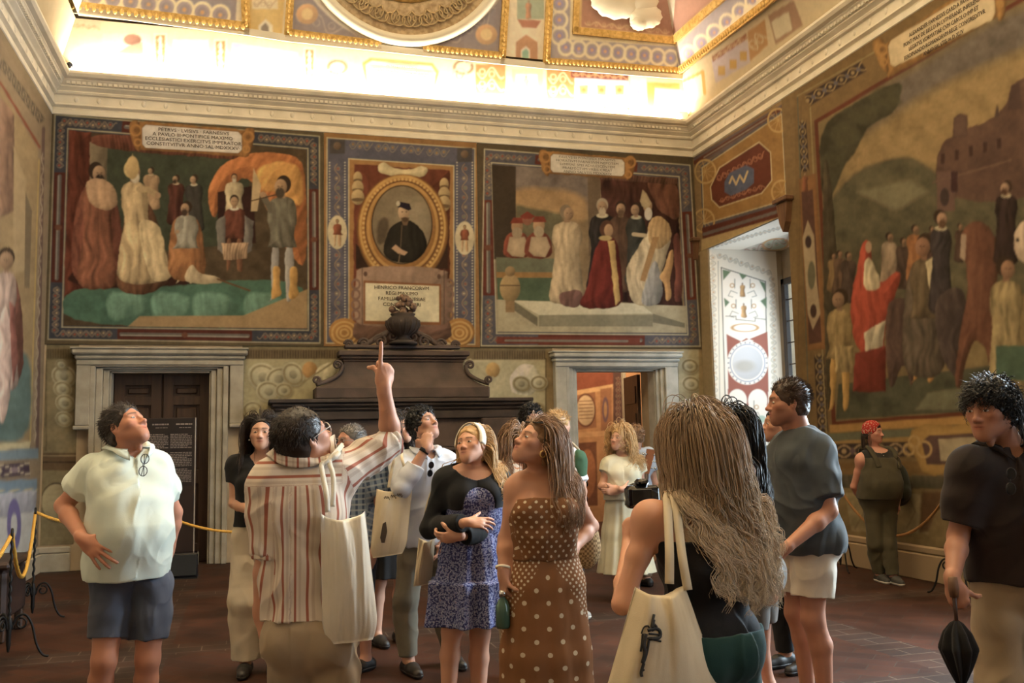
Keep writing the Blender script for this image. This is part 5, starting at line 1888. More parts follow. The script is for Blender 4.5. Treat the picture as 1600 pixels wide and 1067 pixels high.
# the closed double door on the left
dl = struct(MB().box((LD[0], D + .26, 0), (LD[1], D + .33, LD[2])).build('door_1', M_WOODD))
xm = (LD[0] + LD[1]) / 2
for s, (xa, xb) in enumerate(((LD[0] + .025, xm - .01), (xm + .01, LD[1] - .02))):
  lf = MB()
  st = .13
  lf.box((xa, D + .215, 0.01), (xa + st, D + .26, LD[2] - .01), .006); lf.box((xb - st, D + .215, 0.01), (xb, D + .26, LD[2] - .01), .006)
  zz = [0.01, 0.24, 1.0, 1.18, 2.02, 2.14, LD[2] - .17, LD[2] - .01]
  for z0, z1 in ((zz[0], zz[1]), (zz[2], zz[3]), (zz[4], zz[5]), (zz[6], zz[7])): lf.box((xa, D + .217, z0), (xb, D + .26, z1), .006)
  lf.build('door_leaf', M_WOODD, dl)
  for z0, z1 in ((zz[1], zz[2]), (zz[3], zz[4]), (zz[5], zz[6])): MB().box((xa + st + .03, D + .232, z0 + .03), (xb - st - .03, D + .26, z1 - .03), .012).build('door_panel', M_WOODD, dl)

# open doorway on the right: next room, its painted wall and a dark open leaf
NRY = D + 3.2
c = Canvas.wall('y', NRY, 3.0, 10.0, 0, 4.2, .012, K(205, 125, 62, 1.1))
EN = 1.1
c.poly([(890, 570), (960, 565), (960, 605), (890, 615)], K(150, 62, 30, EN)); c.poly([(890, 612), (958, 600), (958, 607), (890, 620)], K(224, 150, 80, EN))
c.poly([(898, 618), (930, 612), (932, 668), (899, 672)], K(165, 92, 48, EN)); c.ell(915, 641, 14, 24, K(214, 160, 100, EN), shade=.2); c.ell(915, 641, 15, 25, K(120, 60, 34, EN), ring=1)
for k in range(6): c.line([(905, 627 + k * 5.4), (926, 626 + k * 5.4)], 1.3, K(130, 70, 40, EN))
c.poly([(938, 608), (956, 605), (956, 680), (939, 682)], K(170, 96, 50, EN)); c.ell(946, 640, 5, 20, K(120, 76, 70, EN)); c.ell(946, 640, 2.5, 12, K(190, 120, 60, EN))
c.poly([(898, 676), (958, 672), (958, 680), (898, 684)], K(226, 146, 76, EN))
c.poly([(903, 692), (932, 690), (934, 790), (903, 790)], K(130, 66, 34, EN)); c.ell(918, 740, 13, 38, K(190, 100, 48, EN), shade=.2)
c.poly([(958, 570), (974, 570), (974, 900), (958, 900)], K(98, 56, 40, EN)); c.guilloche((966, 590), (966, 800), 9, K(98, 56, 40, EN), K(150, 100, 66, EN), K(120, 60, 40, EN))
c.mottle(.15)
struct(c.mesh('wall_next_room', None, .06))
struct(MB().box((2.7, D + WT, 4.2), (10.2, NRY + .3, 4.4)).box((2.7, D + WT, 0), (2.9, NRY + .2, 4.2)).box((10.0, D + WT, 0), (10.2, NRY + .2, 4.2)).build('ceiling_next_room', M_PLASTER))
hx, hy = RD[1] - .02, D + WT - .02
tip = at_y(979, 620, D + 1.35)
dv = unit((tip[0] - hx, 1.35 - WT, 0)); dn = np.array([-dv[1], dv[0], 0])
Ld = math.hypot(tip[0] - hx, 1.35 - WT)
dr = MB().prism([np.array([hx, hy, .02]), np.array([hx, hy, .02]) + dn * .05, np.array([hx, hy, RD[2] - .03]) + dn * .05, np.array([hx, hy, RD[2] - .03])], dv * Ld)
d2 = struct(dr.build('door_2', M_WOODD))
for z0, z1 in ((.2, .95), (1.1, 1.85), (2.0, RD[2] - .2)):
  a = np.array([hx, hy, z0]) + dv * .1 + dn * .05
  MB().prism([a, a + dn * .015, a + dn * .015 + np.array([0, 0, z1 - z0]), a + np.array([0, 0, z1 - z0])], dv * (Ld - .22)).build('door_panel', M_WOODD, d2)
e0 = np.array([tip[0], tip[1], 0]) + dv * .03
struct(MB().box((at_y(973, 620, tip[1] + .2)[0], tip[1] + .18, 0), (at_y(978, 620, tip[1] + .2)[0], tip[1] + .24, 3.4)).build('trim_30', M_WHITE))

# fireplace
fx = lambda x, y, p: at_y(x, y, D - p)
FP = empty('fireplace', (fx(628, 700, .6)[0], D - .012, 0), 'large brown stone fireplace with stepped mantel and scrolled hood', 'fireplace')
PJ = .62
z_sh = fx(630, 548, .30)[2]
m = MB()
xs0, xs1 = fx(529, 548, .34)[0], fx(734, 548, .34)[0]
m.box((xs0, D - .34, z_sh - .07), (xs1, D - .012, z_sh), .012); m.box((xs0 + .03, D - .31, z_sh - .11), (xs1 - .03, D - .012, z_sh - .07), .015); m.box((xs0 + .06, D - .28, z_sh - .15), (xs1 - .06, D - .012, z_sh - .11), .015)
m.build('hood_cornice', M_PEPERINO, FP)
z_b0 = fx(630, 604, .40)[2]
xb0, xb1 = fx(498, 604, .42)[0], fx(760, 604, .42)[0]
mid = 0.5 * (xb0 + xb1)
# hood with concave flaring sides
rows = 14
V, F = [], []
for i in range(rows):
  t = i / (rows - 1)
  z = z_b0 + (z_sh - .15 - z_b0) * t
  k = (1 - t) ** 2.6
  xa = (xs0 + .08) * (1 - k) + xb0 * k; xb = (xs1 - .08) * (1 - k) + xb1 * k
  y = D - (.26 + .16 * k)
  V += [(xa, D - .012, z), (xa, y, z), (xb, y, z), (xb, D - .012, z)]
for i in range(rows - 1):
  for j in range(3): F.append((4 * i + j, 4 * i + j + 1, 4 * i + j + 5, 4 * i + j + 4))
MB().add(V, F).build('hood', M_PEPERINO, FP)
for sgn, xc in ((-1, xs0 + .08), (1, xs1 - .08)):
  sc = MB()
  P = []
  for i in range(40):
    t = i / 39; k = (1 - t) ** 2.6
    P.append((xc * (1 - k) + (xb0 if sgn < 0 else xb1) * k + sgn * .03, D - .30 - .14 * k, z_b0 + .03 + (z_sh - .22 - z_b0) * t))
  sp = lambda c, r0, tn, d: [(c[0] + d * r * math.cos(a), c[1], c[2] + r * math.sin(a)) for r, a in zip(np.linspace(r0, .012, 26), np.linspace(tn, tn - 9, 26))]
  sc.tube(P, .028, 8)
  sc.tube(sp((P[-1][0] + sgn * .06, P[-1][1], P[-1][2]), .06, math.pi, sgn), .018, 7); sc.tube(sp((P[0][0] + sgn * .0, P[0][1], P[0][2] + .055), .055, -math.pi / 2, sgn), .018, 7)
  sc.build('side_scroll', M_PEPERINO, FP, True)
z_b1 = fx(630, 623, .46)[2]
MB().box((xb0 - .05, D - .50, z_b1), (xb1 + .03, D - .012, z_b0), .02).build('hood_plinth', M_PEPERINO, FP)
xm0, xm1 = fx(430, 640, PJ)[0], fx(822, 640, PJ)[0]
z_m1 = fx(630, 622, PJ + .1)[2]; z_m0 = fx(630, 652, PJ)[2]
ms = MB()
ms.box((xm0 - .08, D - PJ - .10, z_m1 - .05), (xm1 + .08, D - .012, z_m1), .01); ms.box((xm0 - .05, D - PJ - .07, z_m1 - .10), (xm1 + .05, D - .012, z_m1 - .05), .02)
ms.box((xm0 - .02, D - PJ - .03, z_m1 - .15), (xm1 + .02, D - .012, z_m1 - .10), .02); ms.box((xm0, D - PJ, z_m0 - .02), (xm1, D - .012, z_m1 - .15), .01)
ms.build('mantel_shelf', M_PEPDARK, FP)
z_f0 = fx(630, 700, PJ)[2]
fz = MB()
fz.box((xm0 + .12, D - PJ + .06, z_f0), (xm1 - .12, D - .012, z_m0 - .02), .01); fz.box((xm0 + .10, D - PJ + .03, z_f0 - .05), (xm1 - .10, D - .012, z_f0), .012); fz.box((xm0 + .14, D - PJ + .07, z_f0 - .16), (xm1 - .14, D - .012, z_f0 - .05), .01)
fz.build('frieze_block', M_PEPERINO, FP)
for xa in (xm0 + .10, xm1 - .62):
  br = MB()
  br.box((xa, D - PJ - .01, z_f0 - .02), (xa + .52, D - .012, z_m0 - .02), .02)
  br.box((xa + .04, D - PJ + .02, .55), (xa + .48, D - .012, z_f0 - .02), .02)
  for i in range(5): br.tube([(xa + .09 + i * .085, D - PJ + .02, z_f0 - .08), (xa + .09 + i * .085, D - PJ + .02, 1.0)], .03, 8)
  br.box((xa, D - PJ - .03, 0), (xa + .52, D - .012, .55), .02)
  br.build('pier', M_PEPERINO, FP)
MB().box((xm0 + .55, D - .30, 0), (xm1 - .55, D - .012, z_f0 - .1)).build('firebox', M_SOOT, FP)
MB().box((xm0 + .55, D - PJ + .1, 0.0), (xm1 - .55, D - .30, .06), .01).build('hearth_slab', M_PEPDARK, FP)

# carved stone vase with scrolls on top of the hood
VS = empty('stone_vase', tuple(fx(630, 547, .2)), 'grey stone flower vase between carved scrolls on the fireplace hood', 'vase')
vc = fx(630, 545, .27)
zt = fx(630, 476, .27)[2] - vc[2]
vs = MB().lathe([(.02, .0), (.19, .0), (.19, .03), (.09, .06), (.07, .10), (.12, .13), (.19, .19), (.225, .26), (.22, .32), (.18, .36), (.15, .38), (.17, .41), (.0, .41)], (vc[0], vc[1] + .0, vc[2] + .06), 28)
for i in range(16):
  a = i * math.pi / 8
  vs.tube([(vc[0] + r * math.cos(a), vc[1] + r * math.sin(a), vc[2] + .06 + z) for r, z in ((.10, .13), (.19, .19), (.228, .26), (.222, .32))], .014, 5)
vs.build('vase_bowl', M_PEPDARK, VS, True)
rngv = random.Random(4)
fl = MB()
for i in range(34):
  a = rngv.uniform(0, 6.28); r = rngv.uniform(0, .17); z = rngv.uniform(.44, .66) - r * .6
  fl.sphere((vc[0] + r * math.cos(a), vc[1] + r * math.sin(a) * .6, vc[2] + .06 + z), rngv.uniform(.03, .055), 8, 6)
fl.build('carved_flowers', vary(nt_mat('vase_flowers', rough=.8), (.10, .06, .05), (.25, .16, .11), 20.0), VS, True)
sw = MB()
for sgn in (-1, 1):
  P = [(vc[0] + sgn * (.04 + .66 * t), vc[1] + .05, vc[2] + .04 + .22 * (1 - t) ** 1.3 + .03 * math.sin(t * 6)) for t in np.linspace(0, 1, 24)]
  sw.tube(P, .04, 8)
  for (cx, cz, r0) in ((.30, .10, .10), (.52, .07, .075), (.72, .06, .06), (.14, .17, .09)):
    sw.tube([(vc[0] + sgn * (cx + r * math.cos(a)), vc[1] + .03, vc[2] + cz + r * math.sin(a)) for r, a in zip(np.linspace(r0, .01, 24), np.linspace(0, 10, 24))], .020, 7)
sw.box((vc[0] - .78, vc[1] - .02, vc[2]), (vc[0] + .78, vc[1] + .10, vc[2] + .05), .01)
sw.build('scroll_base', M_PEPERINO, VS, True)

# dado paintings between the doorways, feigned stone with trophies
DZ = at_y(500, 541, D)[2]
GR, GR2, GR3 = K(150, 128, 82, 1.0), K(186, 168, 120, 1.0), K(96, 76, 46, 1.0)


def dado(x0, x1, paint, label):
  c = Canvas.wall('y', D - .006, x0, x1, 0.32, DZ, .010, K(134, 112, 70, 1.0))
  paint(c)
  c.mottle(.16)
  o = c.mesh('painted_dado', None, .006)
  tag(o, label, 'wall painting')


def shield(c, x, y, r, a=0.0, g=None):
  g = GR2 if g is None else g
  c.ell(x + 1.5, y + 2, r, r * .85, GR3, a, alpha=.6, soft=4); c.ell(x, y, r, r * .85, g, a, shade=.4); c.ell(x, y, r * .8, r * .66, GR, a, ring=1.5); c.ell(x, y, r * .35, r * .3, np.asarray(g) * .7, a, shade=.5)


def p1(c):
  c.rect(60, 545, 130, 562, K(120, 100, 60, 1.0))
  for k in range(16): c.line([(63 + k * 4, 546), (63 + k * 4, 559)], 1.6, K(84, 62, 38, 1.0))
  c.rect(70, 562, 125, 706, K(142, 118, 74, 1.0)); c.line([(72, 564), (72, 704)], 1.5, GR3)
  for (x, y, r) in ((100, 588, 20), (98, 608, 15), (102, 630, 16), (100, 655, 14), (96, 570, 10)): shield(c, x, y, r, .4)
  c.rect(56, 708, 128, 735, K(110, 80, 48, 1.0)); c.line([(56, 712), (128, 712)], 2, K(160, 130, 84, 1.0)); c.line([(56, 722), (128, 722)], 2, K(70, 48, 30, 1.0))
  c.rect(56, 735, 128, 880, K(140, 118, 74, 1.0)); c.ell(88, 785, 24, 30, K(170, 146, 96, 1.0), shade=.4); c.ell(88, 785, 24, 30, GR3, ring=1)


def p2(c):
  c.rect(380, 546, 530, 561, K(120, 96, 58, 1.0))
  for k in range(36): c.line([(384 + k * 4.1, 548), (384 + k * 4.1, 559)], 1.7, K(82, 58, 36, 1.0))
  c.rect(380, 561, 540, 640, K(176, 156, 104, 1.0))
  for (x, y, r, a) in ((412, 590, 26, .6), (436, 592, 22, -.3), (420, 612, 20, .2), (458, 585, 20, 1.0), (444, 610, 14, 0)): shield(c, x, y, r, a)
  c.ell(484, 578, 12, 13, K(190, 130, 62, 1.0), shade=.6); c.poly([(495, 575), (520, 562), (528, 585), (505, 600), (490, 596)], GR2, fold=.4); c.line([(470, 600), (530, 560)], 3, GR)
  for k in range(5): shield(c, 395 + k * 8, 640 + k * 30, 16)
  c.rect(380, 690, 440, 860, K(128, 104, 64, 1.0)); c.line([(384, 700), (436, 700)], 2, GR3)


def p3(c):
  c.rect(690, 546, 870, 562, K(130, 106, 68, 1.0))
  for k in range(30): c.line([(742 + k * 3.9, 549), (742 + k * 3.9, 561)], 1.6, K(92, 70, 46, 1.0))
  c.rect(690, 562, 852, 720, K(196, 178, 128, 1.0)); c.rect(852, 545, 872, 860, K(150, 118, 70, 1.0)); c.line([(853, 560), (853, 850)], 1.5, GR3)
  c.ell(770, 578, 11, 12, K(214, 160, 84, 1.0), shade=.6); c.line([(770, 590), (770, 604)], 4, GR2); c.line([(735, 562), (762, 590)], 4, GR2)
  c.poly([(795, 590), (815, 566), (838, 572), (846, 600), (830, 620), (800, 616)], K(216, 202, 158, 1.0), fold=.3); shield(c, 815, 600, 15, .3); shield(c, 842, 598, 14, 0, K(206, 190, 146, 1.0)); shield(c, 838, 640, 14); shield(c, 846, 670, 10)


def p4(c):
  c.rect(1050, 545, 1105, 860, K(190, 170, 120, 1.0))
  for (x, y, r) in ((1078, 572, 14), (1080, 600, 15), (1076, 635, 16), (1082, 660, 12), (1078, 690, 12)): shield(c, x, y, r, .2, K(206, 188, 140, 1.0))
  c.rect(1092, 540, 1108, 860, K(168, 134, 80, 1.0))


XD = [at_y(x, 600, D)[0] for x in (118, 382, 864, 1060)]
dado(XL + .04, XD[0] + .03, p1, 'painted stone trophies and scrolls left of the closed wooden door')
dado(XD[1] - .03, xs0 + .15, p2, 'painted shields and helmets between the closed door and the fireplace')
dado(xs1 - .15, XD[2], p3, 'painted pale trophies between the fireplace and the open doorway')
dado(XD[3], XR - .005, p4, 'narrow painted scrollwork strip between open doorway and corner')
bb = MB()
for xa, xb in ((XL, XD[0]), (XD[1], xm0 + .1), (xm1 - .1, XD[2]), (XD[3], XR)):
  bb.box((xa, D - .06, 0), (xb, D, .22), .01); bb.box((xa, D - .035, .22), (xb, D, .30), .015)
struct(bb.build('baseboard_back', M_STONE))
struct(MB().box((XL, YF, 0), (XL + .06, D, .22), .01).box((XL, YF, .22), (XL + .035, D, .30), .015).build('baseboard_left', nt_mat('pale_base', (.42, .36, .27), 1.0)))
struct(MB().box((XR - .06, W2[0][0], 0), (XR, NY0, .26), .01).box((XR - .04, W2[0][0], .26), (XR, NY0, .34), .02).build('baseboard_right', nt_mat('ochre_base', (.30, .21, .12), 1.0)))
# ------------------------------------------------------------------ the big wall paintings (plain stand-ins: robed figures in the same places and colours)
ZT = 5.735
xsp = [at_y(x, 370, D)[0] for x in (505.5, 747)]
RES = .0089
SK, SK2 = K(178, 128, 82), K(200, 156, 108)
WHT, DKR, GRN, BRN, ORG = K(196, 160, 108), K(98, 34, 20), K(66, 96, 66), K(84, 56, 32), K(176, 92, 34)


def border_band(c, outer, inner, base, red, line):
  """outer/inner: four corners tl tr br bl"""
  c.poly(outer, base)
  o, i = np.asarray(outer, float), np.asarray(inner, float)
  mid = (o + i) / 2
  for a in range(4):
    b = (a + 1) % 4
    wdt = np.linalg.norm(o[a] - i[a]) * .62
    p0, p1 = mid[a], mid[b]
    c.scroll(p0, p0 + (p1 - p0) * .22, wdt, K(150, 120, 86), 9, .28, 1.0, [K(170, 70, 40), K(180, 140, 90)])
    c.scroll(p0 + (p1 - p0) * .78, p1, wdt, K(150, 120, 86), 9, .28, 1.0, [K(170, 70, 40), K(180, 140, 90)])
    t = (p1 - p0) / np.linalg.norm(p1 - p0); n = np.array([-t[1], t[0]])
    q0, q1 = p0 + (p1 - p0) * .24, p0 + (p1 - p0) * .76
    c.poly([q0 - n * wdt / 2, q1 - n * wdt / 2, q1 + n * wdt / 2, q0 + n * wdt / 2], red)
    c.line([q0 + t * 6, q1 - t * 6], wdt * .32, K(104, 92, 76)); c.line([q0 + t * 6 - n * wdt * .1, q1 - t * 6 - n * wdt * .1], wdt * .12, K(150, 138, 112))
    c.ell(*(0.5 * (p0 + p1)), wdt * .3, wdt * .25, K(120, 66, 40))
  c.line(o, 1.6, line, closed=True)
  c.line(i, 1.6, line, closed=True)


def cartouche(c, quad, gold, face, wing=14):
  q = np.asarray(quad, float); m = q.mean(0)
  big = m + (q - m) * np.array([1.06, 1.22]) + 0
  c.poly(big, gold, fold=.18, edge=.35)
  for a, b in ((0, 3), (1, 2)):
    s = -1 if a == 0 else 1
    cc = (q[a] + q[b]) / 2 + np.array([s * wing * .7, 0])
    c.poly([q[a] + (s * wing * .2, -6), q[a] + (s * wing * 1.3, -6), q[a] + (s * wing * 1.5, 6), q[b] + (s * wing * .9, 2), q[b] + (s * wing * .1, 8)], gold, fold=.25, edge=.4)
    c.ell(cc[0], cc[1] - 9, 8, 8, gold * 1.25, ring=1.6); c.ell(cc[0], cc[1] - 9, 3.5, 3.5, gold * .6)
    c.ell(cc[0] - s * 3, cc[1] + 10, 5, 5, gold * 1.25, ring=1.3)
  k = (q[1] - q[0]) * .035; v = (q[3] - q[0]) * .16
  P = [q[0] + k, q[1] - k, q[1] + v, q[2] - v, q[2] - k, q[3] + k, q[3] - v, q[0] + v]
  c.poly(P, face, edge=.12)
  c.line(P, 1.0, gold * .5, closed=True)


# ---- left panel
c = Canvas.wall('y', D - .02, XL + .02, xsp[0], DZ, ZT, RES, K(96, 76, 46))
border_band(c, [(86, 179), (499, 213), (500, 536), (75, 530)], [(106, 201), (481, 232), (482, 516), (97, 511)], K(62, 62, 62), K(96, 36, 22), K(176, 158, 112))
sc = [(108, 204), (479, 234), (480, 513), (99, 509)]
c.poly(sc, K(84, 62, 36), mott=.35)
c.poly([(108, 204), (142, 207), (140, 460), (100, 462)], K(100, 40, 22), fold=.5)
c.poly([(140, 222), (170, 222), (168, 330), (142, 330)], K(118, 96, 64), fold=.2)
c.poly([(168, 226), (390, 244), (388, 380), (166, 400)], K(62, 66, 42), mott=.3)
c.poly([(142, 206), (390, 227), (392, 246), (372, 250), (144, 232)], K(108, 52, 32), fold=.4, fs=.4)
c.poly([(322, 300), (340, 262), (372, 244), (415, 236), (472, 244), (479, 300), (480, 430), (440, 380), (392, 268), (350, 300), (334, 350)], K(176, 92, 36), fold=.35, fdir=.5)
c.poly([(398, 262), (440, 250), (474, 262), (474, 330), (440, 300), (405, 300)], K(206, 134, 52), fold=.25, fdir=.7, soft=4)
c.poly([(340, 300), (396, 290), (400, 380), (340, 380)], K(58, 26, 18))
c.poly([(99, 452), (200, 446), (300, 440), (480, 436), (480, 513), (99, 509)], K(62, 104, 74), mott=.22)
for x in (166, 235, 300, 380): c.poly([(x, 470), (x + 10, 455), (x + 64, 462), (x + 60, 492), (x + 6, 505)], K(96, 140, 104), soft=6, fold=.3, alpha=.7)
c.poly([(218, 494), (380, 493), (436, 470), (480, 452), (480, 513), (200, 510)], K(168, 126, 74), soft=1.5)
c.poly([(99, 440), (165, 452), (290, 446), (330, 440), (250, 430), (120, 420)], K(60, 26, 16), soft=3)
RF = K(142, 76, 46)
c.figure(152, 256, 196, RF, cape=K(126, 62, 40), w=.85, beard=K(60, 42, 26), face=1, hemw=1.1, collar=K(190, 150, 96), seed=1)
c.poly([(132, 284), (158, 276), (180, 292), (186, 320), (168, 330), (140, 322)], K(192, 140, 92), fold=.2, edge=.3)
c.figure(236, 262, 66, K(176, 130, 84), face=-1, w=1.3, collar=K(190, 160, 110)); c.figure(275, 274, 78, K(92, 42, 28), face=-1, beard=K(66, 44, 28), w=1.15, collar=K(196, 160, 112)); c.figure(303, 274, 88, K(60, 52, 40), face=-1, w=1.1, collar=K(200, 176, 130))
c.poly([(186, 400), (196, 330), (214, 300), (232, 312), (250, 352), (254, 420), (268, 438), (232, 462), (180, 456)], K(106, 62, 34), fold=.4, edge=.3)
c.figure(206, 254, 190, K(192, 152, 96), face=1, w=.75, hair=K(212, 170, 96), arm=[(.05, .22, .22, .27)], seed=4, lean=.08, hemw=1.5, beard=K(206, 180, 136))
c.poly([(204, 262), (207, 240), (211, 262)], K(210, 170, 96), soft=3); c.ell(207, 262, 10, 18, K(206, 160, 90), shade=.3)
c.poly([(214, 340), (250, 348), (262, 410), (270, 432), (255, 440), (236, 440), (222, 390)], K(196, 160, 104), fold=.35)
c.figure(291, 316, 128, K(150, 136, 106), face=-1, w=.95, beard=K(72, 48, 30), seed=6, legs=K(178, 148, 100), arm=[(-.05, .3, -.1, .36)], cape=K(160, 94, 44))
c.poly([(288, 430), (300, 410), (312, 428), (340, 432), (350, 442), (326, 444), (292, 442)], K(176, 146, 100), fold=.2)
c.figure(366, 272, 80, K(190, 160, 110), face=0, beard=K(190, 170, 130), w=1.2); c.poly([(392, 330), (396, 262), (408, 290), (402, 330)], K(196, 156, 100))
c.figure(366, 306, 120, K(112, 52, 32), face=0, w=.95, collar=K(206, 190, 150), legs=K(120, 70, 40), seed=7); c.poly([(338, 346), (352, 336), (352, 400), (340, 390)], K(110, 98, 80), fold=.3); c.poly([(382, 336), (396, 346), (394, 392), (382, 400)], K(110, 98, 80), fold=.3)
c.poly([(346, 380), (388, 380), (386, 404), (350, 406)], K(170, 126, 84), fold=.6, fs=.5)
c.figure(441, 277, 196, K(112, 100, 74), face=-1, w=.78, legs=K(150, 138, 118), beard=K(76, 60, 40), arm=[(-.09, .26, -.17, .14)], seed=8)
for x0 in (425, 452): c.poly([(x0, 416), (x0 + 13, 416), (x0 + 12, 448), (x0 + 16, 462), (x0 - 2, 470), (x0 + 2, 440)], K(196, 134, 52), fold=.2)
c.line([(392, 314), (432, 304)], 2, K(90, 60, 34)); c.line([(340, 436), (390, 454)], 3, K(110, 70, 34))
cartouche(c, [(222, 194), (378, 206), (378, 240), (222, 231)], K(168, 104, 40), K(222, 196, 142, .62))
c.mottle(.13)
f1 = c.mesh('fresco', thick=.02)
tag(f1, 'wide fresco of robed figures before an orange tent on a green floor', 'fresco')
wall_text('lettering', ['PETRVS \u00b7 LVISIVS \u00b7 FARNESIVS', 'A PAVLO\u00b7III\u00b7PONTIFICE MAXIMO\u00b7', 'ECCLESIASTICI EXERCITVS IMPERATOR', 'CONSTITVITVR ANNO\u00b7SAL\u00b7MDXXXV\u00b7'], (303, 217), D - .022, 5.4, M_INK, f1, maxw=1.203, spacing=1.0)

# ---- centre panel
c = Canvas.wall('y', D - .02, xsp[0] + .004, xsp[1] - .004, DZ, ZT, RES, K(160, 104, 48))
BL = K(92, 88, 92)
c.poly([(511, 215), (742, 232), (742, 538), (510, 536)], BL, mott=.2)
c.line([(511, 215), (742, 232), (742, 538), (510, 536)], 1.6, K(196, 170, 116), closed=True)
for k in range(4): c.scroll((546 + k * 40, 226 + k * 3.5), (582 + k * 40, 229 + k * 3.5), 16, K(150, 128, 98), 11, .4, 1.0, [K(176, 120, 50)])
for x, y in ((527, 228), (726, 241)): c.rect(x - 12, y - 10, x + 12, y + 12, K(80, 70, 62)); c.ell(x, y, 6, 6, K(120, 90, 62), shade=.4)
for x in (527, 726):
  c.scroll((x, 256), (x, 520), 14, K(156, 120, 84), 15, .3, 1.3, [K(176, 80, 46), K(190, 160, 110), K(120, 130, 90)])
  for k in range(60):
    for s in (-12, 12): c.ell(x + s, 254 + k * 4.5, 1.0, 1.0, K(205, 190, 150))
c.poly([(545, 248), (709, 259), (709, 536), (545, 536)], K(170, 110, 50)); c.line([(545, 248), (709, 259), (709, 536), (545, 536)], 1.5, K(206, 180, 124), closed=True)
c.poly([(553, 256), (703, 266), (703, 530), (552, 530)], K(104, 44, 24), fold=.2); c.poly([(556, 380), (600, 430), (656, 430), (700, 380), (700, 420), (556, 420)], K(60, 34, 22))
for x, y in ((559, 300), (694, 310)):
  for k, (w, h) in enumerate(((7, 10), (9, 11), (10, 12))): c.ell(x, y - 22 + k * 15, w, h, K(190, 150, 90), shade=.5); c.ell(x, y - 18 + k * 15, w, 3, K(120, 86, 48))
c.poly([(590, 258), (600, 252), (614, 262), (630, 264), (646, 264), (660, 258), (670, 264), (664, 276), (644, 276), (628, 281), (610, 274), (592, 270)], K(214, 184, 124), fold=.2, edge=.3)
GO = K(172, 108, 40)
c.ell(629, 358, 71, 86, GO * .6, soft=3); c.ell(629, 357, 69, 84, GO, shade=.35); c.ell(629, 356, 66, 80, K(206, 146, 62), ring=1.6); c.ell(629, 355, 58, 72, K(120, 70, 28), ring=1.2); c.ell(629, 355, 54, 68, K(196, 134, 56), ring=2.0)
for k in range(64):
  a = k * math.pi / 32; c.ell(629 + 61.5 * math.cos(a), 356 + 76 * math.sin(a), 2.1, 2.1, K(214, 156, 74))
c.ell(628, 351, 48, 62, K(72, 48, 24)); c.ell(628, 351, 46, 60, K(134, 110, 76)); c.ell(645, 340, 22, 30, K(156, 132, 94), soft=16)
c.poly([(588, 352), (600, 336), (608, 346), (604, 376), (590, 384)], K(92, 72, 48), soft=4)
c.poly([(598, 398), (604, 366), (612, 354), (624, 346), (640, 344), (652, 350), (664, 366), (668, 388), (658, 402), (642, 411), (622, 411), (606, 404)], K(42, 34, 24), fold=.3, edge=.4)
c.ell(631, 332, 9, 12, K(196, 150, 104), shade=.4); c.poly([(626, 340), (640, 340), (636, 352), (630, 352)], K(120, 86, 56)); c.ell(633, 343, 5, 4, K(86, 60, 36), soft=2)
c.poly([(621, 324), (624, 315), (640, 318), (643, 327), (638, 329), (626, 324)], K(40, 26, 36)); c.ell(622, 318, 3, 4, K(190, 170, 130))
for s in (-2.5, 4): c.ell(631 + s, 331, 1.3, .9, K(60, 40, 26))
c.poly([(612, 388), (618, 382), (628, 390), (637, 394), (632, 399), (622, 396)], K(190, 140, 96)); c.line([(628, 352), (626, 386)], 1.2, K(110, 84, 50)); c.line([(625, 396), (623, 409)], 1.4, K(130, 100, 60))
for x, y in ((527, 363), (726, 372)): c.ell(x, y, 15, 26, K(206, 180, 130)); c.figure(x, y - 20, 42, K(150, 70, 40), w=1.1, legs=K(190, 140, 90))
c.poly([(558, 414), (700, 418), (700, 440), (708, 445), (706, 480), (700, 516), (556, 516), (552, 470), (556, 440)], K(150, 112, 84), fold=.1, edge=.2); c.line([(566, 418), (566, 512)], 1.2, K(90, 60, 46)); c.line([(694, 420), (694, 512)], 1.2, K(90, 60, 46))
for x, y in ((571, 428), (686, 432), (571, 517), (684, 519)): c.ell(x, y, 3, 4, K(100, 66, 48))
for s, x in ((-1, 556), (1, 702)):
  for k in range(4): c.ell(x, 444 + k * 16, 6, 7, K(136, 96, 74), ring=1.6)
c.poly([(568, 438), (689, 444), (689, 508), (568, 506)], K(150, 84, 40)); c.poly([(571, 442), (686, 447), (686, 503), (571, 501)], K(214, 180, 134, .75), mott=.06)
for x in (538, 718):
  c.ell(x, 519, 24, 22, K(176, 112, 42), shade=.4)
  for r in (19, 12, 6): c.ell(x, 520, r, r * .9, K(206, 148, 70), ring=1.4)
c.poly([(552, 500), (570, 510), (690, 510), (704, 500), (708, 537), (550, 537)], K(112, 74, 54), fold=.5, fdir=1.2)
c.mottle(.12)
f2 = c.mesh('fresco', thick=.02)
tag(f2, 'fresco with a gold oval portrait frame and white plaque above the fireplace', 'fresco')
wall_text('lettering', ['HENRICO FRANCORVM', 'REGI MAXIMO', 'FAMILIAE FARNESIAE', 'CONSERVATORI'], (628, 463), D - .022, 5.6, M_INK, f2, maxw=0.752, spacing=1.12)

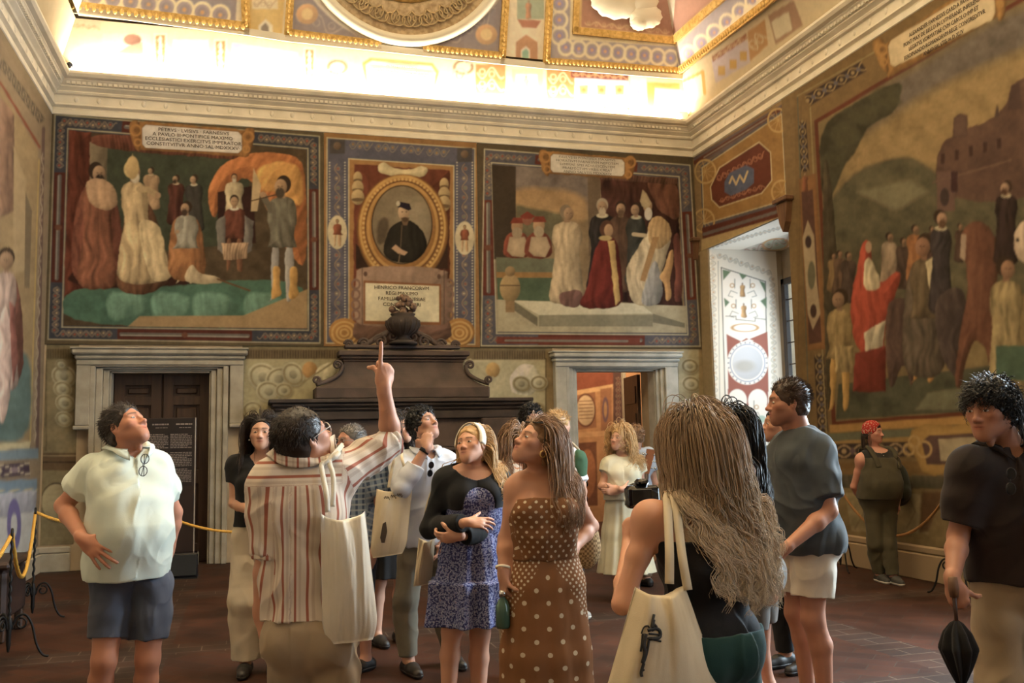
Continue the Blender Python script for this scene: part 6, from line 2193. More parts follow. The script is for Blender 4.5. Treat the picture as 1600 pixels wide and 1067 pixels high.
# ---- right panel
c = Canvas.wall('y', D - .02, xsp[1], XR - .012, DZ, ZT, RES, K(92, 72, 44))
border_band(c, [(757, 233), (1078, 258), (1094, 541), (752, 540)], [(768, 254), (1061, 276), (1075, 523), (776, 521)], K(88, 82, 80), K(112, 42, 26), K(190, 172, 126))
c.line([(1084, 250), (1102, 541)], 3, K(150, 110, 56)); c.poly([(776, 526), (1000, 528), (1000, 538), (776, 537)], K(128, 52, 34)); c.line([(790, 532), (980, 533)], 3.5, K(130, 116, 94))
c.poly([(770, 257), (1059, 279), (1072, 520), (777, 518)], K(146, 112, 70), mott=.25)
c.poly([(770, 257), (920, 268), (920, 330), (772, 320)], K(126, 104, 84), mott=.4); c.poly([(800, 290), (918, 300), (920, 350), (860, 340), (800, 330)], K(176, 128, 74), soft=10, mott=.3)
c.poly([(806, 320), (880, 334), (880, 380), (806, 390)], K(110, 98, 62), soft=6, mott=.4)
c.poly([(768, 257), (806, 260), (806, 405), (772, 405)], K(70, 52, 34)); c.poly([(918, 268), (938, 270), (938, 400), (920, 400)], K(116, 88, 58))
c.poly([(938, 270), (1059, 279), (1066, 480), (940, 470)], K(72, 34, 22), fold=.5, fs=.1); c.poly([(1010, 275), (1059, 279), (1064, 350), (1030, 330), (1015, 300)], K(112, 62, 40), fold=.5)
c.poly([(940, 271), (1058, 279), (1058, 288), (940, 281)], K(100, 60, 40), fold=.5, fs=.5)
c.poly([(775, 402), (870, 404), (870, 425), (776, 425)], K(110, 108, 74)); c.poly([(776, 425), (870, 426), (870, 434), (776, 434)], K(160, 108, 48)); c.poly([(776, 434), (872, 434), (874, 475), (778, 475)], K(78, 96, 62), mott=.2)
c.poly([(776, 468), (1072, 478), (1073, 520), (777, 518)], K(176, 156, 112), mott=.12)
c.poly([(802, 470), (840, 496), (840, 510), (802, 484)], K(120, 106, 74)); c.poly([(842, 492), (1020, 492), (1020, 510), (842, 510)], K(140, 126, 90)); c.poly([(1020, 490), (1070, 505), (1070, 512), (1020, 504)], K(126, 112, 80)); c.poly([(802, 470), (1000, 474), (1020, 490), (842, 492)], K(206, 188, 140))
c.ell(797, 450, 16, 22, K(172, 132, 76), shade=.5); c.ell(797, 424, 8, 8, K(160, 120, 70), shade=.5); c.rect(790, 470, 804, 488, K(150, 110, 64)); c.line([(782, 446), (812, 446)], 2, K(110, 78, 44))
for x, y in ((808, 346), (842, 344)):
  c.poly([(x - 24, 404), (x - 20, 372), (x - 8, 362), (x + 10, 362), (x + 20, 376), (x + 22, 404)], K(124, 50, 30), fold=.3); c.poly([(x - 16, 392), (x - 12, 370), (x + 12, 370), (x + 18, 386), (x + 10, 402), (x - 8, 400)], K(196, 158, 110), edge=.3)
  c.ell(x, y + 8, 9, 12, SK, shade=.4); c.ell(x, y + 18, 8, 9, K(166, 136, 96)); c.poly([(x - 11, y + 3), (x - 6, y - 6), (x + 8, y - 6), (x + 12, y + 3)], K(140, 44, 26))
c.ell(824, 342, 8, 10, K(150, 84, 56)); c.poly([(812, 338), (824, 330), (836, 338), (830, 342), (818, 342)], K(134, 42, 26))
c.figure(886, 322, 154, K(186, 152, 104), face=1, w=1.0, hair=K(140, 110, 76), seed=11, fold=.3, hemw=1.05); c.poly([(872, 456), (908, 452), (912, 470), (900, 482), (876, 478)], K(120, 76, 60), fold=.3)
c.figure(941, 312, 150, K(50, 40, 32), face=0, w=.95, beard=K(190, 160, 116), hair=K(180, 150, 108), collar=K(206, 180, 130), seed=12)
c.figure(970, 316, 140, K(96, 62, 38), face=0, beard=K(110, 76, 46), w=.9, seed=13); c.figure(994, 318, 130, K(60, 56, 42), face=-1, w=.8, collar=K(190, 170, 120), seed=14)
c.poly([(938, 372), (952, 366), (964, 376), (972, 420), (974, 470), (962, 482), (900, 482), (918, 450), (926, 400)], K(112, 26, 18), fold=.35, edge=.25); c.poly([(950, 376), (960, 376), (970, 470), (962, 478)], K(188, 140, 66), fold=.2); c.ell(948, 358, 11, 14, K(96, 54, 32)); c.ell(951, 360, 7, 10, SK, shade=.3); c.ell(946, 372, 10, 4, K(190, 150, 80))
c.poly([(976, 420), (992, 396), (1010, 366), (1024, 340), (1040, 350), (1050, 370), (1036, 420), (1020, 470), (1006, 480), (984, 470)], K(192, 160, 110), fold=.35, edge=.25)
c.poly([(1014, 344), (1030, 336), (1048, 352), (1050, 372), (1030, 392), (1012, 380)], K(176, 130, 72), fold=.4, fs=.4); c.poly([(1020, 370), (1030, 370), (1008, 440), (1000, 438)], K(176, 120, 60))
c.ell(1012, 322, 7, 10, SK, shade=.3); c.ell(1013, 334, 6, 10, K(206, 184, 146)); c.poly([(1000, 314), (1004, 296), (1010, 302), (1018, 318), (1010, 326), (1003, 322)], K(206, 168, 110), edge=.3); c.line([(990, 366), (1008, 368)], 6, K(190, 156, 106))
c.poly([(1000, 470), (1012, 430), (1024, 400), (1036, 440), (1034, 474), (1010, 480)], K(140, 130, 110), fold=.3)
c.poly([(1044, 392), (1054, 388), (1050, 420), (1046, 440), (1050, 466), (1040, 472), (1040, 446), (1028, 432), (1040, 418)], K(190, 128, 62), fold=.2)
c.poly([(1050, 370), (1062, 360), (1068, 470), (1052, 474), (1056, 430)], K(116, 54, 36), fold=.3)
cartouche(c, [(860, 240), (976, 249), (976, 276), (860, 269)], K(168, 106, 42), K(214, 186, 134, .62), 12)
c.mottle(.12)
f3 = c.mesh('fresco', thick=.02)
tag(f3, 'fresco of robed figures round a seated man, steps and vase, above the open doorway', 'fresco')
wall_text('lettering', ['PAVLVS\u00b7III\u00b7PONTIFEX MAXIMVS', 'HORATIVM\u00b7FARNESIVM\u00b7NEPOTEM', 'SVMMAE SPEI ADVLESCENTEM', 'PRAEFECTVM VRBIS CREAT', 'ANNO SALVTIS MDXXXIX'], (918, 259), D - .022, 3.9, M_INK, f3, maxw=0.978, spacing=1.02)

# ---- frieze inscription
fi = on_vault(626, 121)
o_ = wall_text('inscription', ['PETRVS\u00b7FARNESIVS', 'FLORENTINVS ROMANISQ LEGIONIBVS', 'AC PROFLIGATIS IN TVSCIS COPIIS', 'EXPVGNATVM  ORBITELLVM', 'NOBILE MONVMENTVM CONDIDIT', 'ANNO SALVTIS MXCV'], (627, 121), D - .19, 3.2, M_INK, None, maxw=0.893, spacing=1.28)
for v in o_.data.vertices: v.co.y += (6.60 - v.co.z) * .38 - .012
tag(o_, 'small Latin inscription on the frieze plaque above the cornice', 'inscription')

# ---- right wall: battle-ride fresco in a guilloche border
ya, yb = at_x(1240, 330, XR)[1], 6.2
zb, zt = at_x(1300, 690, XR)[2], ZT
c = Canvas.wall('x', XR - .02, yb, NY0 - .0, 0.34, ZT, .0125, K(150, 110, 58, 1.3))
E8 = 1.35
k8 = lambda r, g, b: K(r, g, b, E8)
c.poly([(1240, 100), (1640, -110), (1640, 700), (1250, 720)], k8(146, 106, 54))
c.guilloche((1262, 157), (1350, 103), 18, k8(74, 50, 40), k8(180, 140, 80), k8(110, 100, 96)); c.guilloche((1253, 190), (1258, 268), 13, k8(74, 50, 40), k8(180, 140, 80), k8(110, 100, 96)); c.guilloche((1280, 555), (1286, 675), 16, k8(74, 50, 40), k8(180, 140, 80), k8(110, 100, 96))
c.line([(1246, 152), (1266, 700)], 2, k8(110, 104, 74)); c.line([(1266, 168), (1292, 690)], 2, k8(170, 140, 80)); c.line([(1246, 150), (1400, 62)], 2, k8(170, 140, 80))
c.poly([(1248, 280), (1275, 270), (1292, 545), (1262, 548)], k8(176, 110, 50), edge=.3); c.poly([(1252, 300), (1270, 296), (1284, 535), (1264, 538)], k8(110, 64, 46)); c.poly([(1254, 372), (1262, 344), (1272, 368), (1276, 440), (1282, 490), (1270, 515), (1262, 490), (1258, 430)], k8(196, 160, 110))
c.ell(1263, 378, 5, 10, k8(70, 46, 40)); c.ell(1268, 430, 6, 22, k8(120, 110, 74)); c.ell(1271, 486, 5, 11, k8(90, 56, 40)); c.figure(1258, 270, 30, k8(170, 90, 50))
c.line([(1252, 160), (1245, 700)], 1, k8(90, 60, 34), alpha=.3)
Pn = [(1272, 188), (1640, -30), (1640, 640), (1300, 665)]
c.poly(Pn, k8(124, 50, 26)); c.poly([(1278, 192), (1640, -22), (1640, 634), (1306, 658)], k8(150, 118, 66), mott=.2)
c.poly([(1290, 190), (1640, -20), (1640, 60), (1480, 130), (1320, 230)], k8(124, 104, 82), soft=20, mott=.4); c.poly([(1320, 240), (1440, 150), (1640, 60), (1640, 180), (1480, 260), (1320, 300)], k8(176, 134, 74), soft=25, mott=.25)
c.poly([(1282, 330), (1340, 262), (1420, 240), (1460, 268), (1500, 300), (1640, 290), (1640, 480), (1300, 480)], k8(104, 92, 58), soft=6, mott=.45); c.poly([(1340, 300), (1420, 280), (1450, 300), (1400, 330)], k8(140, 124, 82), soft=8)
c.poly([(1278, 195), (1360, 146), (1414, 122), (1400, 176), (1356, 196), (1340, 232), (1318, 262), (1304, 300), (1284, 320)], k8(78, 70, 42), soft=3, mott=.6)
for x, y, r in ((1380, 150, 20), (1350, 180, 22), (1320, 210, 24), (1300, 250, 16), (1400, 160, 10)): c.ell(x, y, r, r * .7, k8(92, 82, 48), soft=5, alpha=.7)
c.poly([(1284, 250), (1296, 250), (1312, 440), (1300, 640), (1290, 640)], k8(82, 66, 40), fold=.3)
HS = k8(112, 74, 54)
c.poly([(1462, 250), (1476, 218), (1494, 212), (1510, 200), (1540, 192), (1572, 165), (1580, 135), (1600, 120), (1640, 110), (1640, 300), (1540, 320), (1462, 300)], HS, mott=.25); c.poly([(1488, 216), (1490, 184), (1500, 177), (1512, 180), (1512, 212)], k8(120, 82, 62), edge=.3); c.poly([(1554, 182), (1558, 160), (1562, 182)], k8(96, 66, 50)); c.poly([(1574, 172), (1580, 132), (1592, 130), (1598, 170)], k8(96, 64, 50))
for k in range(5): c.rect(1470 + k * 22, 240 - k * 6, 1476 + k * 22, 256 - k * 6, k8(80, 46, 36))
c.rect(1464, 268, 1492, 330, k8(124, 84, 66)); c.ell(1476, 308, 7, 14, k8(80, 56, 46)); c.line([(1458, 285), (1580, 250)], 3, k8(130, 90, 66)); c.rect(1486, 268, 1496, 300, k8(80, 44, 40))
c.poly([(1310, 600), (1640, 560), (1640, 634), (1306, 656)], k8(92, 88, 58), mott=.4); c.poly([(1430, 640), (1450, 614), (1500, 606), (1540, 640)], k8(130, 122, 82), soft=4, mott=.3)
for x, y, h, col in ((1302, 396, 60, (150, 110, 60)), (1312, 392, 70, (120, 84, 56)), (1326, 394, 80, (90, 66, 48)), (1390, 364, 90, (176, 140, 100)), (1412, 372, 80, (90, 64, 46)), (1430, 352, 90, (176, 104, 50)), (1456, 354, 60, (96, 60, 44)), (1500, 350, 60, (90, 60, 42))):
  c.figure(x, y, h, k8(*col), skin=k8(166, 116, 76), face=1, beard=k8(120, 90, 60) if h > 70 else None, seed=int(x))
RD_ = k8(196, 62, 36)
c.poly([(1346, 380), (1356, 374), (1362, 392), (1362, 420), (1376, 446), (1398, 424), (1410, 428), (1396, 470), (1384, 510), (1380, 560), (1340, 552), (1328, 500), (1330, 460), (1340, 420)], RD_, fold=.3, edge=.2); c.ell(1357, 386, 5, 9, k8(190, 140, 96)); c.poly([(1350, 406), (1360, 400), (1378, 446), (1366, 456), (1348, 450)], k8(214, 184, 130), fold=.3); c.poly([(1350, 520), (1384, 500), (1378, 554), (1352, 552)], k8(200, 176, 130), fold=.5)
c.poly([(1336, 552), (1384, 540), (1384, 612), (1332, 612)], k8(140, 42, 28), fold=.15)
c.poly([(1384, 470), (1420, 462), (1432, 530), (1426, 618), (1412, 560), (1392, 618), (1384, 560)], k8(96, 66, 50), fold=.3)
c.figure(1312, 454, 190, k8(180, 140, 76), skin=k8(176, 126, 84), face=-1, w=.7, legs=k8(206, 146, 60), seed=31); c.poly([(1304, 540), (1334, 540), (1332, 582), (1306, 582)], k8(176, 140, 80), fold=.5)
c.figure(1444, 368, 232, k8(118, 92, 58), skin=k8(176, 116, 78), face=-1, w=.62, legs=k8(204, 134, 52), cape=k8(104, 84, 60), seed=32); c.poly([(1446, 410), (1460, 400), (1468, 450), (1456, 470)], k8(206, 176, 120), fold=.3)
c.figure(1470, 330, 160, k8(74, 60, 52), skin=k8(190, 136, 96), face=1, w=.7, beard=k8(110, 70, 40), collar=k8(206, 180, 130), seed=33); c.poly([(1456, 470), (1500, 440), (1520, 500), (1500, 600), (1470, 560)], k8(84, 64, 52), fold=.3)
c.poly([(1500, 372), (1508, 352), (1530, 344), (1552, 360), (1564, 400), (1556, 450), (1560, 520), (1566, 600), (1550, 600), (1540, 540), (1520, 530), (1506, 580), (1500, 610), (1490, 600), (1500, 520), (1512, 460), (1510, 410), (1502, 402)], k8(128, 72, 46), fold=.2, edge=.3); c.poly([(1500, 402), (1502, 366), (1510, 366), (1508, 408)], k8(196, 156, 116))
c.figure(1572, 284, 130, k8(62, 40, 32), skin=k8(190, 140, 100), face=-1, w=.9, beard=k8(100, 60, 36), collar=k8(206, 180, 130), seed=34); c.poly([(1582, 370), (1600, 340), (1640, 350), (1640, 420), (1590, 410)], k8(196, 160, 120), fold=.2); c.ell(1590, 375, 3, 3, k8(40, 30, 24))
c.figure(1572, 404, 220, k8(176, 142, 84), skin=k8(176, 120, 80), face=1, w=.8, seed=35); c.poly([(1556, 540), (1600, 540), (1640, 560), (1640, 600), (1556, 590)], k8(84, 112, 78), mott=.2)
# lower frame, bands and marbled dado
c.poly([(1296, 664), (1640, 642), (1640, 654), (1297, 676)], k8(206, 140, 56)); c.poly([(1290, 678), (1640, 656), (1640, 668), (1290, 690)], k8(120, 116, 78)); c.poly([(1290, 690), (1640, 670), (1640, 678), (1290, 698)], k8(190, 136, 62))
c.guilloche((1292, 706), (1640, 694), 24, k8(78, 56, 44), k8(196, 150, 92), k8(120, 90, 84)); c.poly([(1280, 724), (1640, 716), (1640, 740), (1280, 742)], k8(150, 104, 48)); c.poly([(1280, 742), (1640, 744), (1640, 766), (1280, 762)], k8(98, 84, 56), fold=.2)
c.poly([(1260, 762), (1640, 768), (1640, 1000), (1240, 960)], k8(158, 122, 66), mott=.3); c.poly([(1320, 770), (1460, 772), (1450, 834), (1330, 830)], k8(176, 144, 86), mott=.4)
for x in (1340, 1380, 1420, 1490, 1530): c.line([(x, 776), (x + 10, 800), (x - 4, 826)], 1.5, k8(120, 80, 50), alpha=.6)
c.poly([(1440, 768), (1475, 768), (1450, 830), (1436, 832)], k8(120, 76, 40), soft=4)
c.line([(1250, 838), (1640, 872)], 2, k8(110, 60, 34))
# scrolled cartouche below
G2 = k8(206, 146, 60)
c.poly([(1418, 700), (1424, 672), (1446, 662), (1490, 666), (1530, 656), (1640, 650), (1640, 740), (1480, 738), (1460, 744), (1440, 736), (1432, 716)], G2, edge=.3); c.poly([(1440, 690), (1452, 680), (1640, 672), (1640, 722), (1448, 726)], k8(112, 74, 60)); c.poly([(1466, 686), (1640, 676), (1640, 716), (1470, 720)], k8(206, 174, 120), mott=.3)
for x, y, r in ((1444, 702, 11), (1428, 690, 8), (1420, 702, 8)): c.ell(x, y, r, r * 1.1, k8(220, 164, 84), ring=1.6)
cartouche(c, [(1386, 66), (1552, -34), (1556, 28), (1392, 108)], k8(180, 118, 48), k8(206, 172, 118) * 1.5, 16)
c.mottle(.12)
f4 = c.mesh('fresco', thick=.02)
tag(f4, 'large fresco on the right wall of riders and a red-robed figure below a hill town', 'fresco')
M_TEXT2 = M_INK
wall_text('lettering', ['ALEXANDER\u00b7FARNESIVS\u00b7CARD\u00b7A PAVLO\u00b7III', 'PONT\u00b7MAX\u00b7DE BELLO IN LVTHERANIS INFERENDO', 'LEGATVS VORMATIAE CVM CAROLO\u00b7IMP\u00b7ET', 'FERDINANDO\u00b7ROMANORVM\u00b7REGE CONGREDITVR', 'ANNO SALVTIS \u221e D XLIV'], (1472, 46), XR - .024, 7.0, M_INK, f4, axis='x', maxw=1.109, spacing=1.15)

# ---- right wall, panel over the window niche, and the plain strip to the corner
c = Canvas.wall('x', XR - .015, NY0 + .0, D - .02, NZ, ZT, .011, K(150, 110, 62))
c.poly([(1084, 246), (1240, 152), (1242, 168), (1086, 262)], K(104, 84, 74)); c.line([(1086, 254), (1222, 170)], 6, K(110, 46, 28)); c.line([(1100, 246), (1210, 178)], 2, K(140, 120, 96))
c.poly([(1094, 260), (1225, 170), (1231, 320), (1098, 357)], K(92, 84, 80)); c.poly([(1097, 262), (1221, 178), (1228, 312), (1100, 350)], K(164, 110, 44), mott=.2); c.line([(1097, 262), (1221, 178), (1228, 312), (1100, 350)], 1.5, K(196, 168, 112), closed=True)
c.poly([(1110, 292), (1124, 262), (1186, 222), (1204, 238), (1206, 282), (1190, 302), (1124, 324), (1112, 312)], K(112, 44, 26)); c.line([(1110, 292), (1124, 262), (1186, 222), (1204, 238), (1206, 282), (1190, 302), (1124, 324), (1112, 312)], 1.6, K(206, 176, 116), closed=True); c.scroll((1120, 280), (1196, 240), 14, K(190, 110, 70), 9, .3, 1.1); c.scroll((1124, 314), (1196, 290), 10, K(190, 110, 70), 9, .3, 1.1)
c.poly([(1132, 284), (1140, 270), (1166, 258), (1178, 264), (1178, 286), (1166, 296), (1142, 306), (1132, 300)], K(84, 92, 104)); c.line([(1140, 286), (1144, 276), (1150, 288), (1156, 274), (1162, 284), (1168, 268)], 3, K(206, 166, 106))
for x, y in ((1100, 345), (1216, 188), (1222, 300), (1102, 268)):
  c.ell(x, y, 16, 18, K(200, 150, 76), ring=1.3)
  for k in range(10): c.line([(x, y), (x + 15 * math.cos(k * .63), y + 17 * math.sin(k * .63))], .9, K(200, 150, 76), alpha=.8)
c.poly([(1097, 356), (1234, 316), (1236, 334), (1098, 376)], K(104, 40, 26)); c.line([(1100, 366), (1230, 326)], 5, K(110, 96, 82)); c.poly([(1096, 374), (1236, 334), (1240, 352), (1096, 396)], K(190, 150, 86))
c.mottle(.12)
f5 = c.mesh('overdoor_painting', thick=.012)
tag(f5, 'painted ochre panel with a red lobed shield above the window niche', 'wall painting')
c = Canvas.wall('x', XR - .012, NY1 + .002, D - .02, 0.3, NZ - .004, .012, K(170, 136, 84))
c.line([(1092, 400), (1102, 850)], 3, K(110, 80, 48)); c.mottle(.1)
tag(c.mesh('painted_strip', thick=.01), 'narrow ochre painted strip between the corner and the window niche', 'wall painting')
for nm, (px, py), ax_ in (('a', (1088, 386), 0), ('b', (1232, 324), 1)):
  w = at_x(px, py, XR)
  mb = MB().prism([w + np.array([0, -.13, .08]), w + np.array([0, .13, .08]), w + np.array([0, .07, -.2]), w + np.array([0, 0, -.32]), w + np.array([0, -.07, -.2])], np.array([-.10, 0, 0]))
  mb.box(w + np.array([-.14, -.16, .06]), w + np.array([0, .16, .12]), .01)
  o = mb.build('wall_bracket', M_WOODB)
  tag(o, 'small brown wooden bracket at the back corner of the room' if nm == 'a' else 'small brown wooden bracket above the right edge of the window niche', 'bracket')

# ---- window niche: grotesques on white, on the far jamb and the soffit
WH = np.array([.78, .76, .70])
c = Canvas.wall('y', NY1 - .012, XR + .01, NX - .10, 0.5, NZ - .01, .010, WH * .98)
DG, RG, OG, GG = np.array([.30, .29, .26]), np.array([.36, .10, .08]), np.array([.55, .30, .12]), np.array([.12, .22, .13])
for (a, b, wd) in (((1113, 398), (1118, 740), 14), ((1206, 432), (1212, 700), 12), ((1120, 398), (1206, 428), 12)):
  c.scroll(a, b, wd, DG, 9, .36, .9, [OG, np.array([.5, .44, .3])])
c.line([(1108, 390), (1108, 740)], 1, DG); c.line([(1122, 408), (1126, 740)], 1, DG * .8)
c.poly([(1127, 418), (1196, 440), (1201, 720), (1136, 720)], np.array([.80, .77, .74])); c.line([(1127, 418), (1196, 440), (1201, 720), (1136, 720)], 1.4, np.array([.06, .06, .05]), closed=True)
for p in ([(1129, 421), (1142, 424), (1130, 438)], [(1186, 438), (1195, 442), (1196, 458)], [(1154, 426), (1168, 430), (1160, 437)], [(1131, 465), (1140, 472), (1133, 480)], [(1188, 470), (1198, 464), (1198, 482)]): c.poly(p, GG)
c.poly([(1135, 522), (1160, 534), (1199, 518), (1201, 560), (1196, 540), (1166, 528), (1140, 545), (1137, 570)], RG)
c.poly([(1136, 522), (1145, 529), (1164, 538), (1190, 528), (1199, 518), (1201, 612), (1190, 612), (1166, 640), (1144, 612), (1138, 612)], RG)
c.ell(1168, 567, 32, 34, np.array([.80, .77, .74])); c.ell(1168, 567, 27, 29, np.array([.22, .30, .48]), ring=.8); c.ell(1168, 567, 24, 26, np.array([.52, .56, .64]), shade=.2); c.ell(1164, 572, 16, 9, np.array([.42, .42, .42]), soft=6)
for k in range(26): c.ell(1168 + 30 * math.cos(k * .2417), 567 + 32 * math.sin(k * .2417), 1.3, 1.3, np.array([.20, .22, .30]))
c.poly([(1137, 608), (1150, 606), (1166, 616), (1184, 604), (1200, 610), (1201, 640), (1190, 644), (1168, 625), (1146, 642), (1138, 636)], RG); c.ell(1152, 626, 15, 18, np.array([.80, .77, .74])); c.ell(1184, 626, 15, 18, np.array([.80, .77, .74])); c.rect(1140, 634, 1200, 700, np.array([.80, .77, .74]))
for (x, y) in ((1160, 450), (1162, 482), (1166, 640), (1168, 690)):
  c.figure(x, y - 8, 22, OG, skin=np.array([.5, .3, .2]), w=1.2)
  for s in (-1, 1): c.line([(x + s * 8, y + 8), (x + s * 18, y + 4), (x + s * 22, y + 12), (x + s * 15, y + 14)], 1.0, DG * .7); c.ell(x + s * 16, y - 4, 3, 3, OG, ring=.8); c.line([(x + s * 12, y - 14), (x + s * 12, y)], 1.2, DG * .5)
c.line([(1134, 494), (1150, 494), (1150, 499), (1180, 502), (1180, 497), (1196, 499)], 1.2, DG * .5); c.ell(1164, 512, 20, 6, OG, ring=.8); c.ell(1190, 655, 7, 6, np.array([.35, .52, .46])); c.ell(1152, 662, 9, 5, np.array([.60, .48, .44]))
tag(c.mesh('painted_jamb', M_FRESCO, .01), 'white window jamb painted with grotesques and a round blue landscape', 'wall painting')
n1, n2 = 150, 130
Sx, Sy = np.meshgrid(np.linspace(XR + .01, NX - .10, n1), np.linspace(NY0 + .01, NY1 - .01, n2), indexing='ij')
c = Canvas(np.stack([Sx, Sy, np.full_like(Sx, NZ - .008)], -1), np.array([0, 0, -1.0]), WH)
c.scroll((1104, 388), (1240, 350), 9, DG, 7, .3, .9, [OG]); c.scroll((1120, 402), (1206, 428), 8, DG, 7, .3, .9, [OG]); c.poly([(1140, 396), (1240, 362), (1240, 402), (1206, 420)], np.array([.62, .60, .54]), mott=.4)
c.ell(1212, 382, 20, 9, np.array([.34, .40, .32]), rot=-.1); c.ell(1212, 382, 20, 9, OG, rot=-.1, ring=1); c.scroll((1150, 400), (1236, 372), 14, RG, 12, .4, 1.0, [GG])
tag(c.mesh('painted_soffit', M_FRESCO, .006), 'painted soffit of the window niche with grey scrollwork', 'wall painting')

# ---- left wall fresco
c = Canvas.wall('x', XL + .02, 9.4, D - .02, 0.32, ZT, .02, K(150, 120, 80))
c.poly([(0, 60), (78, 190), (64, 780), (0, 790)], K(156, 124, 84)); c.guilloche((0, 95), (66, 190), 12, K(96, 76, 54), K(160, 130, 90), K(130, 104, 74))
c.line([(68, 200), (58, 706)], 5, K(120, 84, 66)); c.scroll((67, 240), (54, 690), 6, K(180, 150, 110), 16, .3, 1.6, [K(160, 84, 50)]); c.line([(61, 250), (47, 690)], 2.5, K(196, 150, 70))
c.poly([(0, 135), (60, 235), (46, 690), (-20, 692)], K(170, 132, 80), mott=.15); c.line([(0, 128), (62, 230)], 4, K(150, 66, 34)); c.poly([(0, 150), (22, 180), (22, 330), (0, 340)], K(140, 96, 66), fold=.3); c.poly([(22, 230), (40, 280), (40, 420), (20, 430)], K(184, 146, 92), soft=3); c.poly([(40, 300), (50, 330), (46, 450), (38, 450)], K(132, 104, 68))
c.poly([(0, 640), (0, 560), (24, 540), (50, 560), (48, 690), (-20, 690)], K(92, 116, 96), soft=6, mott=.3); c.figure(10, 390, 220, K(190, 150, 120), w=.5, cape=K(130, 70, 50), seed=41); c.poly([(-4, 500), (12, 470), (22, 560), (10, 660), (-4, 660)], K(204, 160, 130), fold=.4); c.poly([(14, 470), (24, 480), (28, 560), (20, 610)], K(150, 80, 62), fold=.4)
c.poly([(-10, 694), (48, 690), (46, 700), (-10, 704)], K(206, 180, 120)); c.poly([(-10, 704), (60, 700), (60, 716), (-10, 720)], K(120, 140, 134)); c.guilloche((0, 736), (46, 732), 22, K(86, 60, 66), K(206, 176, 130), K(150, 120, 110)); c.poly([(-10, 752), (58, 748), (58, 766), (-10, 772)], K(120, 146, 146)); c.line([(-10, 768), (58, 764)], 2, K(206, 176, 110))
c.poly([(-10, 772), (58, 766), (56, 800), (-10, 812)], K(170, 164, 156), fold=.2); c.poly([(-10, 812), (56, 798), (54, 920), (-10, 940)], K(206, 198, 184)); c.ell(22, 820, 8, 30, K(120, 104, 140), ring=3)
c.mottle(.1)
tag(c.mesh('fresco', thick=.02), 'steeply seen fresco on the left wall with pale robed figure and green ground', 'fresco')
# ------------------------------------------------------------------ the visitors
TAN = (0.46, 0.225, 0.135)
FAIR = (0.56, 0.31, 0.21)
OLIVE = (0.38, 0.185, 0.11)
H_DK = hair_mat('dark_brown_hair', (.038, .023, .015), (.018, .011, .008))
H_BK = hair_mat('black_hair', (.014, .011, .010), (.006, .005, .005), .35)
H_BR = hair_mat('brown_hair', (.085, .045, .024), (.038, .020, .011))
H_LB = hair_mat('light_brown_hair', (.34, .20, .11), (.18, .10, .052))
H_BL = hair_mat('blonde_hair', (.66, .43, .20), (.42, .25, .11))
H_GY = hair_mat('grey_hair', (.30, .27, .24), (.12, .105, .09))


def stripes_mat(name, ground, stripe, n=9.0, width=0.30, second=None, rough=.85):
  m = nt_mat(name, ground, rough, spec=.2)
  nn, l, b = nodes_of(m)
  a = nn.new('ShaderNodeAttribute'); a.attribute_name = 'wrap'
  s = nn.new('ShaderNodeSeparateXYZ'); l.new(a.outputs['Vector'], s.inputs[0])
  mu = nn.new('ShaderNodeMath'); mu.operation = 'MULTIPLY'; mu.inputs[1].default_value = n; l.new(s.outputs[0], mu.inputs[0])
  fr = nn.new('ShaderNodeMath'); fr.operation = 'FRACT'; l.new(mu.outputs[0], fr.inputs[0])
  r = nn.new('ShaderNodeValToRGB'); r.color_ramp.interpolation = 'LINEAR'
  e = r.color_ramp.elements
  e[0].position = 0; e[0].color = (*ground, 1); e[1].position = .03; e[1].color = (*stripe, 1)
  for p, c in ((width, stripe), (width + .03, ground), (.60, ground), (.63, second or ground), (.80, second or ground), (.83, ground)):
    x = e.new(p); x.color = (*c, 1)
  l.new(fr.outputs[0], r.inputs[0]); l.new(r.outputs[0], b.inputs['Base Color'])
  add_bump(m, 240, .3, .0012)
  return m


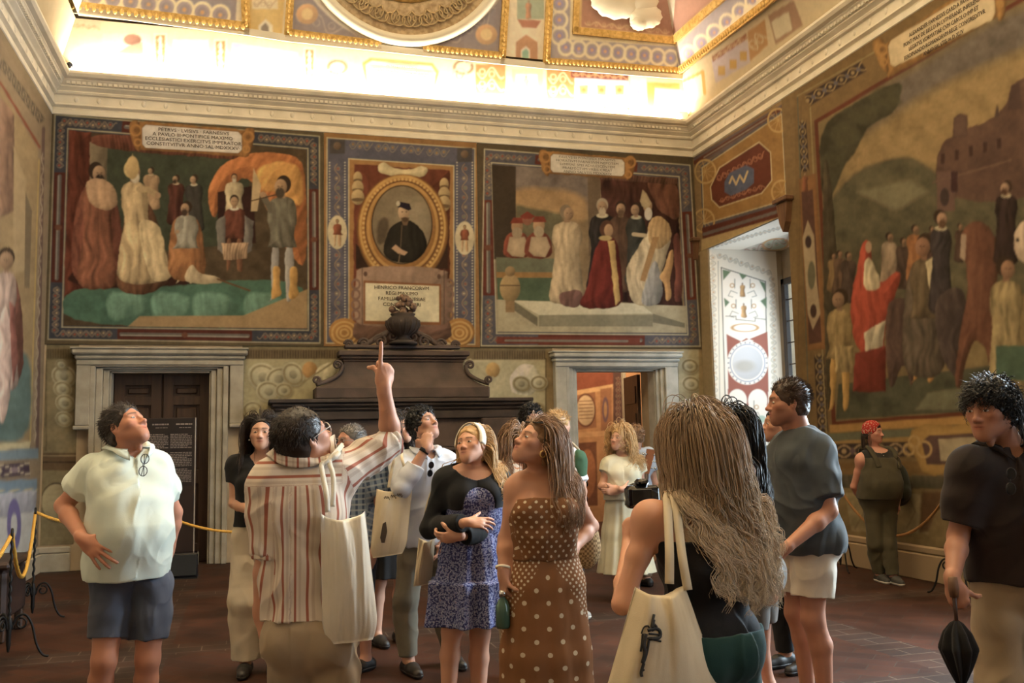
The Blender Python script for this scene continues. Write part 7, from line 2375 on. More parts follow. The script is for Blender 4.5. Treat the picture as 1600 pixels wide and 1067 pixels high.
def dots_mat(name, ground, dot, cell=0.035, rad=0.30, big=None, zbig=0.0):
  """regular dots on cloth; larger dots on the skirt below zbig"""
  m = nt_mat(name, ground, .85, spec=.2)
  nn, l, b = nodes_of(m)
  a = nn.new('ShaderNodeAttribute'); a.attribute_name = 'wrap'

  def layer(cell, rad):
    mp = nn.new('ShaderNodeMapping'); mp.inputs['Scale'].default_value = (1 / cell, 1 / cell, 0); mp.inputs['Rotation'].default_value = (0, 0, .785)
    l.new(a.outputs['Vector'], mp.inputs[0])
    fr = nn.new('ShaderNodeVectorMath'); fr.operation = 'FRACTION'; l.new(mp.outputs[0], fr.inputs[0])
    di = nn.new('ShaderNodeVectorMath'); di.operation = 'DISTANCE'; di.inputs[1].default_value = (.5, .5, 0); l.new(fr.outputs[0], di.inputs[0])
    lt = nn.new('ShaderNodeMath'); lt.operation = 'LESS_THAN'; lt.inputs[1].default_value = rad; l.new(di.outputs['Value'], lt.inputs[0])
    return lt.outputs[0]
  f = layer(cell, rad)
  if big:
    f2 = layer(*big)
    s = nn.new('ShaderNodeSeparateXYZ'); l.new(a.outputs['Vector'], s.inputs[0])
    sw = nn.new('ShaderNodeMath'); sw.operation = 'LESS_THAN'
    # the large-dot panel hangs in front, its edge slanting down to the side
    k = nn.new('ShaderNodeMath'); k.operation = 'MULTIPLY'; k.inputs[1].default_value = 1.6; l.new(s.outputs[0], k.inputs[0])
    ab = nn.new('ShaderNodeMath'); ab.operation = 'ABSOLUTE'; l.new(k.outputs[0], ab.inputs[0])
    ad = nn.new('ShaderNodeMath'); ad.operation = 'ADD'; l.new(s.outputs[1], ad.inputs[0]); l.new(ab.outputs[0], ad.inputs[1])
    l.new(ad.outputs[0], sw.inputs[0]); sw.inputs[1].default_value = zbig
    mx = nn.new('ShaderNodeMix'); l.new(sw.outputs[0], mx.inputs[0]); l.new(f, mx.inputs[2]); l.new(f2, mx.inputs[3])
    f = mx.outputs[0]
  mix = nn.new('ShaderNodeMix'); mix.data_type = 'RGBA'
  mix.inputs[6].default_value = (*ground, 1); mix.inputs[7].default_value = (*dot, 1)
  l.new(f, mix.inputs[0]); l.new(mix.outputs[2], b.inputs['Base Color'])
  add_bump(m, 200, .3, .0015)
  return m


def floral_mat(name, cols, scale=60.0):
  m = nt_mat(name, cols[0], .85, spec=.2)
  nn, l, b = nodes_of(m)
  tc = nn.new('ShaderNodeTexCoord')
  v = nn.new('ShaderNodeTexNoise'); v.inputs['Scale'].default_value = scale; v.inputs['Detail'].default_value = 3
  l.new(tc.outputs['Object'], v.inputs['Vector'])
  r = nn.new('ShaderNodeValToRGB'); r.color_ramp.interpolation = 'CONSTANT'
  e = r.color_ramp.elements
  e[0].position = 0; e[0].color = (*cols[0], 1); e[1].position = .45; e[1].color = (*cols[1], 1)
  for p, c in zip((.52, .58, .66), cols[2:]): e.new(p).color = (*c, 1)
  l.new(v.outputs['Fac'], r.inputs[0]); l.new(r.outputs[0], b.inputs['Base Color'])
  return m


def plaid_mat(name, g, c1, c2):
  m = nt_mat(name, g, .85, spec=.2)
  nn, l, b = nodes_of(m)
  a = nn.new('ShaderNodeAttribute'); a.attribute_name = 'wrap'
  s = nn.new('ShaderNodeSeparateXYZ'); l.new(a.outputs['Vector'], s.inputs[0])
  out = None
  fs = []
  for k, n in ((0, 28.0), (1, 28.0)):
    mu = nn.new('ShaderNodeMath'); mu.operation = 'MULTIPLY'; mu.inputs[1].default_value = n; l.new(s.outputs[k], mu.inputs[0])
    fr = nn.new('ShaderNodeMath'); fr.operation = 'FRACT'; l.new(mu.outputs[0], fr.inputs[0])
    lt = nn.new('ShaderNodeMath'); lt.operation = 'LESS_THAN'; lt.inputs[1].default_value = .35; l.new(fr.outputs[0], lt.inputs[0])
    fs.append(lt.outputs[0])
  m1 = nn.new('ShaderNodeMix'); m1.data_type = 'RGBA'; m1.inputs[6].default_value = (*g, 1); m1.inputs[7].default_value = (*c1, 1); l.new(fs[0], m1.inputs[0])
  m2 = nn.new('ShaderNodeMix'); m2.data_type = 'RGBA'; m2.inputs[7].default_value = (*c2, 1); l.new(m1.outputs[2], m2.inputs[6])
  h = nn.new('ShaderNodeMath'); h.operation = 'MULTIPLY'; h.inputs[1].default_value = .6; l.new(fs[1], h.inputs[0]); l.new(h.outputs[0], m2.inputs[0])
  l.new(m2.outputs[2], b.inputs['Base Color'])
  return m


C_BLACK = cloth_mat('black_cloth', (.014, .013, .014), (.008, .008, .009))
C_CREAM = cloth_mat('cream_cloth', (.62, .54, .42), (.52, .45, .34))
C_CANVAS = cloth_mat('cotton_canvas', (.66, .56, .40), (.58, .48, .33), bump=.4)
C_CANVASW = cloth_mat('white_cotton', (.72, .66, .55), (.64, .58, .48), bump=.4)
C_KHAKI = cloth_mat('khaki_cloth', (.40, .31, .21), (.33, .25, .17))
M_SHOE = nt_mat('dark_shoe', (.02, .016, .014), .5)
M_SOLEW = nt_mat('white_sole', (.6, .57, .5), .7)
M_LENS = nt_mat('dark_lens', (.01, .01, .012), .08)
M_CLEAR = nt_mat('clear_lens', (.9, .92, .95), .03)
nodes_of(M_CLEAR)[2].inputs['Transmission Weight'].default_value = 1.0
nodes_of(M_CLEAR)[2].inputs['IOR'].default_value = 1.05
M_METAL = nt_mat('steel', (.6, .6, .6), .25, 1.0)
PEOPLE = {}


def strap(name, pts, wd, th, mat, parent=None, nrm=None, n=40):
  """a flat ribbon along a smooth path; nrm is the outward direction"""
  P = catmull(pts, n)
  T = np.gradient(P, axis=0); T /= np.linalg.norm(T, axis=1)[:, None]
  N = np.tile(unit(nrm), (n, 1)) if np.ndim(nrm) == 1 else nrm
  B = np.cross(T, N); B /= np.linalg.norm(B, axis=1)[:, None] + 1e-9
  N = np.cross(B, T)
  V = np.concatenate([P + B * wd / 2 + N * th / 2, P - B * wd / 2 + N * th / 2, P - B * wd / 2 - N * th / 2, P + B * wd / 2 - N * th / 2])
  F = []
  i = np.arange(n - 1)
  for k in range(4):
    a = k * n; b = ((k + 1) % 4) * n
    F.append(np.stack([a + i, a + i + 1, b + i + 1, b + i], 1))
  F.append(np.array([[0, n, 2 * n, 3 * n], [n - 1, 4 * n - 1, 3 * n - 1, 2 * n - 1]]))
  return link(name, mesh_np(name, V, [np.concatenate(F)]), mat, parent)


def tote(label, top, width, height, r, out, mat, straps_to, depth=.07, flare=1.0, sag=.03, skew=0.0, seed=1, wd=.03, gap=.11, fold=.008, bottom=0.0):
  """a soft cloth bag: top = centre of its mouth, r = direction along the mouth, out = away from the body, straps_to = list of paths above"""
  r, out = unit(r), unit(out)
  root = empty('tote_bag', tuple(top), label, 'tote bag')
  nu, nv = 48, 40
  V = []
  u = np.linspace(-1, 1, nu); v = np.linspace(0, 1, nv)
  for s in (1, -1):
    U, W = np.meshgrid(u, v, indexing='ij')
    w = width * (1 + (flare - 1) * W) * (1 - bottom * np.clip((W - .8) / .2, 0, 1) ** 2)
    thick = depth * (1 - np.abs(U) ** 2.5) * (np.sin(np.clip(W * .92 + .06, 0, 1) * math.pi) ** .6 * .8 + .12)
    fd = fold * fbm(np.stack([U * 2.2 + .4 * W, W * .9], -1), 2.2, 3, seed + (s > 0)) * (1 - .3 * W)
    fd += fold * 1.3 * np.sin(U * 7 + seed) * np.exp(-W * 2.5)
    drop = W * height + sag * (1 - U ** 2) * np.exp(-W * 6)
    P = top + (U * w / 2 + skew * W)[..., None] * r + (s * thick + fd)[..., None] * out - drop[..., None] * np.array([0, 0, 1.0])
    V.append(P)
  V = np.stack(V)                                    # 2,nu,nv,3
  idx = lambda s, i, j: s * nu * nv + i * nv + j
  F = []
  i, j = np.meshgrid(np.arange(nu - 1), np.arange(nv - 1), indexing='ij')
  for s in (0, 1):
    q = np.stack([idx(s, i, j), idx(s, i + 1, j), idx(s, i + 1, j + 1), idx(s, i, j + 1)], -1).reshape(-1, 4)
    F.append(q if s else q[:, ::-1])
  k = np.arange(nv - 1)
  for e in (0, nu - 1): F.append(np.stack([idx(0, e, k), idx(0, e, k + 1), idx(1, e, k + 1), idx(1, e, k)], 1))
  k = np.arange(nu - 1)
  for e in (0, nv - 1): F.append(np.stack([idx(0, k, e), idx(0, k + 1, e), idx(1, k + 1, e), idx(1, k, e)], 1))
  body = link('bag_body', mesh_np('bag_body', V.reshape(-1, 3), [np.concatenate(F)]), mat, root)
  for path in straps_to: strap('handle', path, wd, .005, mat, root, out)
  return root, V


def glasses(p, label, name='eyeglasses', lens=None, frame_c=(.02, .016, .014), at=None, R=None, up=0.0, sc=1.0, tilt=0.0, fold=False, rim=.0016):
  """spectacles; by default on the person's nose; with at/R hung or pushed up elsewhere"""
  s = p.hs * sc if p else sc
  c = p.j['head'] if at is None else np.asarray(at)
  R = p.HR if R is None else R
  fm = nt_mat('frame', frame_c, .3)
  base = np.array([0, .098, .0]) if at is None else np.zeros(3)
  P = lambda x, y, z: c + R @ ((np.array([x, y, z]) + base) * s)
  root = empty(name, tuple(P(0, 0, 0)), label, 'glasses' if lens is None else 'sunglasses')
  for q in (-1, 1):
    th = np.linspace(0, 2 * math.pi, 25)
    ring = [P(q * .033 + .026 * math.cos(a), -.004 * abs(math.cos(a)), .0 + .021 * math.sin(a) * (1 if math.sin(a) > 0 else 1.0)) for a in th]
    MB().tube(ring, rim if lens is None else rim * 1.4, 6).build('rim', fm, root, True)
    mb = MB()
    V = [P(q * .033 + .0255 * k * math.cos(a), 0, .0205 * k * math.sin(a)) for k in (1, ) for a in th[:-1]]
    mb.prism(V, R @ np.array([0, -.0015, 0])); mb.build('lens', lens or M_CLEAR, root)
    if fold: tp = [P(q * .058, -.002, .006), P(q * .050, -.010, .004), P(-q * .02, -.012, -.004), P(-q * .06, -.013, -.010)]
    else: tp = [P(q * .058, -.002, .006), P(q * .070, -.012, .007), P(q * .078, -.06, .004), P(q * .080, -.105, -.004)]
    MB().tube(catmull(tp, 14), .0018, 6).build('temple', fm, root, True)
  MB().tube([P(-.008, .003, .005), P(0, .007, .008), P(.008, .003, .005)], .0018, 6).build('bridge', fm, root, True)
  return root


def lay(p, pts, off, n=30, clothoff=0.0):
  """a smooth path pushed out to lie on the figure"""
  Q = catmull(pts, n)
  for _ in range(4):
    sd = p.F.sample('body', Q); need = np.maximum(off - sd, 0)
    Q = Q + p.F.grad('body', Q) * need[:, None]
  return Q


# --- man in a white polo, hands on hips, looking up
p = Person('man in a pale polo shirt and grey shorts with hands on hips, looking up', 5.050, (203, 704), 200, vox=.005, h=None, build=1.04, belly=.8, hyaw=236, hpitch=33, hroll=-4, head=(197, 668, -.04), skin=(.50, .225, .14), beard=.35,
     J={'sr': (137, 736, .05), 'sl': (252, 732, .02), 'er': (99, 790, .08), 'wr': (129, 842, -.20), 'el': (272, 800, .16), 'wl': (264, 860, .20), 'hr': (176, 915, 0), 'hl': (236, 912, 0), 'kr': (163, 1030, -.06), 'ar': (150, 1140, .02), 'kl': (231, 1028, .0), 'al': (228, 1140, .05)},
     hands={'r': dict(d=(.66, -.18, -.62), n=(.25, .85, -.1), pose='spread'), 'l': dict(pose='relaxed')})
PEOPLE['polo'] = p
p.top(cloth_mat('mint_polo', (.66, .72, .64), (.60, .66, .58)), 'polo_shirt', sleeve=.62, off=.014, hem=.478, flare=.012, soff=.018, collar=True, neck_v=.10, neckr=.058, fold=.006, seed=11)
p.pants(cloth_mat('slate_shorts', (.085, .095, .125), (.065, .072, .10)), 'shorts', t=.72, off=.010, widen=.022, seed=12, fold=.006)
p.hair_cap(H_DK, thick=.009, line=.062, back=-.075, lumps=.004); p.short_hair(H_DK, 1500, .034, (0, -.55, .1), line=.064, rad=.0013, rng=4)
p.shoes(nt_mat('white_trainer', (.5, .5, .5), .7))
gp = p.j['chest'] + p.fw * .175 + np.array([.02, 0, .10])
glasses(None, 'folded eyeglasses hanging from the collar of the pale polo shirt', lens=M_CLEAR, at=gp, R=frame_from(195, 5, 82), fold=True, sc=.9, frame_c=(.05, .045, .04))

# --- woman in black top and cream trousers
p = Person('long-haired woman in a black top and cream trousers behind the pointing man', 6.450, (409, 716), 172, vox=.006, g=1, h=None, hyaw=172, hpitch=6, head=(409, 677, -.05), skin=FAIR, brow=(.02, .012, .01),
     J={'er': (366, 786, .0), 'wr': (396, 800, -.20), 'el': (446, 780, 0), 'wl': (430, 806, -.16)}, hands={'r': dict(d=(.9, -.2, -.1), n=(0, .9, -.3), pose='drape'), 'l': dict(pose='loose')})
p.top(C_BLACK, 'blouse', sleeve=.45, off=.010, hem=.57, neckr=.075, neck_v=.10, flare=.006)
p.pants(C_CREAM, 'trousers', widen=.045, top_=.60)
p.hair_cap(H_DK, thick=.006, line=.075, side=.01); p.long_hair(H_DK, 900, .46, part=.01, wave=.006, wfreq=1.4, rad=.0021, rng=7, behind=.6, line=.078)
p.shoes(M_SHOE)
MB().sphere(p.hp(.082, -.005, -.045), .008, 10, 8).build('earring', M_METAL, p.body_o, True)

# --- the guide, back turned, pointing up
p = Person('man in a red-striped shirt pointing up, seen from behind', 3.680, (463, 716), -12, vox=.0045, h=None, build=.96, hyaw=-64, hpitch=24, head=(474, 684, -.02), skin=(.54, .27, .175), beard=.2,
     J={'sr': (541, 738, .02), 'er': (612, 690, .10), 'wr': (600, 606, .06), 'sl': (416, 757, 0), 'el': (419, 866, -.02), 'wl': (407, 958, .04), 'pelvis': (486, 985, 0), 'hl': (458, 1010, 0), 'hr': (520, 1010, 0), 'kl': (460, 1100, .05), 'kr': (526, 1100, -.04), 'al': (462, 1262, 0), 'ar': (530, 1262, 0), 'waist': (471, 900, 0), 'chest': (466, 800, 0)},
     hands={'r': dict(d=(.12, .02, 1), n=(-.35, .9, .0), pose='point'), 'l': dict(d=(.05, .1, -1), n=(1, .1, 0), pose='relaxed')})
PEOPLE['guide'] = p
ST = stripes_mat('striped_linen', (.66, .58, .50), (.36, .13, .09), 19.0, .20, (.55, .46, .39))
p.top(ST, 'shirt', sleeve={'l': .98, 'r': .98}, off=.016, hem=.485, flare=.010, soff=.006, collar=True, fold=.007, seed=21, yoke=.775)
for q in 'rl':
  e0 = p.j['s' + q] + (p.j['e' + q] - p.j['s' + q]) * .90; d_ = unit(p.j['e' + q] - p.j['s' + q])
  fq_ = Field(e0 - .15, e0 + .15, .004)
  fq_.rc('c', e0 - d_ * .02, e0 + d_ * .03, .064, .060, 0); fq_.clip('c', e0 + d_ * .045, d_); fq_.clip('c', e0 - d_ * .035, -d_)
  V, Fc = fq_.mesh('c')
  V = V + (fbm(V, 30.0, 2, 4) * .006)[:, None] * unit_rows(V - e0)
  me = mesh_np('rolled_cuff', V, Fc)
  a_ = me.attributes.new('wrap', 'FLOAT_VECTOR', 'POINT'); a_.data.foreach_set('vector', (V * 1.0).astype(np.float32).ravel())
  link('rolled_cuff', me, ST, p.root_o)
p.pants(C_KHAKI, 'trousers', off=.012, widen=.012, top_=.57, seed=22, fold=.007)
p.hair_cap(H_DK, thick=.010, line=.055, back=-.10, lumps=.002, seed=5); p.short_hair(H_DK, 2600, .026, (0, -.35, -.35), line=.058, rad=.0011, back=-.10, rng=9, lift=.3)
p.shoes(M_SHOE)
glasses(p, 'clear-framed eyeglasses on the pointing man in the striped shirt', frame_c=(.55, .52, .5), rim=.0022)
g_ = p
sh = p.j['sr'] * .62 + p.j['neck'] * .38 + np.array([0, 0, .045])
tb = at_y(540, 800, 3.490);
tt = np.array([tb[0], tb[1], tb[2]])
fr_ = [at_y(516, 792, 3.550), at_y(518, 750, 3.570), sh + np.array([.0, -.02, .02]), sh + np.array([.01, .10, -.02]), at_y(545, 790, 3.830)]
fr2 = [at_y(512, 800, 3.510), at_y(508, 760, 3.530), sh + np.array([-.03, -.02, .02]), sh + np.array([-.02, .10, -.02]), at_y(525, 790, 3.810)]
bag, _ = tote('plain white cotton tote bag hanging from the shoulder of the striped-shirt man', at_y(536, 800, 3.530), .17, .47, (1, .15, 0), (.15, -1, 0), C_CANVASW, [lay(p, fr_, .036), lay(p, fr2, .036)], depth=.055, flare=1.25, skew=.03, seed=3, bottom=.25, wd=.018)
MB().box(at_y(553, 958, 3.610) - np.array([.012, .02, .045]), at_y(553, 958, 3.610) + np.array([.012, .02, .03]), .006).build('walkie', M_LENS)
tag(bpy.data.objects['walkie'], 'small black audio receiver clipped at the hip of the striped-shirt man', 'audio receiver'); bpy.data.objects['walkie'].name = 'audio_receiver'

# --- older grey-haired man in glasses
p = Person('grey-haired man with glasses and blue checked shirt, looking left', 6.350, (553, 722), 130, vox=.006, h=None, build=1.05, hyaw=118, hpitch=2, head=(548, 690, -.02), skin=(.46, .23, .16), beard=.25, brow=(.2, .18, .16))
p.top(plaid_mat('blue_check', (.20, .26, .36), (.06, .09, .16), (.40, .44, .50)), 'shirt', sleeve=.6, off=.016, hem=.50, collar=True)
p.pants(cloth_mat('navy_shorts', (.04, .05, .08)), 'shorts', t=.9, widen=.03)
p.hair_cap(H_GY, thick=.006, line=.068, lumps=.002); p.short_hair(H_GY, 900, .022, (0, -.4, -.1), line=.07, rad=.0014, rng=12)
p.shoes(M_SHOE)
glasses(p, 'thin eyeglasses on the grey-haired man', frame_c=(.3, .27, .24))

# --- man with hand over mouth
p = Person('dark-haired man in a pale blue shirt with hand over his mouth', 6.120, (664, 706), 192, vox=.005, h=None, hyaw=214, hpitch=25, head=(662, 664, -.05), skin=(.44, .235, .16), beard=.25, brow=(.012, .009, .008),
     J={'sr': (620, 722, .0), 'sl': (704, 722, .0), 'er': (628, 762, -.24), 'wr': (667, 698, -.25), 'el': (708, 800, .05), 'wl': (690, 850, -.10), 'kr': (634, 935, 0), 'ar': (638, 1030, 0), 'kl': (690, 935, .1), 'al': (706, 1025, .1)},
     hands={'r': dict(d=(.10, .45, .90), n=(.35, .8, -.3), pose='grip')})
PEOPLE['thinker'] = p
SB = cloth_mat('pale_blue_shirt', (.58, .60, .66), (.50, .52, .58))
p.top(SB, 'shirt', sleeve={'r': 1.55, 'l': 1.7}, off=.014, hem=.475, flare=.012, soff=.012, collar=True, neck_v=.20, fold=.006, seed=31)
p.pants(cloth_mat('olive_trousers', (.17, .145, .105), (.13, .11, .08)), widen=.015)
p.hair_cap(H_BK, thick=.016, line=.062, back=-.09, lumps=.012, fscale=60); p.short_hair(H_BK, 1600, .035, (0, -.2, .25), line=.062, rad=.0016, curl=.006, rng=14, back=-.09)
p.shoes(M_SHOE)
w_ = p.j['wr']; d_ = unit(p.j['wr'] - p.j['er'])
MB().lathe([(.029, -.012), (.033, -.012), (.033, .012), (.029, .012)], w_ - d_ * .03, 20, d_).build('wristwatch', C_BLACK, p.root_o, True)
glasses(None, 'dark sunglasses hanging from the open collar of the pale blue shirt', 'sunglasses', M_LENS, at=at_y(673, 733, 5.910), R=frame_from(190, 0, 80), fold=True, sc=.8)
tp_ = at_y(622, 752, 5.870)
b_, V_ = tote('cotton tote bag with black lettering hanging beside the man covering his mouth', at_y(617, 760, 5.890), .24, .42, (1, .2, .08), (-.1, -1, 0), C_CANVAS,
       [[at_y(607, 762, 5.870), at_y(612, 735, 5.870), at_y(618, 712, 5.890), at_y(626, 706, 6.110)], [at_y(630, 758, 5.870), at_y(634, 740, 5.870), at_y(628, 716, 5.890), at_y(630, 706, 6.110)]], depth=.05, flare=1.0, seed=5, skew=-.05, bottom=.2, wd=.018)
rg2 = random.Random(3)
pr = MB()
for k in range(3):
  cx = 600 + k * 10
  P = [at_y(cx + 9 * t, 777 - k * 2 + 1.9 * math.sin(t * 21 + k) + (2 if t > .8 else 0), 5.825) for t in np.linspace(0, 1, 40)]
  pr.tube(P, .0019, 5)
pr.build('printed_lettering', M_INK, b_)
pv = MB().prism([at_y(x, y, 5.820) for x, y in ((594, 840), (598, 818), (603, 815), (605, 830), (601, 848), (596, 848))], np.array([0, -.002, 0])); pv.build('printed_vase', M_INK, b_)

# --- woman in black behind him
p = Person('dark-haired woman in black, half hidden behind the man covering his mouth', 7.050, (606, 716), 195, vox=.007, g=1, h=None, hyaw=205, hpitch=10, head=(627, 670, 0), skin=FAIR, J={'er': (573, 790, 0), 'wr': (606, 752, -.25)}, hands={'r': dict(pose='loose')})
p.top(C_BLACK, 'blouse', sleeve=.5, hem=.55); p.skirt(C_BLACK, z1=.3, w1=.22, flute=.05)
p.hair_cap(H_DK, thick=.008, line=.07); p.long_hair(H_DK, 260, .34, rad=.0035, rng=17, wave=.006)
p.shoes(M_SHOE)

# --- blonde woman with headband, arms crossed
p = Person('blonde woman with white headband, black top and blue flowered dress, arms folded', 5.080, (738, 727), 178, vox=.005, g=1, h=None, build=1.12, hyaw=136, hpitch=14, hroll=8, head=(737, 696, -.06), skin=(.60, .32, .215), lip=(.50, .20, .17),
     J={'sr': (691, 752, .02), 'sl': (784, 752, .02), 'er': (672, 826, .02), 'wr': (730, 816, -.25), 'el': (790, 832, .02), 'wl': (716, 838, -.19), 'kr': (706, 985, -.03), 'ar': (700, 1110, 0), 'kl': (750, 990, 0), 'al': (748, 1115, 0)},
     hands={'r': dict(d=(.97, -.1, -.05), n=(.0, .8, -.55), pose='drape'), 'l': dict(d=(-.9, .2, -.1), n=(0, .9, .3), pose='loose')})
PEOPLE['blonde'] = p
FL = floral_mat('blue_floral', ((.030, .034, .11), (.075, .085, .21), (.36, .38, .50), (.10, .12, .30), (.28, .20, .24)), 95.0)
p.skirt(FL, 'dress', z0=.66, z1=.305, w1=.245, d1=.20, flute=.13, nfl=8, tiers=[.455], seed=41)
p.top(FL, 'dress_bodice', sleeve=0, off=.013, hem=.60, neckr=.125, neckfw=.045, flare=.0, fold=.002)
p.top(C_BLACK, 'black_cardigan', sleeve=1.86, off=.016, hem=.69, neckr=.118, neckfw=.05, flare=.0, soff=.006, fold=.003, cut=lambda F, f: F.ell(f, p.j['chest'] + p.fw * .16 - np.array([0, 0, .06]), (.085, .10, .10), p.T, .01, 's'))
p.hair_cap(H_BL, thick=.008, line=.062, back=-.09); p.long_hair(H_BL, 1100, .30, part=-.01, wave=.010, wfreq=2.6, curl=.006, rad=.0021, rng=19, spread=.5, volume=1.4, behind=.9, line=.070, clump=.7, ymax=-.008)
thb = np.linspace(-.15, math.pi + .15, 30)
Pb = [p.hp(.094 * math.cos(a), .030 - .02 * math.sin(a), .01 + .128 * math.sin(a)) for a in thb]
strap('headband', Pb, .042, .006, C_CANVASW, p.root_o, np.array([unit(q - p.hp(0, -.01, .03)) for q in catmull(Pb, 40)]))
p.shoes(M_SHOE)
b_, V_ = tote('beige cotton tote bag at the right side of the blonde woman in the flowered dress', at_y(668, 838, 5.200), .12, .26, (1, .6, 0), (-.6, -1, 0), C_CANVAS, [[at_y(664, 840, 5.160), at_y(668, 790, 5.140), at_y(690, 738, 5.080), at_y(700, 731, 5.240)]], depth=.05, flare=1.1, seed=8, wd=.02, skew=-.04)

# --- woman in the brown dotted dress
p = Person('woman in a long brown dotted dress with hand on hip, looking up', 3.980, (847, 738), 168, vox=.0045, g=1, h=None, build=1.06, hyaw=106, hpitch=27, hroll=-3, head=(838, 694, -.05), skin=(.52, .265, .17), lip=(.42, .15, .12), brow=(.03, .018, .012),
     J={'sr': (803, 764, .0), 'sl': (893, 756, .04), 'er': (790, 842, .04), 'wr': (786, 898, -.02), 'el': (924, 822, .14), 'wl': (892, 862, .0)},
     hands={'l': dict(d=(-.75, -.1, -.35), n=(-.3, .8, -.3), pose='drape'), 'r': dict(d=(0, -.1, -1), n=(1, .2, 0), pose='grip')})
PEOPLE['dots'] = p
DT = dots_mat('dotted_brown', (.235, .105, .045), (.62, .52, .38), .021, .26, (.074, .135), 1.0)
DT1 = dots_mat('dotted_bodice', (.215, .095, .040), (.62, .52, .38), .030, .20)
p.skirt(DT, 'dress_skirt', z0=.63, z1=.05, w1=.235, d1=.21, flute=.05, nfl=7, seed=44, fold=.006)
p.top(DT1, 'dress_bodice', sleeve=0, off=.012, hem=.60, neckr=.10, neckfw=.03, flare=.0, low=.765, fold=.004, seed=45)
p.hair_cap(H_LB, thick=.007, line=.068, back=-.09)
p.long_hair(H_LB, 1200, .40, part=.0, wave=.010, wfreq=1.5, rad=.0019, rng=23, behind=1.1, volume=.8, line=.078, spread=.15, clump=.75, start=.14)
p.shoes(nt_mat('sandal', (.2, .1, .05), .6))
MB().lathe([(.012, -.002), (.016, -.002), (.016, .002), (.012, .002)], p.hp(-.085, -.005, -.045), 14, p.HR[:, 0]).build('earring', M_GOLD, p.body_o, True)
glasses(p, 'dark sunglasses pushed up on the hair of the woman in the dotted dress', 'sunglasses', M_LENS, at=p.hp(0, .060, .092), R=p.HR @ frame_from(0, 62, 0), sc=1.12)
MB().lathe([(.029, -.005), (.033, -.005), (.033, .005), (.029, .005)], p.j['wr'] + np.array([0, 0, .03]), 18, unit(p.j['wr'] - p.j['er'])).build('bracelet', M_WHITE, p.root_o, True)
bt = empty('drink_bottle', tuple(at_y(786, 930, 3.940)), 'small clear bottle in the hand of the woman in the dotted dress', 'bottle')
bp_ = at_y(786, 962, 3.940)
MB().lathe([(.0, 0), (.028, 0), (.031, .01), (.031, .09), (.02, .115), (.012, .125), (.012, .135)], bp_ - np.array([0, 0, .05]), 20).build('bottle_body', nt_mat('green_glass', (.05, .10, .07), .1), bt, True)
MB().lathe([(.0, .13), (.016, .13), (.016, .155), (.0, .157)], bp_ - np.array([0, 0, .05]), 20).build('bottle_cap', M_METAL, bt, True)
sb = empty('straw_bag', tuple(at_y(915, 850, 4.230)), 'small woven straw bag behind the hip of the woman in the dotted dress', 'handbag')
STW = nt_mat('woven_straw', (.50, .34, .16), .8)
n_, l_, b__ = nodes_of(STW)
vr = n_.new('ShaderNodeTexChecker'); vr.inputs['Scale'].default_value = 90; vr.inputs['Color1'].default_value = (.55, .38, .18, 1); vr.inputs['Color2'].default_value = (.22, .13, .05, 1)
tcs = n_.new('ShaderNodeTexCoord'); l_.new(tcs.outputs['Object'], vr.inputs['Vector']); l_.new(vr.outputs[0], b__.inputs['Base Color'])
bs = at_y(915, 845, 4.210)
Fb = Field(bs - .25, bs + .25, .006)
Fb.ell('b', bs + np.array([0, 0, -.03]), (.075, .05, .10), None, 0); Fb.ell('b', bs + np.array([-.01, 0, .05]), (.065, .045, .08), None, .03); Fb.clip('b', bs + np.array([0, 0, .10]), (0, 0, 1))
V, Fc = Fb.mesh('b'); link('bag_body', mesh_np('bag_body', V, Fc), STW, sb)
MB().tube(catmull([bs + np.array([-.05, 0, .08]), bs + np.array([-.10, .0, .28]), np.array(p.j['sl']) + np.array([.02, .06, .02]), bs + np.array([.05, .04, .08])], 40), .006, 6).build('handle', C_KHAKI, sb, True)

# --- woman beside her, mostly hidden
p = Person('woman with light brown hair and white top, half hidden left of the dotted dress', 5.750, (812, 728), 190, vox=.006, g=1, h=None, hyaw=200, hpitch=8, head=(813, 692, 0), skin=FAIR)
p.top(floral_mat('white_floral', ((.66, .58, .50), (.66, .58, .50), (.62, .54, .46), (.50, .22, .12), (.4, .2, .1)), 40.0), 'blouse', sleeve=.5, hem=.55)
p.pants(C_KHAKI)
p.hair_cap(H_LB, thick=.008, line=.07); p.long_hair(H_LB, 420, .38, wave=.012, wfreq=2.2, rad=.003, rng=27, spread=.5, volume=1.5)
p.shoes(M_SHOE)

# --- man with dark curls, further back
p = Person('tall man with dark curly hair behind the woman looking up', 8.000, (829, 690), 185, vox=.008, h=None, hyaw=185, head=(830, 655, 0), skin=FAIR)
p.top(cloth_mat('grey_tee', (.25, .24, .22)), 'shirt', sleeve=.55); p.pants(cloth_mat('dark_jeans', (.03, .035, .05)))
p.hair_cap(H_BK, thick=.022, line=.055, lumps=.014, fscale=50); p.short_hair(H_BK, 700, .045, (0, 0, .4), rad=.0028, curl=.008, rng=31, line=.05)
p.shoes(M_SHOE)

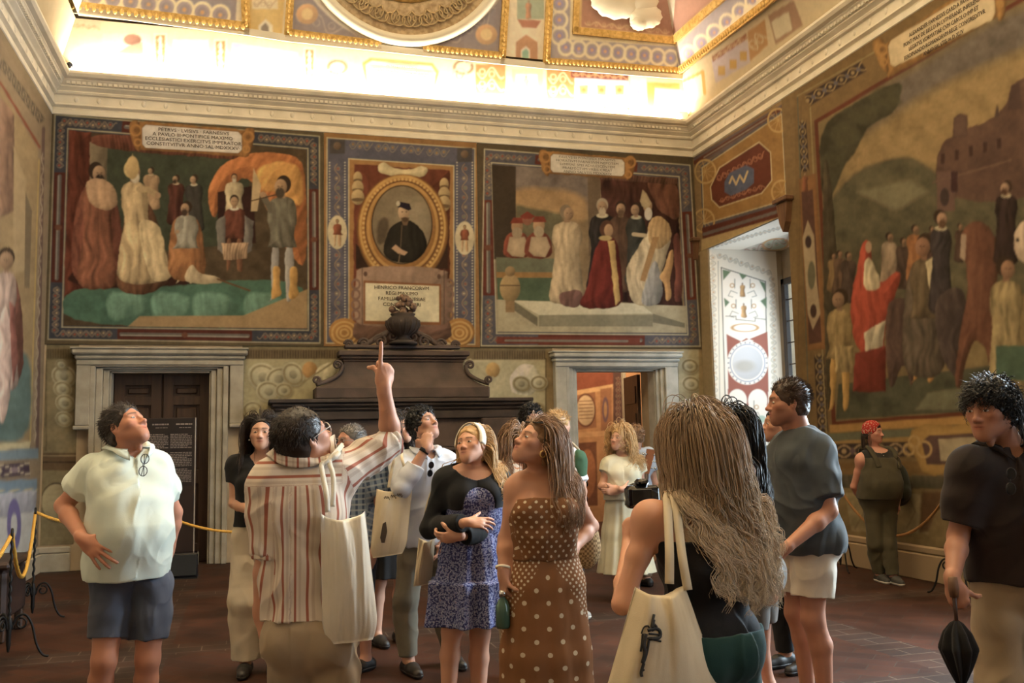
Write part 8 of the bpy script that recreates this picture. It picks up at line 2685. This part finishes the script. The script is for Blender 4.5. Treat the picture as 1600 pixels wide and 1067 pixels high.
# --- person in white shirt and dark trousers
p = Person('fair-haired person in a white shirt and dark trousers, behind the dotted dress', 7.450, (876, 697), -75, vox=.007, h=None, hyaw=-60, head=(874, 664, 0), skin=FAIR,
     J={'sl': (868, 712, .18), 'sr': (893, 712, -.16), 'er': (908, 758, -.2), 'wr': (912, 790, -.1)})
p.top(cloth_mat('white_shirt', (.72, .70, .68), (.64, .62, .60)), 'shirt', sleeve=.9, off=.022, hem=.50, flare=.03)
p.pants(cloth_mat('navy_trousers', (.018, .022, .035)), widen=.035)
p.hair_cap(H_BL, thick=.008, line=.06); p.short_hair(H_BL, 700, .04, (0, -.4, 0), rad=.002, rng=33)
p.shoes(nt_mat('grey_trainer', (.33, .31, .28), .7), M_SOLEW)
GB = at_y(905, 722, 7.250)
Fg = Field(GB - .3, GB + .3, .008); Fg.ell('g', GB, (.07, .06, .11), None, 0); Fg.ell('g', GB + np.array([0, 0, -.08]), (.06, .06, .09), None, .03)
V, Fc = Fg.mesh('g'); gb = empty('shoulder_bag', tuple(GB), 'small green shoulder bag beside the white shirt', 'bag')
link('bag_body', mesh_np('bag_body', V + (fbm(V, 14, 2, 2) * .01)[:, None], Fc), cloth_mat('green_cloth', (.05, .11, .06)), gb)
MB().tube(catmull([GB + np.array([0, 0, .10]), GB + np.array([-.06, .03, .16]), p.j['sr'] + np.array([-.02, .02, .06]), p.j['sr'] + np.array([-.06, .10, .0])], 24), .012, 6).build('bag_strap', C_KHAKI, gb, True)

# --- woman in the cream dress by the doorway
p = Person('curly blonde woman in a cream dress with folded arms, before the open doorway', 8.100, (972, 712), 160, vox=.006, g=1, h=None, build=1.04, hyaw=122, hpitch=14, head=(968, 687, -.03), skin=(.52, .28, .19),
     J={'sr': (947, 726, .0), 'sl': (1000, 726, 0), 'er': (940, 760, -.02), 'wr': (972, 764, -.26), 'el': (1004, 758, 0), 'wl': (962, 768, -.2)}, hands={'r': dict(d=(.95, -.1, 0), n=(0, .9, -.2), pose='drape'), 'l': dict(d=(-.9, .1, 0), n=(0, .9, 0), pose='loose')})
CD = cloth_mat('cream_linen', (.60, .55, .40), (.52, .47, .33))
p.skirt(CD, 'dress', z0=.66, z1=.16, w1=.27, d1=.24, flute=.06, nfl=9, seed=51); p.top(CD, 'dress_bodice', sleeve=.35, off=.014, hem=.58, neckr=.07, flare=.02, soff=.02)
p.hair_cap(H_BL, thick=.012, line=.062); p.long_hair(H_BL, 700, .34, wave=.014, wfreq=3.0, curl=.010, rad=.0025, rng=37, spread=1.0, volume=2.0, line=.078, behind=.9)
p.shoes(nt_mat('sandal2', (.2, .1, .05), .6))

# --- man with a guitar on his back
p = Person('fair-haired man with a guitar on his back, behind the curly blonde woman', 8.750, (992, 706), 20, vox=.008, h=None, hyaw=30, head=(991, 681, 0), skin=FAIR)
p.top(cloth_mat('pale_blue_tee', (.45, .52, .62)), 'shirt', sleeve=.55, off=.02); p.pants(C_KHAKI)
p.hair_cap(H_LB, thick=.012, line=.06, lumps=.006); p.short_hair(H_LB, 700, .03, (0, -.2, -.2), rad=.0022, rng=41)
p.shoes(M_SHOE)
gt = empty('guitar', tuple(at_y(1008, 760, 8.550)), 'guitar carried neck up behind the curly blonde woman', 'guitar')
g0, g1, g2 = at_y(1006, 800, 8.600), at_y(1010, 740, 8.600), at_y(1018, 702, 8.600)
ax_ = unit(g1 - g0)
MB().tube([g0, g1], .026, 8).build('neck', M_WOODD, gt, True)
sd_ = np.array([ax_[2], 0, -ax_[0]])
MB().prism([g1 - sd_ * .03, g1 + sd_ * .03, g2 + sd_ * .045, g2 - sd_ * .045], np.array([0, .02, 0])).build('headstock', nt_mat('varnished_wood', (.25, .09, .035), .2), gt)
for k in range(3):
  for s in (-1, 1):
    c0 = g1 + (g2 - g1) * (.25 + .27 * k)
    MB().tube([c0 + sd_ * s * .03, c0 + sd_ * s * .075], .006, 6).sphere(c0 + sd_ * s * .08, .014, 8, 6).build('tuning_peg', M_METAL, gt, True)
gbod = g0 - ax_ * .10
Fg = Field(gbod - .5, gbod + .4, .01)
RG = np.stack([sd_, np.array([0, 1.0, 0]), ax_], 1)
Fg.ell('g', gbod - ax_ * .05, (.14, .045, .12), RG, 0); Fg.ell('g', gbod - ax_ * .27, (.19, .05, .17), RG, .03)
V, Fc = Fg.mesh('g'); link('guitar_body', mesh_np('guitar_body', V, Fc), nt_mat('spruce', (.35, .17, .07), .25), gt)

# --- foreground woman from behind, long wavy hair, tote, camera
p = Person('woman with long wavy fair hair and black tank top in the foreground, from behind', 2.850, (1098, 770), 14, vox=.0045, g=1, h=None, build=1.05, hyaw=12, hpitch=4, head=(1092, 697, .06), skin=(.56, .285, .185),
     J={'sl': (1003, 808, .02), 'el': (972, 944, .0), 'wl': (982, 846, .26), 'sr': (1187, 808, .03), 'er': (1200, 930, .10), 'wr': (1120, 860, .36), 'waist': (1114, 985, 0), 'chest': (1106, 880, 0)},
     hands={'l': dict(d=(.1, .15, 1), n=(.8, .3, 0), pose='grip'), 'r': dict(d=(-.6, .2, .7), n=(-.3, .7, 0), pose='grip')})
PEOPLE['front'] = p
p.top(C_BLACK, 'tank_top', sleeve=0, off=.008, hem=.53, neckr=.05, flare=.0, low=.735, fold=.003, seed=61)
def back_strap(q, f0, f1):
  a = p.j['s' + q] * .55 + p.j['neck'] * .45
  pts = [a + p.fw * .06 + np.array([0, 0, .0]), a + np.array([0, 0, .052]), a - p.fw * .05 + np.array([0, 0, .02]), a * .6 + p.j['chest'] * .4 - p.fw * .09, p.j['chest'] * .8 + a * .2 - p.fw * .105 - np.array([0, 0, .02])]
  out = []
  for q_ in catmull(pts, 30):
    for _ in range(3):
      sd = p.F.sample('body', q_[None])[0]; q_ = q_ + p.F.grad('body', q_[None])[0] * (.005 - sd)
    out.append(q_)
  N = p.F.grad('body', np.array(out))
  strap('shoulder_strap', out, .020, .004, C_BLACK, p.root_o, N[np.linspace(0, 29, 40).astype(int)])
back_strap('l', 0, 0); back_strap('r', 0, 0)
p.pants(cloth_mat('dark_green_trousers', (.022, .062, .055), (.014, .042, .038)), widen=.05, top_=.55, off=.016)
H_FG = hair_mat('fair_wavy_hair', (.38, .25, .15), (.20, .125, .07), tip=(.66, .53, .38))
p.hair_cap(H_FG, thick=.010, line=.062, back=-.11, lumps=.0015); p.long_hair(H_FG, 3200, .56, part=.0, wave=.024, wfreq=1.7, curl=.003, rad=.0016, rng=43, spread=.18, volume=1.2, behind=1.2, steps=44, clump=.62, line=.068, lenvar=.25, lock=60, start=.17, sweep=(.58, -.12, 0))
p.shoes(M_SHOE)
mouth = at_y(1032, 925, 2.740)
shl_ = p.j['sl'] * .62 + p.j['neck'] * .38
def on_body(pt, off=.012):
  q_ = np.array(pt, float)
  for _ in range(4):
    sd = p.F.sample('body', q_[None])[0]; q_ = q_ + p.F.grad('body', q_[None])[0] * (off - sd)
  return q_
h1 = [at_y(1046, 912, 2.700), at_y(1046, 860, 2.720), on_body(at_y(1042, 800, 2.800)), on_body(at_y(1042, 768, 2.850)), on_body(shl_ + np.array([.02, .10, .03])), at_y(1045, 840, 3.100)]
h2 = [at_y(1075, 922, 2.700), at_y(1066, 870, 2.720), on_body(at_y(1056, 800, 2.800)), on_body(at_y(1050, 768, 2.850)), on_body(shl_ + np.array([.04, .10, .03])), at_y(1060, 850, 3.100)]
bag, Vb = tote('large natural cotton tote bag with dark printed figure, on the foreground woman', at_y(1032, 916, 2.700), .17, .44, (1, .1, -.05), (-.12, -1, .05), C_CANVAS, [h1, h2], depth=.085, flare=2.95, seed=12, fold=.010, wd=.028, skew=.0)
# printed figure on the bag, laid on its front face
from mathutils.bvhtree import BVHTree
bo = [o for o in bag.children if o.name.startswith('bag_body')][0]
bv = BVHTree.FromPolygons([tuple(v.co) for v in bo.data.vertices], [tuple(q.vertices) for q in bo.data.polygons])
def on_bag(x, y):
  d = unit(ray(x, y)); hit = bv.ray_cast(Vector(CPOS), Vector(d))
  q = np.array(hit[0]) if hit[0] is not None else at_y(x, y, 2.650)
  return q - d * .003
pm = MB()
for pts, w in (([(1022, 960), (1020, 972), (1026, 980), (1019, 985)], .004), ([(1021, 968), (1019, 980)], .006), ([(1002, 990), (1006, 980), (1013, 978), (1015, 986)], .0022), ([(1012, 985), (1024, 982), (1031, 986), (1030, 996), (1014, 998)], .0055),
       ([(1014, 990), (1033, 992)], .003), ([(1012, 997), (1033, 1002)], .003), ([(1004, 990), (1003, 1004), (1001, 1018)], .003), ([(1009, 990), (1006, 1006), (1008, 1020), (1004, 1036)], .006), ([(1014, 1000), (1011, 1018), (1006, 1034)], .004), ([(1006, 1036), (1002, 1050), (1003, 1057)], .0045), ([(1001, 1050), (1007, 1046)], .003)):
  Pq = np.array([on_bag(*q) for q in catmull([(a, b, 0) for a, b in pts], 14)[:, :2]])
  pm.tube(Pq, w, 6)
pm.build('printed_figure', nt_mat('print_ink', (.03, .028, .028), .8), bag, True)
cm = empty('photo_camera', tuple(at_y(1003, 772, 3.150)), 'black camera held up by the foreground woman', 'camera')
cc = at_y(1003, 775, 3.160)
MB().box(cc - np.array([.062, .028, .042]), cc + np.array([.062, .028, .038]), .012).build('camera_body', M_LENS, cm, True)
MB().box(cc + np.array([-.022, -.022, .036]), cc + np.array([.024, .026, .062]), .010).build('viewfinder_hump', M_LENS, cm, True)
MB().lathe([(.0, .11), (.030, .11), (.034, .10), (.034, .03), (.038, .02), (.038, .0)], cc, 24, (.15, 1, .1)).build('lens_barrel', M_LENS, cm, True)
MB().box(cc + np.array([-.050, -.031, -.030]), cc + np.array([.026, -.028, .026]), .003).build('camera_screen', nt_mat('screen_glass', (.015, .017, .02), .1), cm)
cm.name = 'photo_camera'

# --- woman with black hair between
p = Person('black-haired woman with bare shoulder between fair-haired woman and grey T-shirt man', 3.850, (1166, 724), 52, vox=.006, g=1, h=None, hyaw=34, hpitch=6, head=(1138, 676, 0), skin=(.54, .28, .19), J={'kr': ('L', .05, .0, .28)})
p.top(C_BLACK, 'tank_top', sleeve=0, hem=.55, low=.77, flare=0)
p.pants(cloth_mat('grey_shorts', (.16, .14, .12)), 'shorts', t=.55, widen=.03)
p.hair_cap(H_BK, thick=.008, line=.062, side=.01); p.long_hair(H_BK, 420, .36, rad=.0028, rng=47, behind=1.4, wave=.004, line=.07)
p.shoes(M_SHOE)

# --- person behind the grey T-shirt man
p = Person('person in black half hidden behind the man in grey T-shirt', 5.350, (1226, 706), 105, vox=.007, g=.8, h=None, hyaw=76, hpitch=8, head=(1216, 664, 0), skin=TAN)
p.top(C_BLACK, 'shirt', sleeve=.5); p.pants(C_BLACK, 'trousers')
p.hair_cap(H_DK, thick=.01, line=.06); p.shoes(M_SHOE)

# --- man in the grey T-shirt
p = Person('man in a grey T-shirt and off-white shorts, in profile looking left', 4.500, (1250, 676), 84, vox=.005, h=None, build=1.08, hyaw=72, hpitch=1, head=(1231, 629, -.02), skin=(.42, .195, .12), beard=.4,
     J={'sl': (1282, 706, -.14), 'el': (1296, 798, -.20), 'wl': (1226, 858, -.24), 'sr': (1222, 706, .22), 'er': (1205, 800, .30), 'wr': (1200, 862, .10)},
     hands={'l': dict(d=(-.8, .1, -.5), n=(.1, 1, 0), pose='loose'), 'r': dict(d=(-.3, -.3, -.8), n=(0, -1, 0), pose='loose')})
PEOPLE['tee'] = p
p.top(cloth_mat('grey_tshirt', (.062, .070, .074), (.048, .055, .059)), 'tshirt', sleeve=.78, off=.018, hem=.475, flare=.03, soff=.024, neckr=.064, fold=.006, seed=71)
p.pants(cloth_mat('offwhite_shorts', (.60, .53, .43), (.52, .46, .37)), 'shorts', t=.72, off=.018, widen=.035, seed=72)
p.hair_cap(H_BR, thick=.011, line=.064, back=-.07, lumps=.004); p.short_hair(H_BR, 1900, .030, (0, -.5, .25), line=.066, rad=.0013, rng=53)
p.shoes(M_SHOE)

# --- woman with red bandana against the right wall
p = Person('woman in a red bandana and olive overalls standing by the right wall', 8.060, (1369, 701), 168, vox=.006, g=1, h=None, build=1.12, belly=.9, hyaw=212, hpitch=-2, head=(1364, 675, -.02), skin=(.50, .24, .17),
     J={'sr': (1343, 718, 0), 'sl': (1397, 716, .05), 'el': (1411, 752, .05), 'wl': (1402, 786, -.05), 'er': (1334, 760, .10), 'wr': (1350, 786, .20), 'kr': (1368, 850, 0), 'ar': (1374, 898, .05), 'kl': (1388, 850, -.05), 'al': (1396, 902, -.1)}, hands={'l': dict(d=(-.1, -.1, -1), n=(-1, 0, 0), pose='loose')})
OV = cloth_mat('olive_denim', (.075, .062, .035), (.055, .046, .026))
p.top(OV, 'overalls_bib', sleeve=0, off=.016, hem=.52, low=.775, flare=.02); p.pants(OV, 'overalls_legs', widen=.012)
p.top(cloth_mat('dark_tank', (.03, .027, .022)), 'tank_top', sleeve=0, off=.010, hem=.6, neckr=.10, neckfw=.035, flare=0)
for q in 'lr':
  a = p.j['s' + q] * .55 + p.j['neck'] * .45
  strap('overalls_strap', lay(p, [p.j['chest'] + (a - p.j['neck']) * .7 + p.fw * .14, a + p.fw * .10 + np.array([0, 0, .01]), a + np.array([0, 0, .05]), a - p.fw * .08], .024), .05, .008, OV, p.root_o, p.fw + np.array([0, 0, .5]))
RB = floral_mat('red_bandana', ((.34, .03, .025), (.34, .03, .025), (.30, .026, .02), (.55, .42, .30), (.34, .03, .025)), 60.0)
p.hair_cap(RB, thick=.014, line=.075, back=-.02, lumps=.001, name='bandana')
p.hair_cap(H_DK, thick=.006, line=.05, back=-.08, lumps=.004); p.long_hair(H_DK, 200, .16, rad=.003, rng=59, behind=1.6, wave=.008, line=.02, zmax=.01)
p.shoes(nt_mat('dark_trainer', (.04, .036, .03), .6), M_SOLEW)
MB().sphere(p.j['chest'] + p.fw * .135 + np.array([0, 0, .085]), .007, 8, 6).build('pendant', M_METAL, p.root_o, True)
bk = empty('backpack', tuple(at_y(1404, 745, 8.15)), 'dark olive backpack on the woman with red bandana', 'backpack')
cb = at_y(1394, 750, 8.16)
Fb = Field(cb - .5, cb + .5, .008)
Fb.ell('b', cb, (.17, .14, .20), None, 0); Fb.ell('b', cb + np.array([.02, 0, -.12]), (.17, .14, .15), None, .05); Fb.ell('b', cb + np.array([.02, -.05, -.12]), (.11, .14, .10), None, .02)
V, Fc = Fb.mesh('b'); link('pack_body', mesh_np('pack_body', V + (fbm(V, 10, 2, 3) * .008)[:, None], Fc), cloth_mat('pack_cloth', (.028, .030, .020)), bk)
MB().tube(catmull([cb + np.array([-.05, -.02, .17]), cb + np.array([-.03, 0, .24]), cb + np.array([.02, -.02, .17])], 12), .010, 6).build('grab_loop', C_BLACK, bk, True)

# --- man with umbrella at the right edge
p = Person('curly-haired man in a dark polo and beige trousers at the right edge', 3.080, (1578, 698), 146, vox=.0048, h=None, hyaw=108, hpitch=-4, head=(1546, 640, -.04), skin=(.40, .19, .12), brow=(.012, .009, .008),
     J={'sr': (1506, 728, .0), 'er': (1497, 838, .04), 'wr': (1488, 908, -.08), 'sl': (1650, 730, .1), 'el': (1672, 840, .12), 'wl': (1655, 920, .0)},
     hands={'r': dict(d=(.12, -.25, -1), n=(.6, .8, .1), pose='fist')})
PEOPLE['umb'] = p
p.top(cloth_mat('dark_polo', (.030, .020, .018), (.020, .014, .013)), 'polo_shirt', sleeve=.80, off=.016, hem=.52, flare=.018, soff=.02, collar=True, neck_v=.14, fold=.005, seed=81)
p.pants(cloth_mat('beige_trousers', (.38, .29, .19), (.31, .235, .155)), widen=.03, top_=.56, seed=82)
p.hair_cap(H_BK, thick=.014, line=.052, back=-.09, lumps=.010, fscale=50, volume=(.004, 0, .004)); p.short_hair(H_BK, 2400, .050, (0, .05, -.35), line=.046, rad=.0015, curl=.008, rng=61, back=-.10, steps=12, lift=.45); p.long_hair(H_BK, 450, .15, wave=.008, wfreq=4, curl=.007, rad=.0018, rng=62, behind=.9, line=.07, volume=1.2, ymax=-.03)
p.shoes(M_SHOE)
glasses(None, 'dark sunglasses hanging from the collar of the dark polo', 'sunglasses', M_LENS, at=at_y(1580, 752, 2.920), R=frame_from(165, 0, 84), fold=True, sc=.85)
um = empty('folded_umbrella', tuple(at_y(1500, 1000, 2.980)), 'furled black umbrella hanging from the hand of the curly-haired man', 'umbrella')
u0, u1, u2 = at_y(1490, 920, 2.980), at_y(1497, 1000, 2.980), at_y(1503, 1085, 2.980)
MB().tube([u0 + (u0 - u1) * .12, u1], .0075, 8).build('shaft', nt_mat('umbrella_shaft', (.06, .025, .015), .4), um, True)
MB().lathe([(.0, .045), (.016, .043), (.019, .0), (.015, -.03), (.0, -.032)], u0 + np.array([0, 0, .0]), 14, unit(u0 - u1)).build('handle', M_WOODB, um, True)
axu = unit(u2 - (u0 * .35 + u1 * .65)); L_ = np.linalg.norm(u2 - u0) * .62; s0 = u0 + (u1 - u0) * .62
th = np.linspace(0, 2 * math.pi, 65)[:-1]
e1 = unit(np.cross(axu, (0, 1, 0))); e2 = np.cross(axu, e1)
Vu = []
for t in np.linspace(0, 1, 24):
  r = np.interp(t, [0, .04, .18, .42, .75, 1], [.010, .022, .044, .060, .034, .010]) * (1 + (.16 + .12 * t) * np.sin(th * 8 + t * 2.5) * (t > .02))
  Vu.append(s0 + axu * L_ * t + r[:, None] * (np.cos(th)[:, None] * e1 + np.sin(th)[:, None] * e2))
Vu = np.concatenate(Vu); n64 = 64
Fu = np.concatenate([np.stack([i * n64 + np.arange(n64), i * n64 + (np.arange(n64) + 1) % n64, (i + 1) * n64 + (np.arange(n64) + 1) % n64, (i + 1) * n64 + np.arange(n64)], 1) for i in range(23)])
link('canopy', mesh_np('canopy', Vu, Fu), C_BLACK, um)
# ------------------------------------------------------------------ rope barriers, information board, cornice fittings
def stanchion(x, y, label, rot=0.0, hgt=.80, grp='wrought iron rope stands'):
  root = empty('rope_stand', (x, y, 0), label, 'rope stand', grp)
  P = []
  th = np.linspace(0, 60, 90)
  z = np.linspace(.12, hgt - .05, 90)
  mb = MB().tube(np.stack([x + .004 * np.cos(th), y + .004 * np.sin(th), z], 1), .010, 6)
  mb.lathe([(.0, .06), (.008, .07), (.016, .12), (.016, .20), (.026, .25), (.016, .30), (.011, .32)], (x, y, 0), 12)
  mb.build('pole', M_IRON, root, True)
  MB().lathe([(.030 + .010 * math.cos(a), .010 * math.sin(a)) for a in np.linspace(0, 2 * math.pi, 13)], (x, y, hgt), 20, (1, .2, 0)).build('ring', M_IRON, root, True)
  for k in range(3):
    a = rot + k * 2 * math.pi / 3
    dx, dy = math.cos(a), math.sin(a)
    leg = catmull([(.018, .22, 0), (.045, .30, 0), (.10, .315, 0), (.145, .24, 0), (.175, .11, 0), (.215, .03, 0), (.255, .012, 0)], 30)
    m2 = MB()
    m2.tube([(x + dx * q[0], y + dy * q[0], q[1]) for q in leg], .0085, 7)
    curl = [(.075 + .040 * math.cos(t) * (1 - .5 * s), .255 + .040 * math.sin(t) * (1 - .5 * s)) for s, t in zip(np.linspace(0, 1, 22), np.linspace(1.9, -4.2, 22))]
    m2.tube([(x + dx * q[0], y + dy * q[0], q[1]) for q in curl], .0075, 7)
    m2.build('leg', M_IRON, root, True)
  return root


M_ROPE = nt_mat('yellow_rope', (.58, .31, .045), .75)
M_ROPEB = nt_mat('brown_rope', (.26, .12, .035), .75)


def rope(a, b, sag, label, mat, rad=.014, grp='barrier ropes'):
  a, b = np.asarray(a, float), np.asarray(b, float)
  n = max(60, int(np.linalg.norm(b - a) / .012))
  t = np.linspace(0, 1, n)
  P = a + (b - a) * t[:, None]; P[:, 2] -= sag * 4 * t * (1 - t)
  T = np.gradient(P, axis=0); T /= np.linalg.norm(T, axis=1)[:, None]
  s = unit(np.cross(T[n // 2], (0, 0, 1))); N = np.cross(T, s)
  mb = MB()
  ph = np.cumsum(np.r_[0, np.linalg.norm(np.diff(P, axis=0), axis=1)]) / .05 * 2 * math.pi
  for k in range(3):
    mb.tube(P + rad * .55 * (np.cos(ph + k * 2.094)[:, None] * s + np.sin(ph + k * 2.094)[:, None] * N), rad * .62, 6)
  o = mb.build('barrier_rope', mat, None, True)
  tag(o, label, 'rope', grp)
  return o


A1 = at_z(50, 970); A2 = at_z(12, 1034)
H1 = at_y(50, 800, A1[1])[2]; H2 = at_y(12, 834, A2[1])[2]
stanchion(A1[0], A1[1], 'black wrought iron rope stand with scrolled feet, behind the nearest left one', .15, H1)
stanchion(A2[0], A2[1], 'black wrought iron rope stand nearest the left edge', .15, H2)
rope((A1[0], A1[1], H1), (A2[0], A2[1], H2), .42, 'yellow rope looping between the two rope stands on the left', M_ROPE)
A0 = at_z(-40, 1080); rope((A2[0], A2[1], H2), (A0[0] - .3, A0[1] - 1.0, .70), .30, 'yellow rope running off the left edge', M_ROPE)
A3 = np.array([0.95, 10.7, 0]); H3 = H1
stanchion(A3[0], A3[1], 'black rope stand hidden behind the man in the striped shirt', .4, H3)
A5 = at_z(222, 945)
stanchion(A5[0], A5[1], 'black rope stand hidden behind the man in the pale polo', .15, H1)
rope((A1[0], A1[1], H1), (A5[0], A5[1], H1), .14, 'short yellow rope reaching from the left stand behind the pale polo', M_ROPE)
rope((A5[0], A5[1], H1), (A3[0], A3[1], H3), .34, 'yellow rope sagging before the closed wooden door', M_ROPE)
A4 = np.array([3.9, 10.7, 0]); stanchion(A4[0], A4[1], 'black rope stand hidden in front of the fireplace', .4, H3)
rope((A3[0], A3[1], H3), (A4[0], A4[1], H3), .30, 'yellow rope sagging before the fireplace', M_ROPE)
B1 = at_z(1314, 892); B2 = at_z(1497, 930)
HB = at_y(1311, 752, B1[1])[2]
stanchion(B1[0], B1[1], 'black rope stand between the grey T-shirt man and the red bandana woman', .25, HB)
stanchion(B2[0], B2[1], 'black rope stand partly hidden behind the dark polo shirt', .25, HB)
rope((B1[0], B1[1], HB), (B2[0], B2[1], HB), .50, 'brown rope sagging behind the woman in olive overalls', M_ROPEB)
rope((B1[0], B1[1], HB), (XR - .35, 9.9, HB), .20, 'brown rope behind the man in grey T-shirt', M_ROPEB)

# dark leather trunk at the left edge
tk = empty('leather_trunk', tuple(at_z(2, 960)), 'dark brown leather-covered trunk at the left edge', 'trunk')
tx1 = at_y(26, 900, 8.3)[0]
MB().box((tx1 - .62, 8.1, .16), (tx1 - .03, 8.8, .56), .03).build('trunk_body', vary(nt_mat('old_leather', rough=.5), (.018, .009, .007), (.045, .022, .016), 6), tk)
MB().box((tx1 - .66, 8.06, .56), (tx1, 8.84, .62), .02).build('lid', vary(nt_mat('old_leather_lid', rough=.5), (.018, .009, .007), (.045, .022, .016), 6), tk)
for a in (tx1 - .6, tx1 - .1):
  for b in (8.14, 8.72): MB().box((a, b, 0), (a + .06, b + .06, .17), .01).build('foot', M_WOODD, tk)

# information board before the left door
IX0, IX1 = at_y(224, 700, 11.75)[0], at_y(305, 700, 11.75)[0]
IZ1, IZm = at_y(260, 653, 11.75)[2], at_y(260, 760, 11.75)[2]
ib = empty('information_board', ((IX0 + IX1) / 2, 11.75, 0), 'tall dark brown information board with white text before the closed door', 'information board')
M_IB = nt_mat('board_brown', (.022, .012, .010), .4)
MB().box((IX0, 11.73, .05), (IX1, 11.75, IZ1), .004).build('board', M_IB, ib)
MB().box((IX1 - .006, 11.725, .05), (IX1 + .008, 11.755, IZ1), .003).build('edge_strip', nt_mat('acrylic', (.35, .30, .25), .2), ib)
MB().box((IX0 + .02, 11.724, IZm), (IX1 - .02, 11.729, IZ1 - .02)).build('text_panel', nt_mat('panel_black', (.012, .007, .007), .4), ib)
tx = MB()
rt = random.Random(8)
def rowtxt(x, z, w, h):
  e = x + w
  while x < e:
    k = min(rt.uniform(.012, .045), e - x)
    tx.box((x, 11.7215, z), (x + k, 11.7235, z + h)); x += k + .007
for col in (0, 1):
  x0 = IX0 + .035 + col * (IX1 - IX0 - .05) * .5; w = (IX1 - IX0) * .42
  rowtxt(x0 + w * .25, IZ1 - .085, w * .75, .018); rowtxt(x0 + w * .4, IZ1 - .12, w * .55, .008)
  for k in range(27):
    if k in (9, 10, 20): continue
    rowtxt(x0, IZ1 - .20 - k * .0195, w * (1 if k % 7 else .8), .009)
  for k in range(5): rowtxt(x0, IZm + .12 - k * .018, w, .007)
tx.build('printed_lettering', nt_mat('board_text', (.24, .20, .18), .7), ib)
MB().box((IX0 - .02, 11.63, 0), (IX1 + .02, 11.87, .05), .01).build('foot_plate', M_IRON, ib)
bx = at_z(286, 905)
ld = empty('floor_loudspeaker', (bx[0], bx[1], 0), 'small black box standing on the floor in front of the closed door', 'loudspeaker')
MB().box((bx[0] - .155, bx[1], 0.015), (bx[0] + .155, bx[1] + .22, .285), .012).build('cabinet', M_LENS, ld)
MB().box((bx[0] - .14, bx[1] - .008, .04), (bx[0] + .14, bx[1], .27), .004).build('grille', add_bump(nt_mat('grille', (.02, .02, .02), .8), 400, .8, .002), ld)
MB().box((bx[0] - .15, bx[1] + .01, 0), (bx[0] + .15, bx[1] + .21, .016)).build('rubber_base', M_SOOT, ld)

# fittings on the cornice
cx_ = at_y(108, 98, D - .17)
sc_ = empty('security_camera', (cx_[0], D - .17, 6.24), 'small white security camera with dark lens on the cornice at the left corner', 'security camera')
MB().lathe([(.0, 0), (.035, 0), (.035, .012), (.014, .03), (.014, .06)], (cx_[0], D - .17, 6.243), 16).build('bracket', M_WHITE, sc_, True)
MB().lathe([(.0, -.09), (.042, -.088), (.045, -.02), (.045, .06), (.038, .065)], (cx_[0], D - .17, 6.335), 18, (.25, -1, -.35)).build('housing', M_WHITE, sc_, True)
MB().lathe([(.0, .062), (.038, .062), (.040, .05)], (cx_[0], D - .17, 6.335), 18, (.25, -1, -.35)).build('lens', M_LENS, sc_, True)
fxp = at_y(1066, 182, D - .16)
fl_ = empty('floodlight', (fxp[0], D - .16, 6.24), 'small square white floodlight on the cornice at the right corner', 'floodlight')
MB().box((fxp[0] - .085, D - .20, 6.245), (fxp[0] + .085, D - .10, 6.385), .012).build('lamp_housing', M_WHITE, fl_)
MB().box((fxp[0] - .06, D - .17, 6.387), (fxp[0] + .06, D - .12, 6.393)).build('lamp_lens', nt_mat('lamp_glass', (.9, .88, .8), .2), fl_)
area('corner_floodlight', (fxp[0] + .02, D - .14, 6.40), (.1, .3, 1), .12, .05, 25, (1, .86, .62))
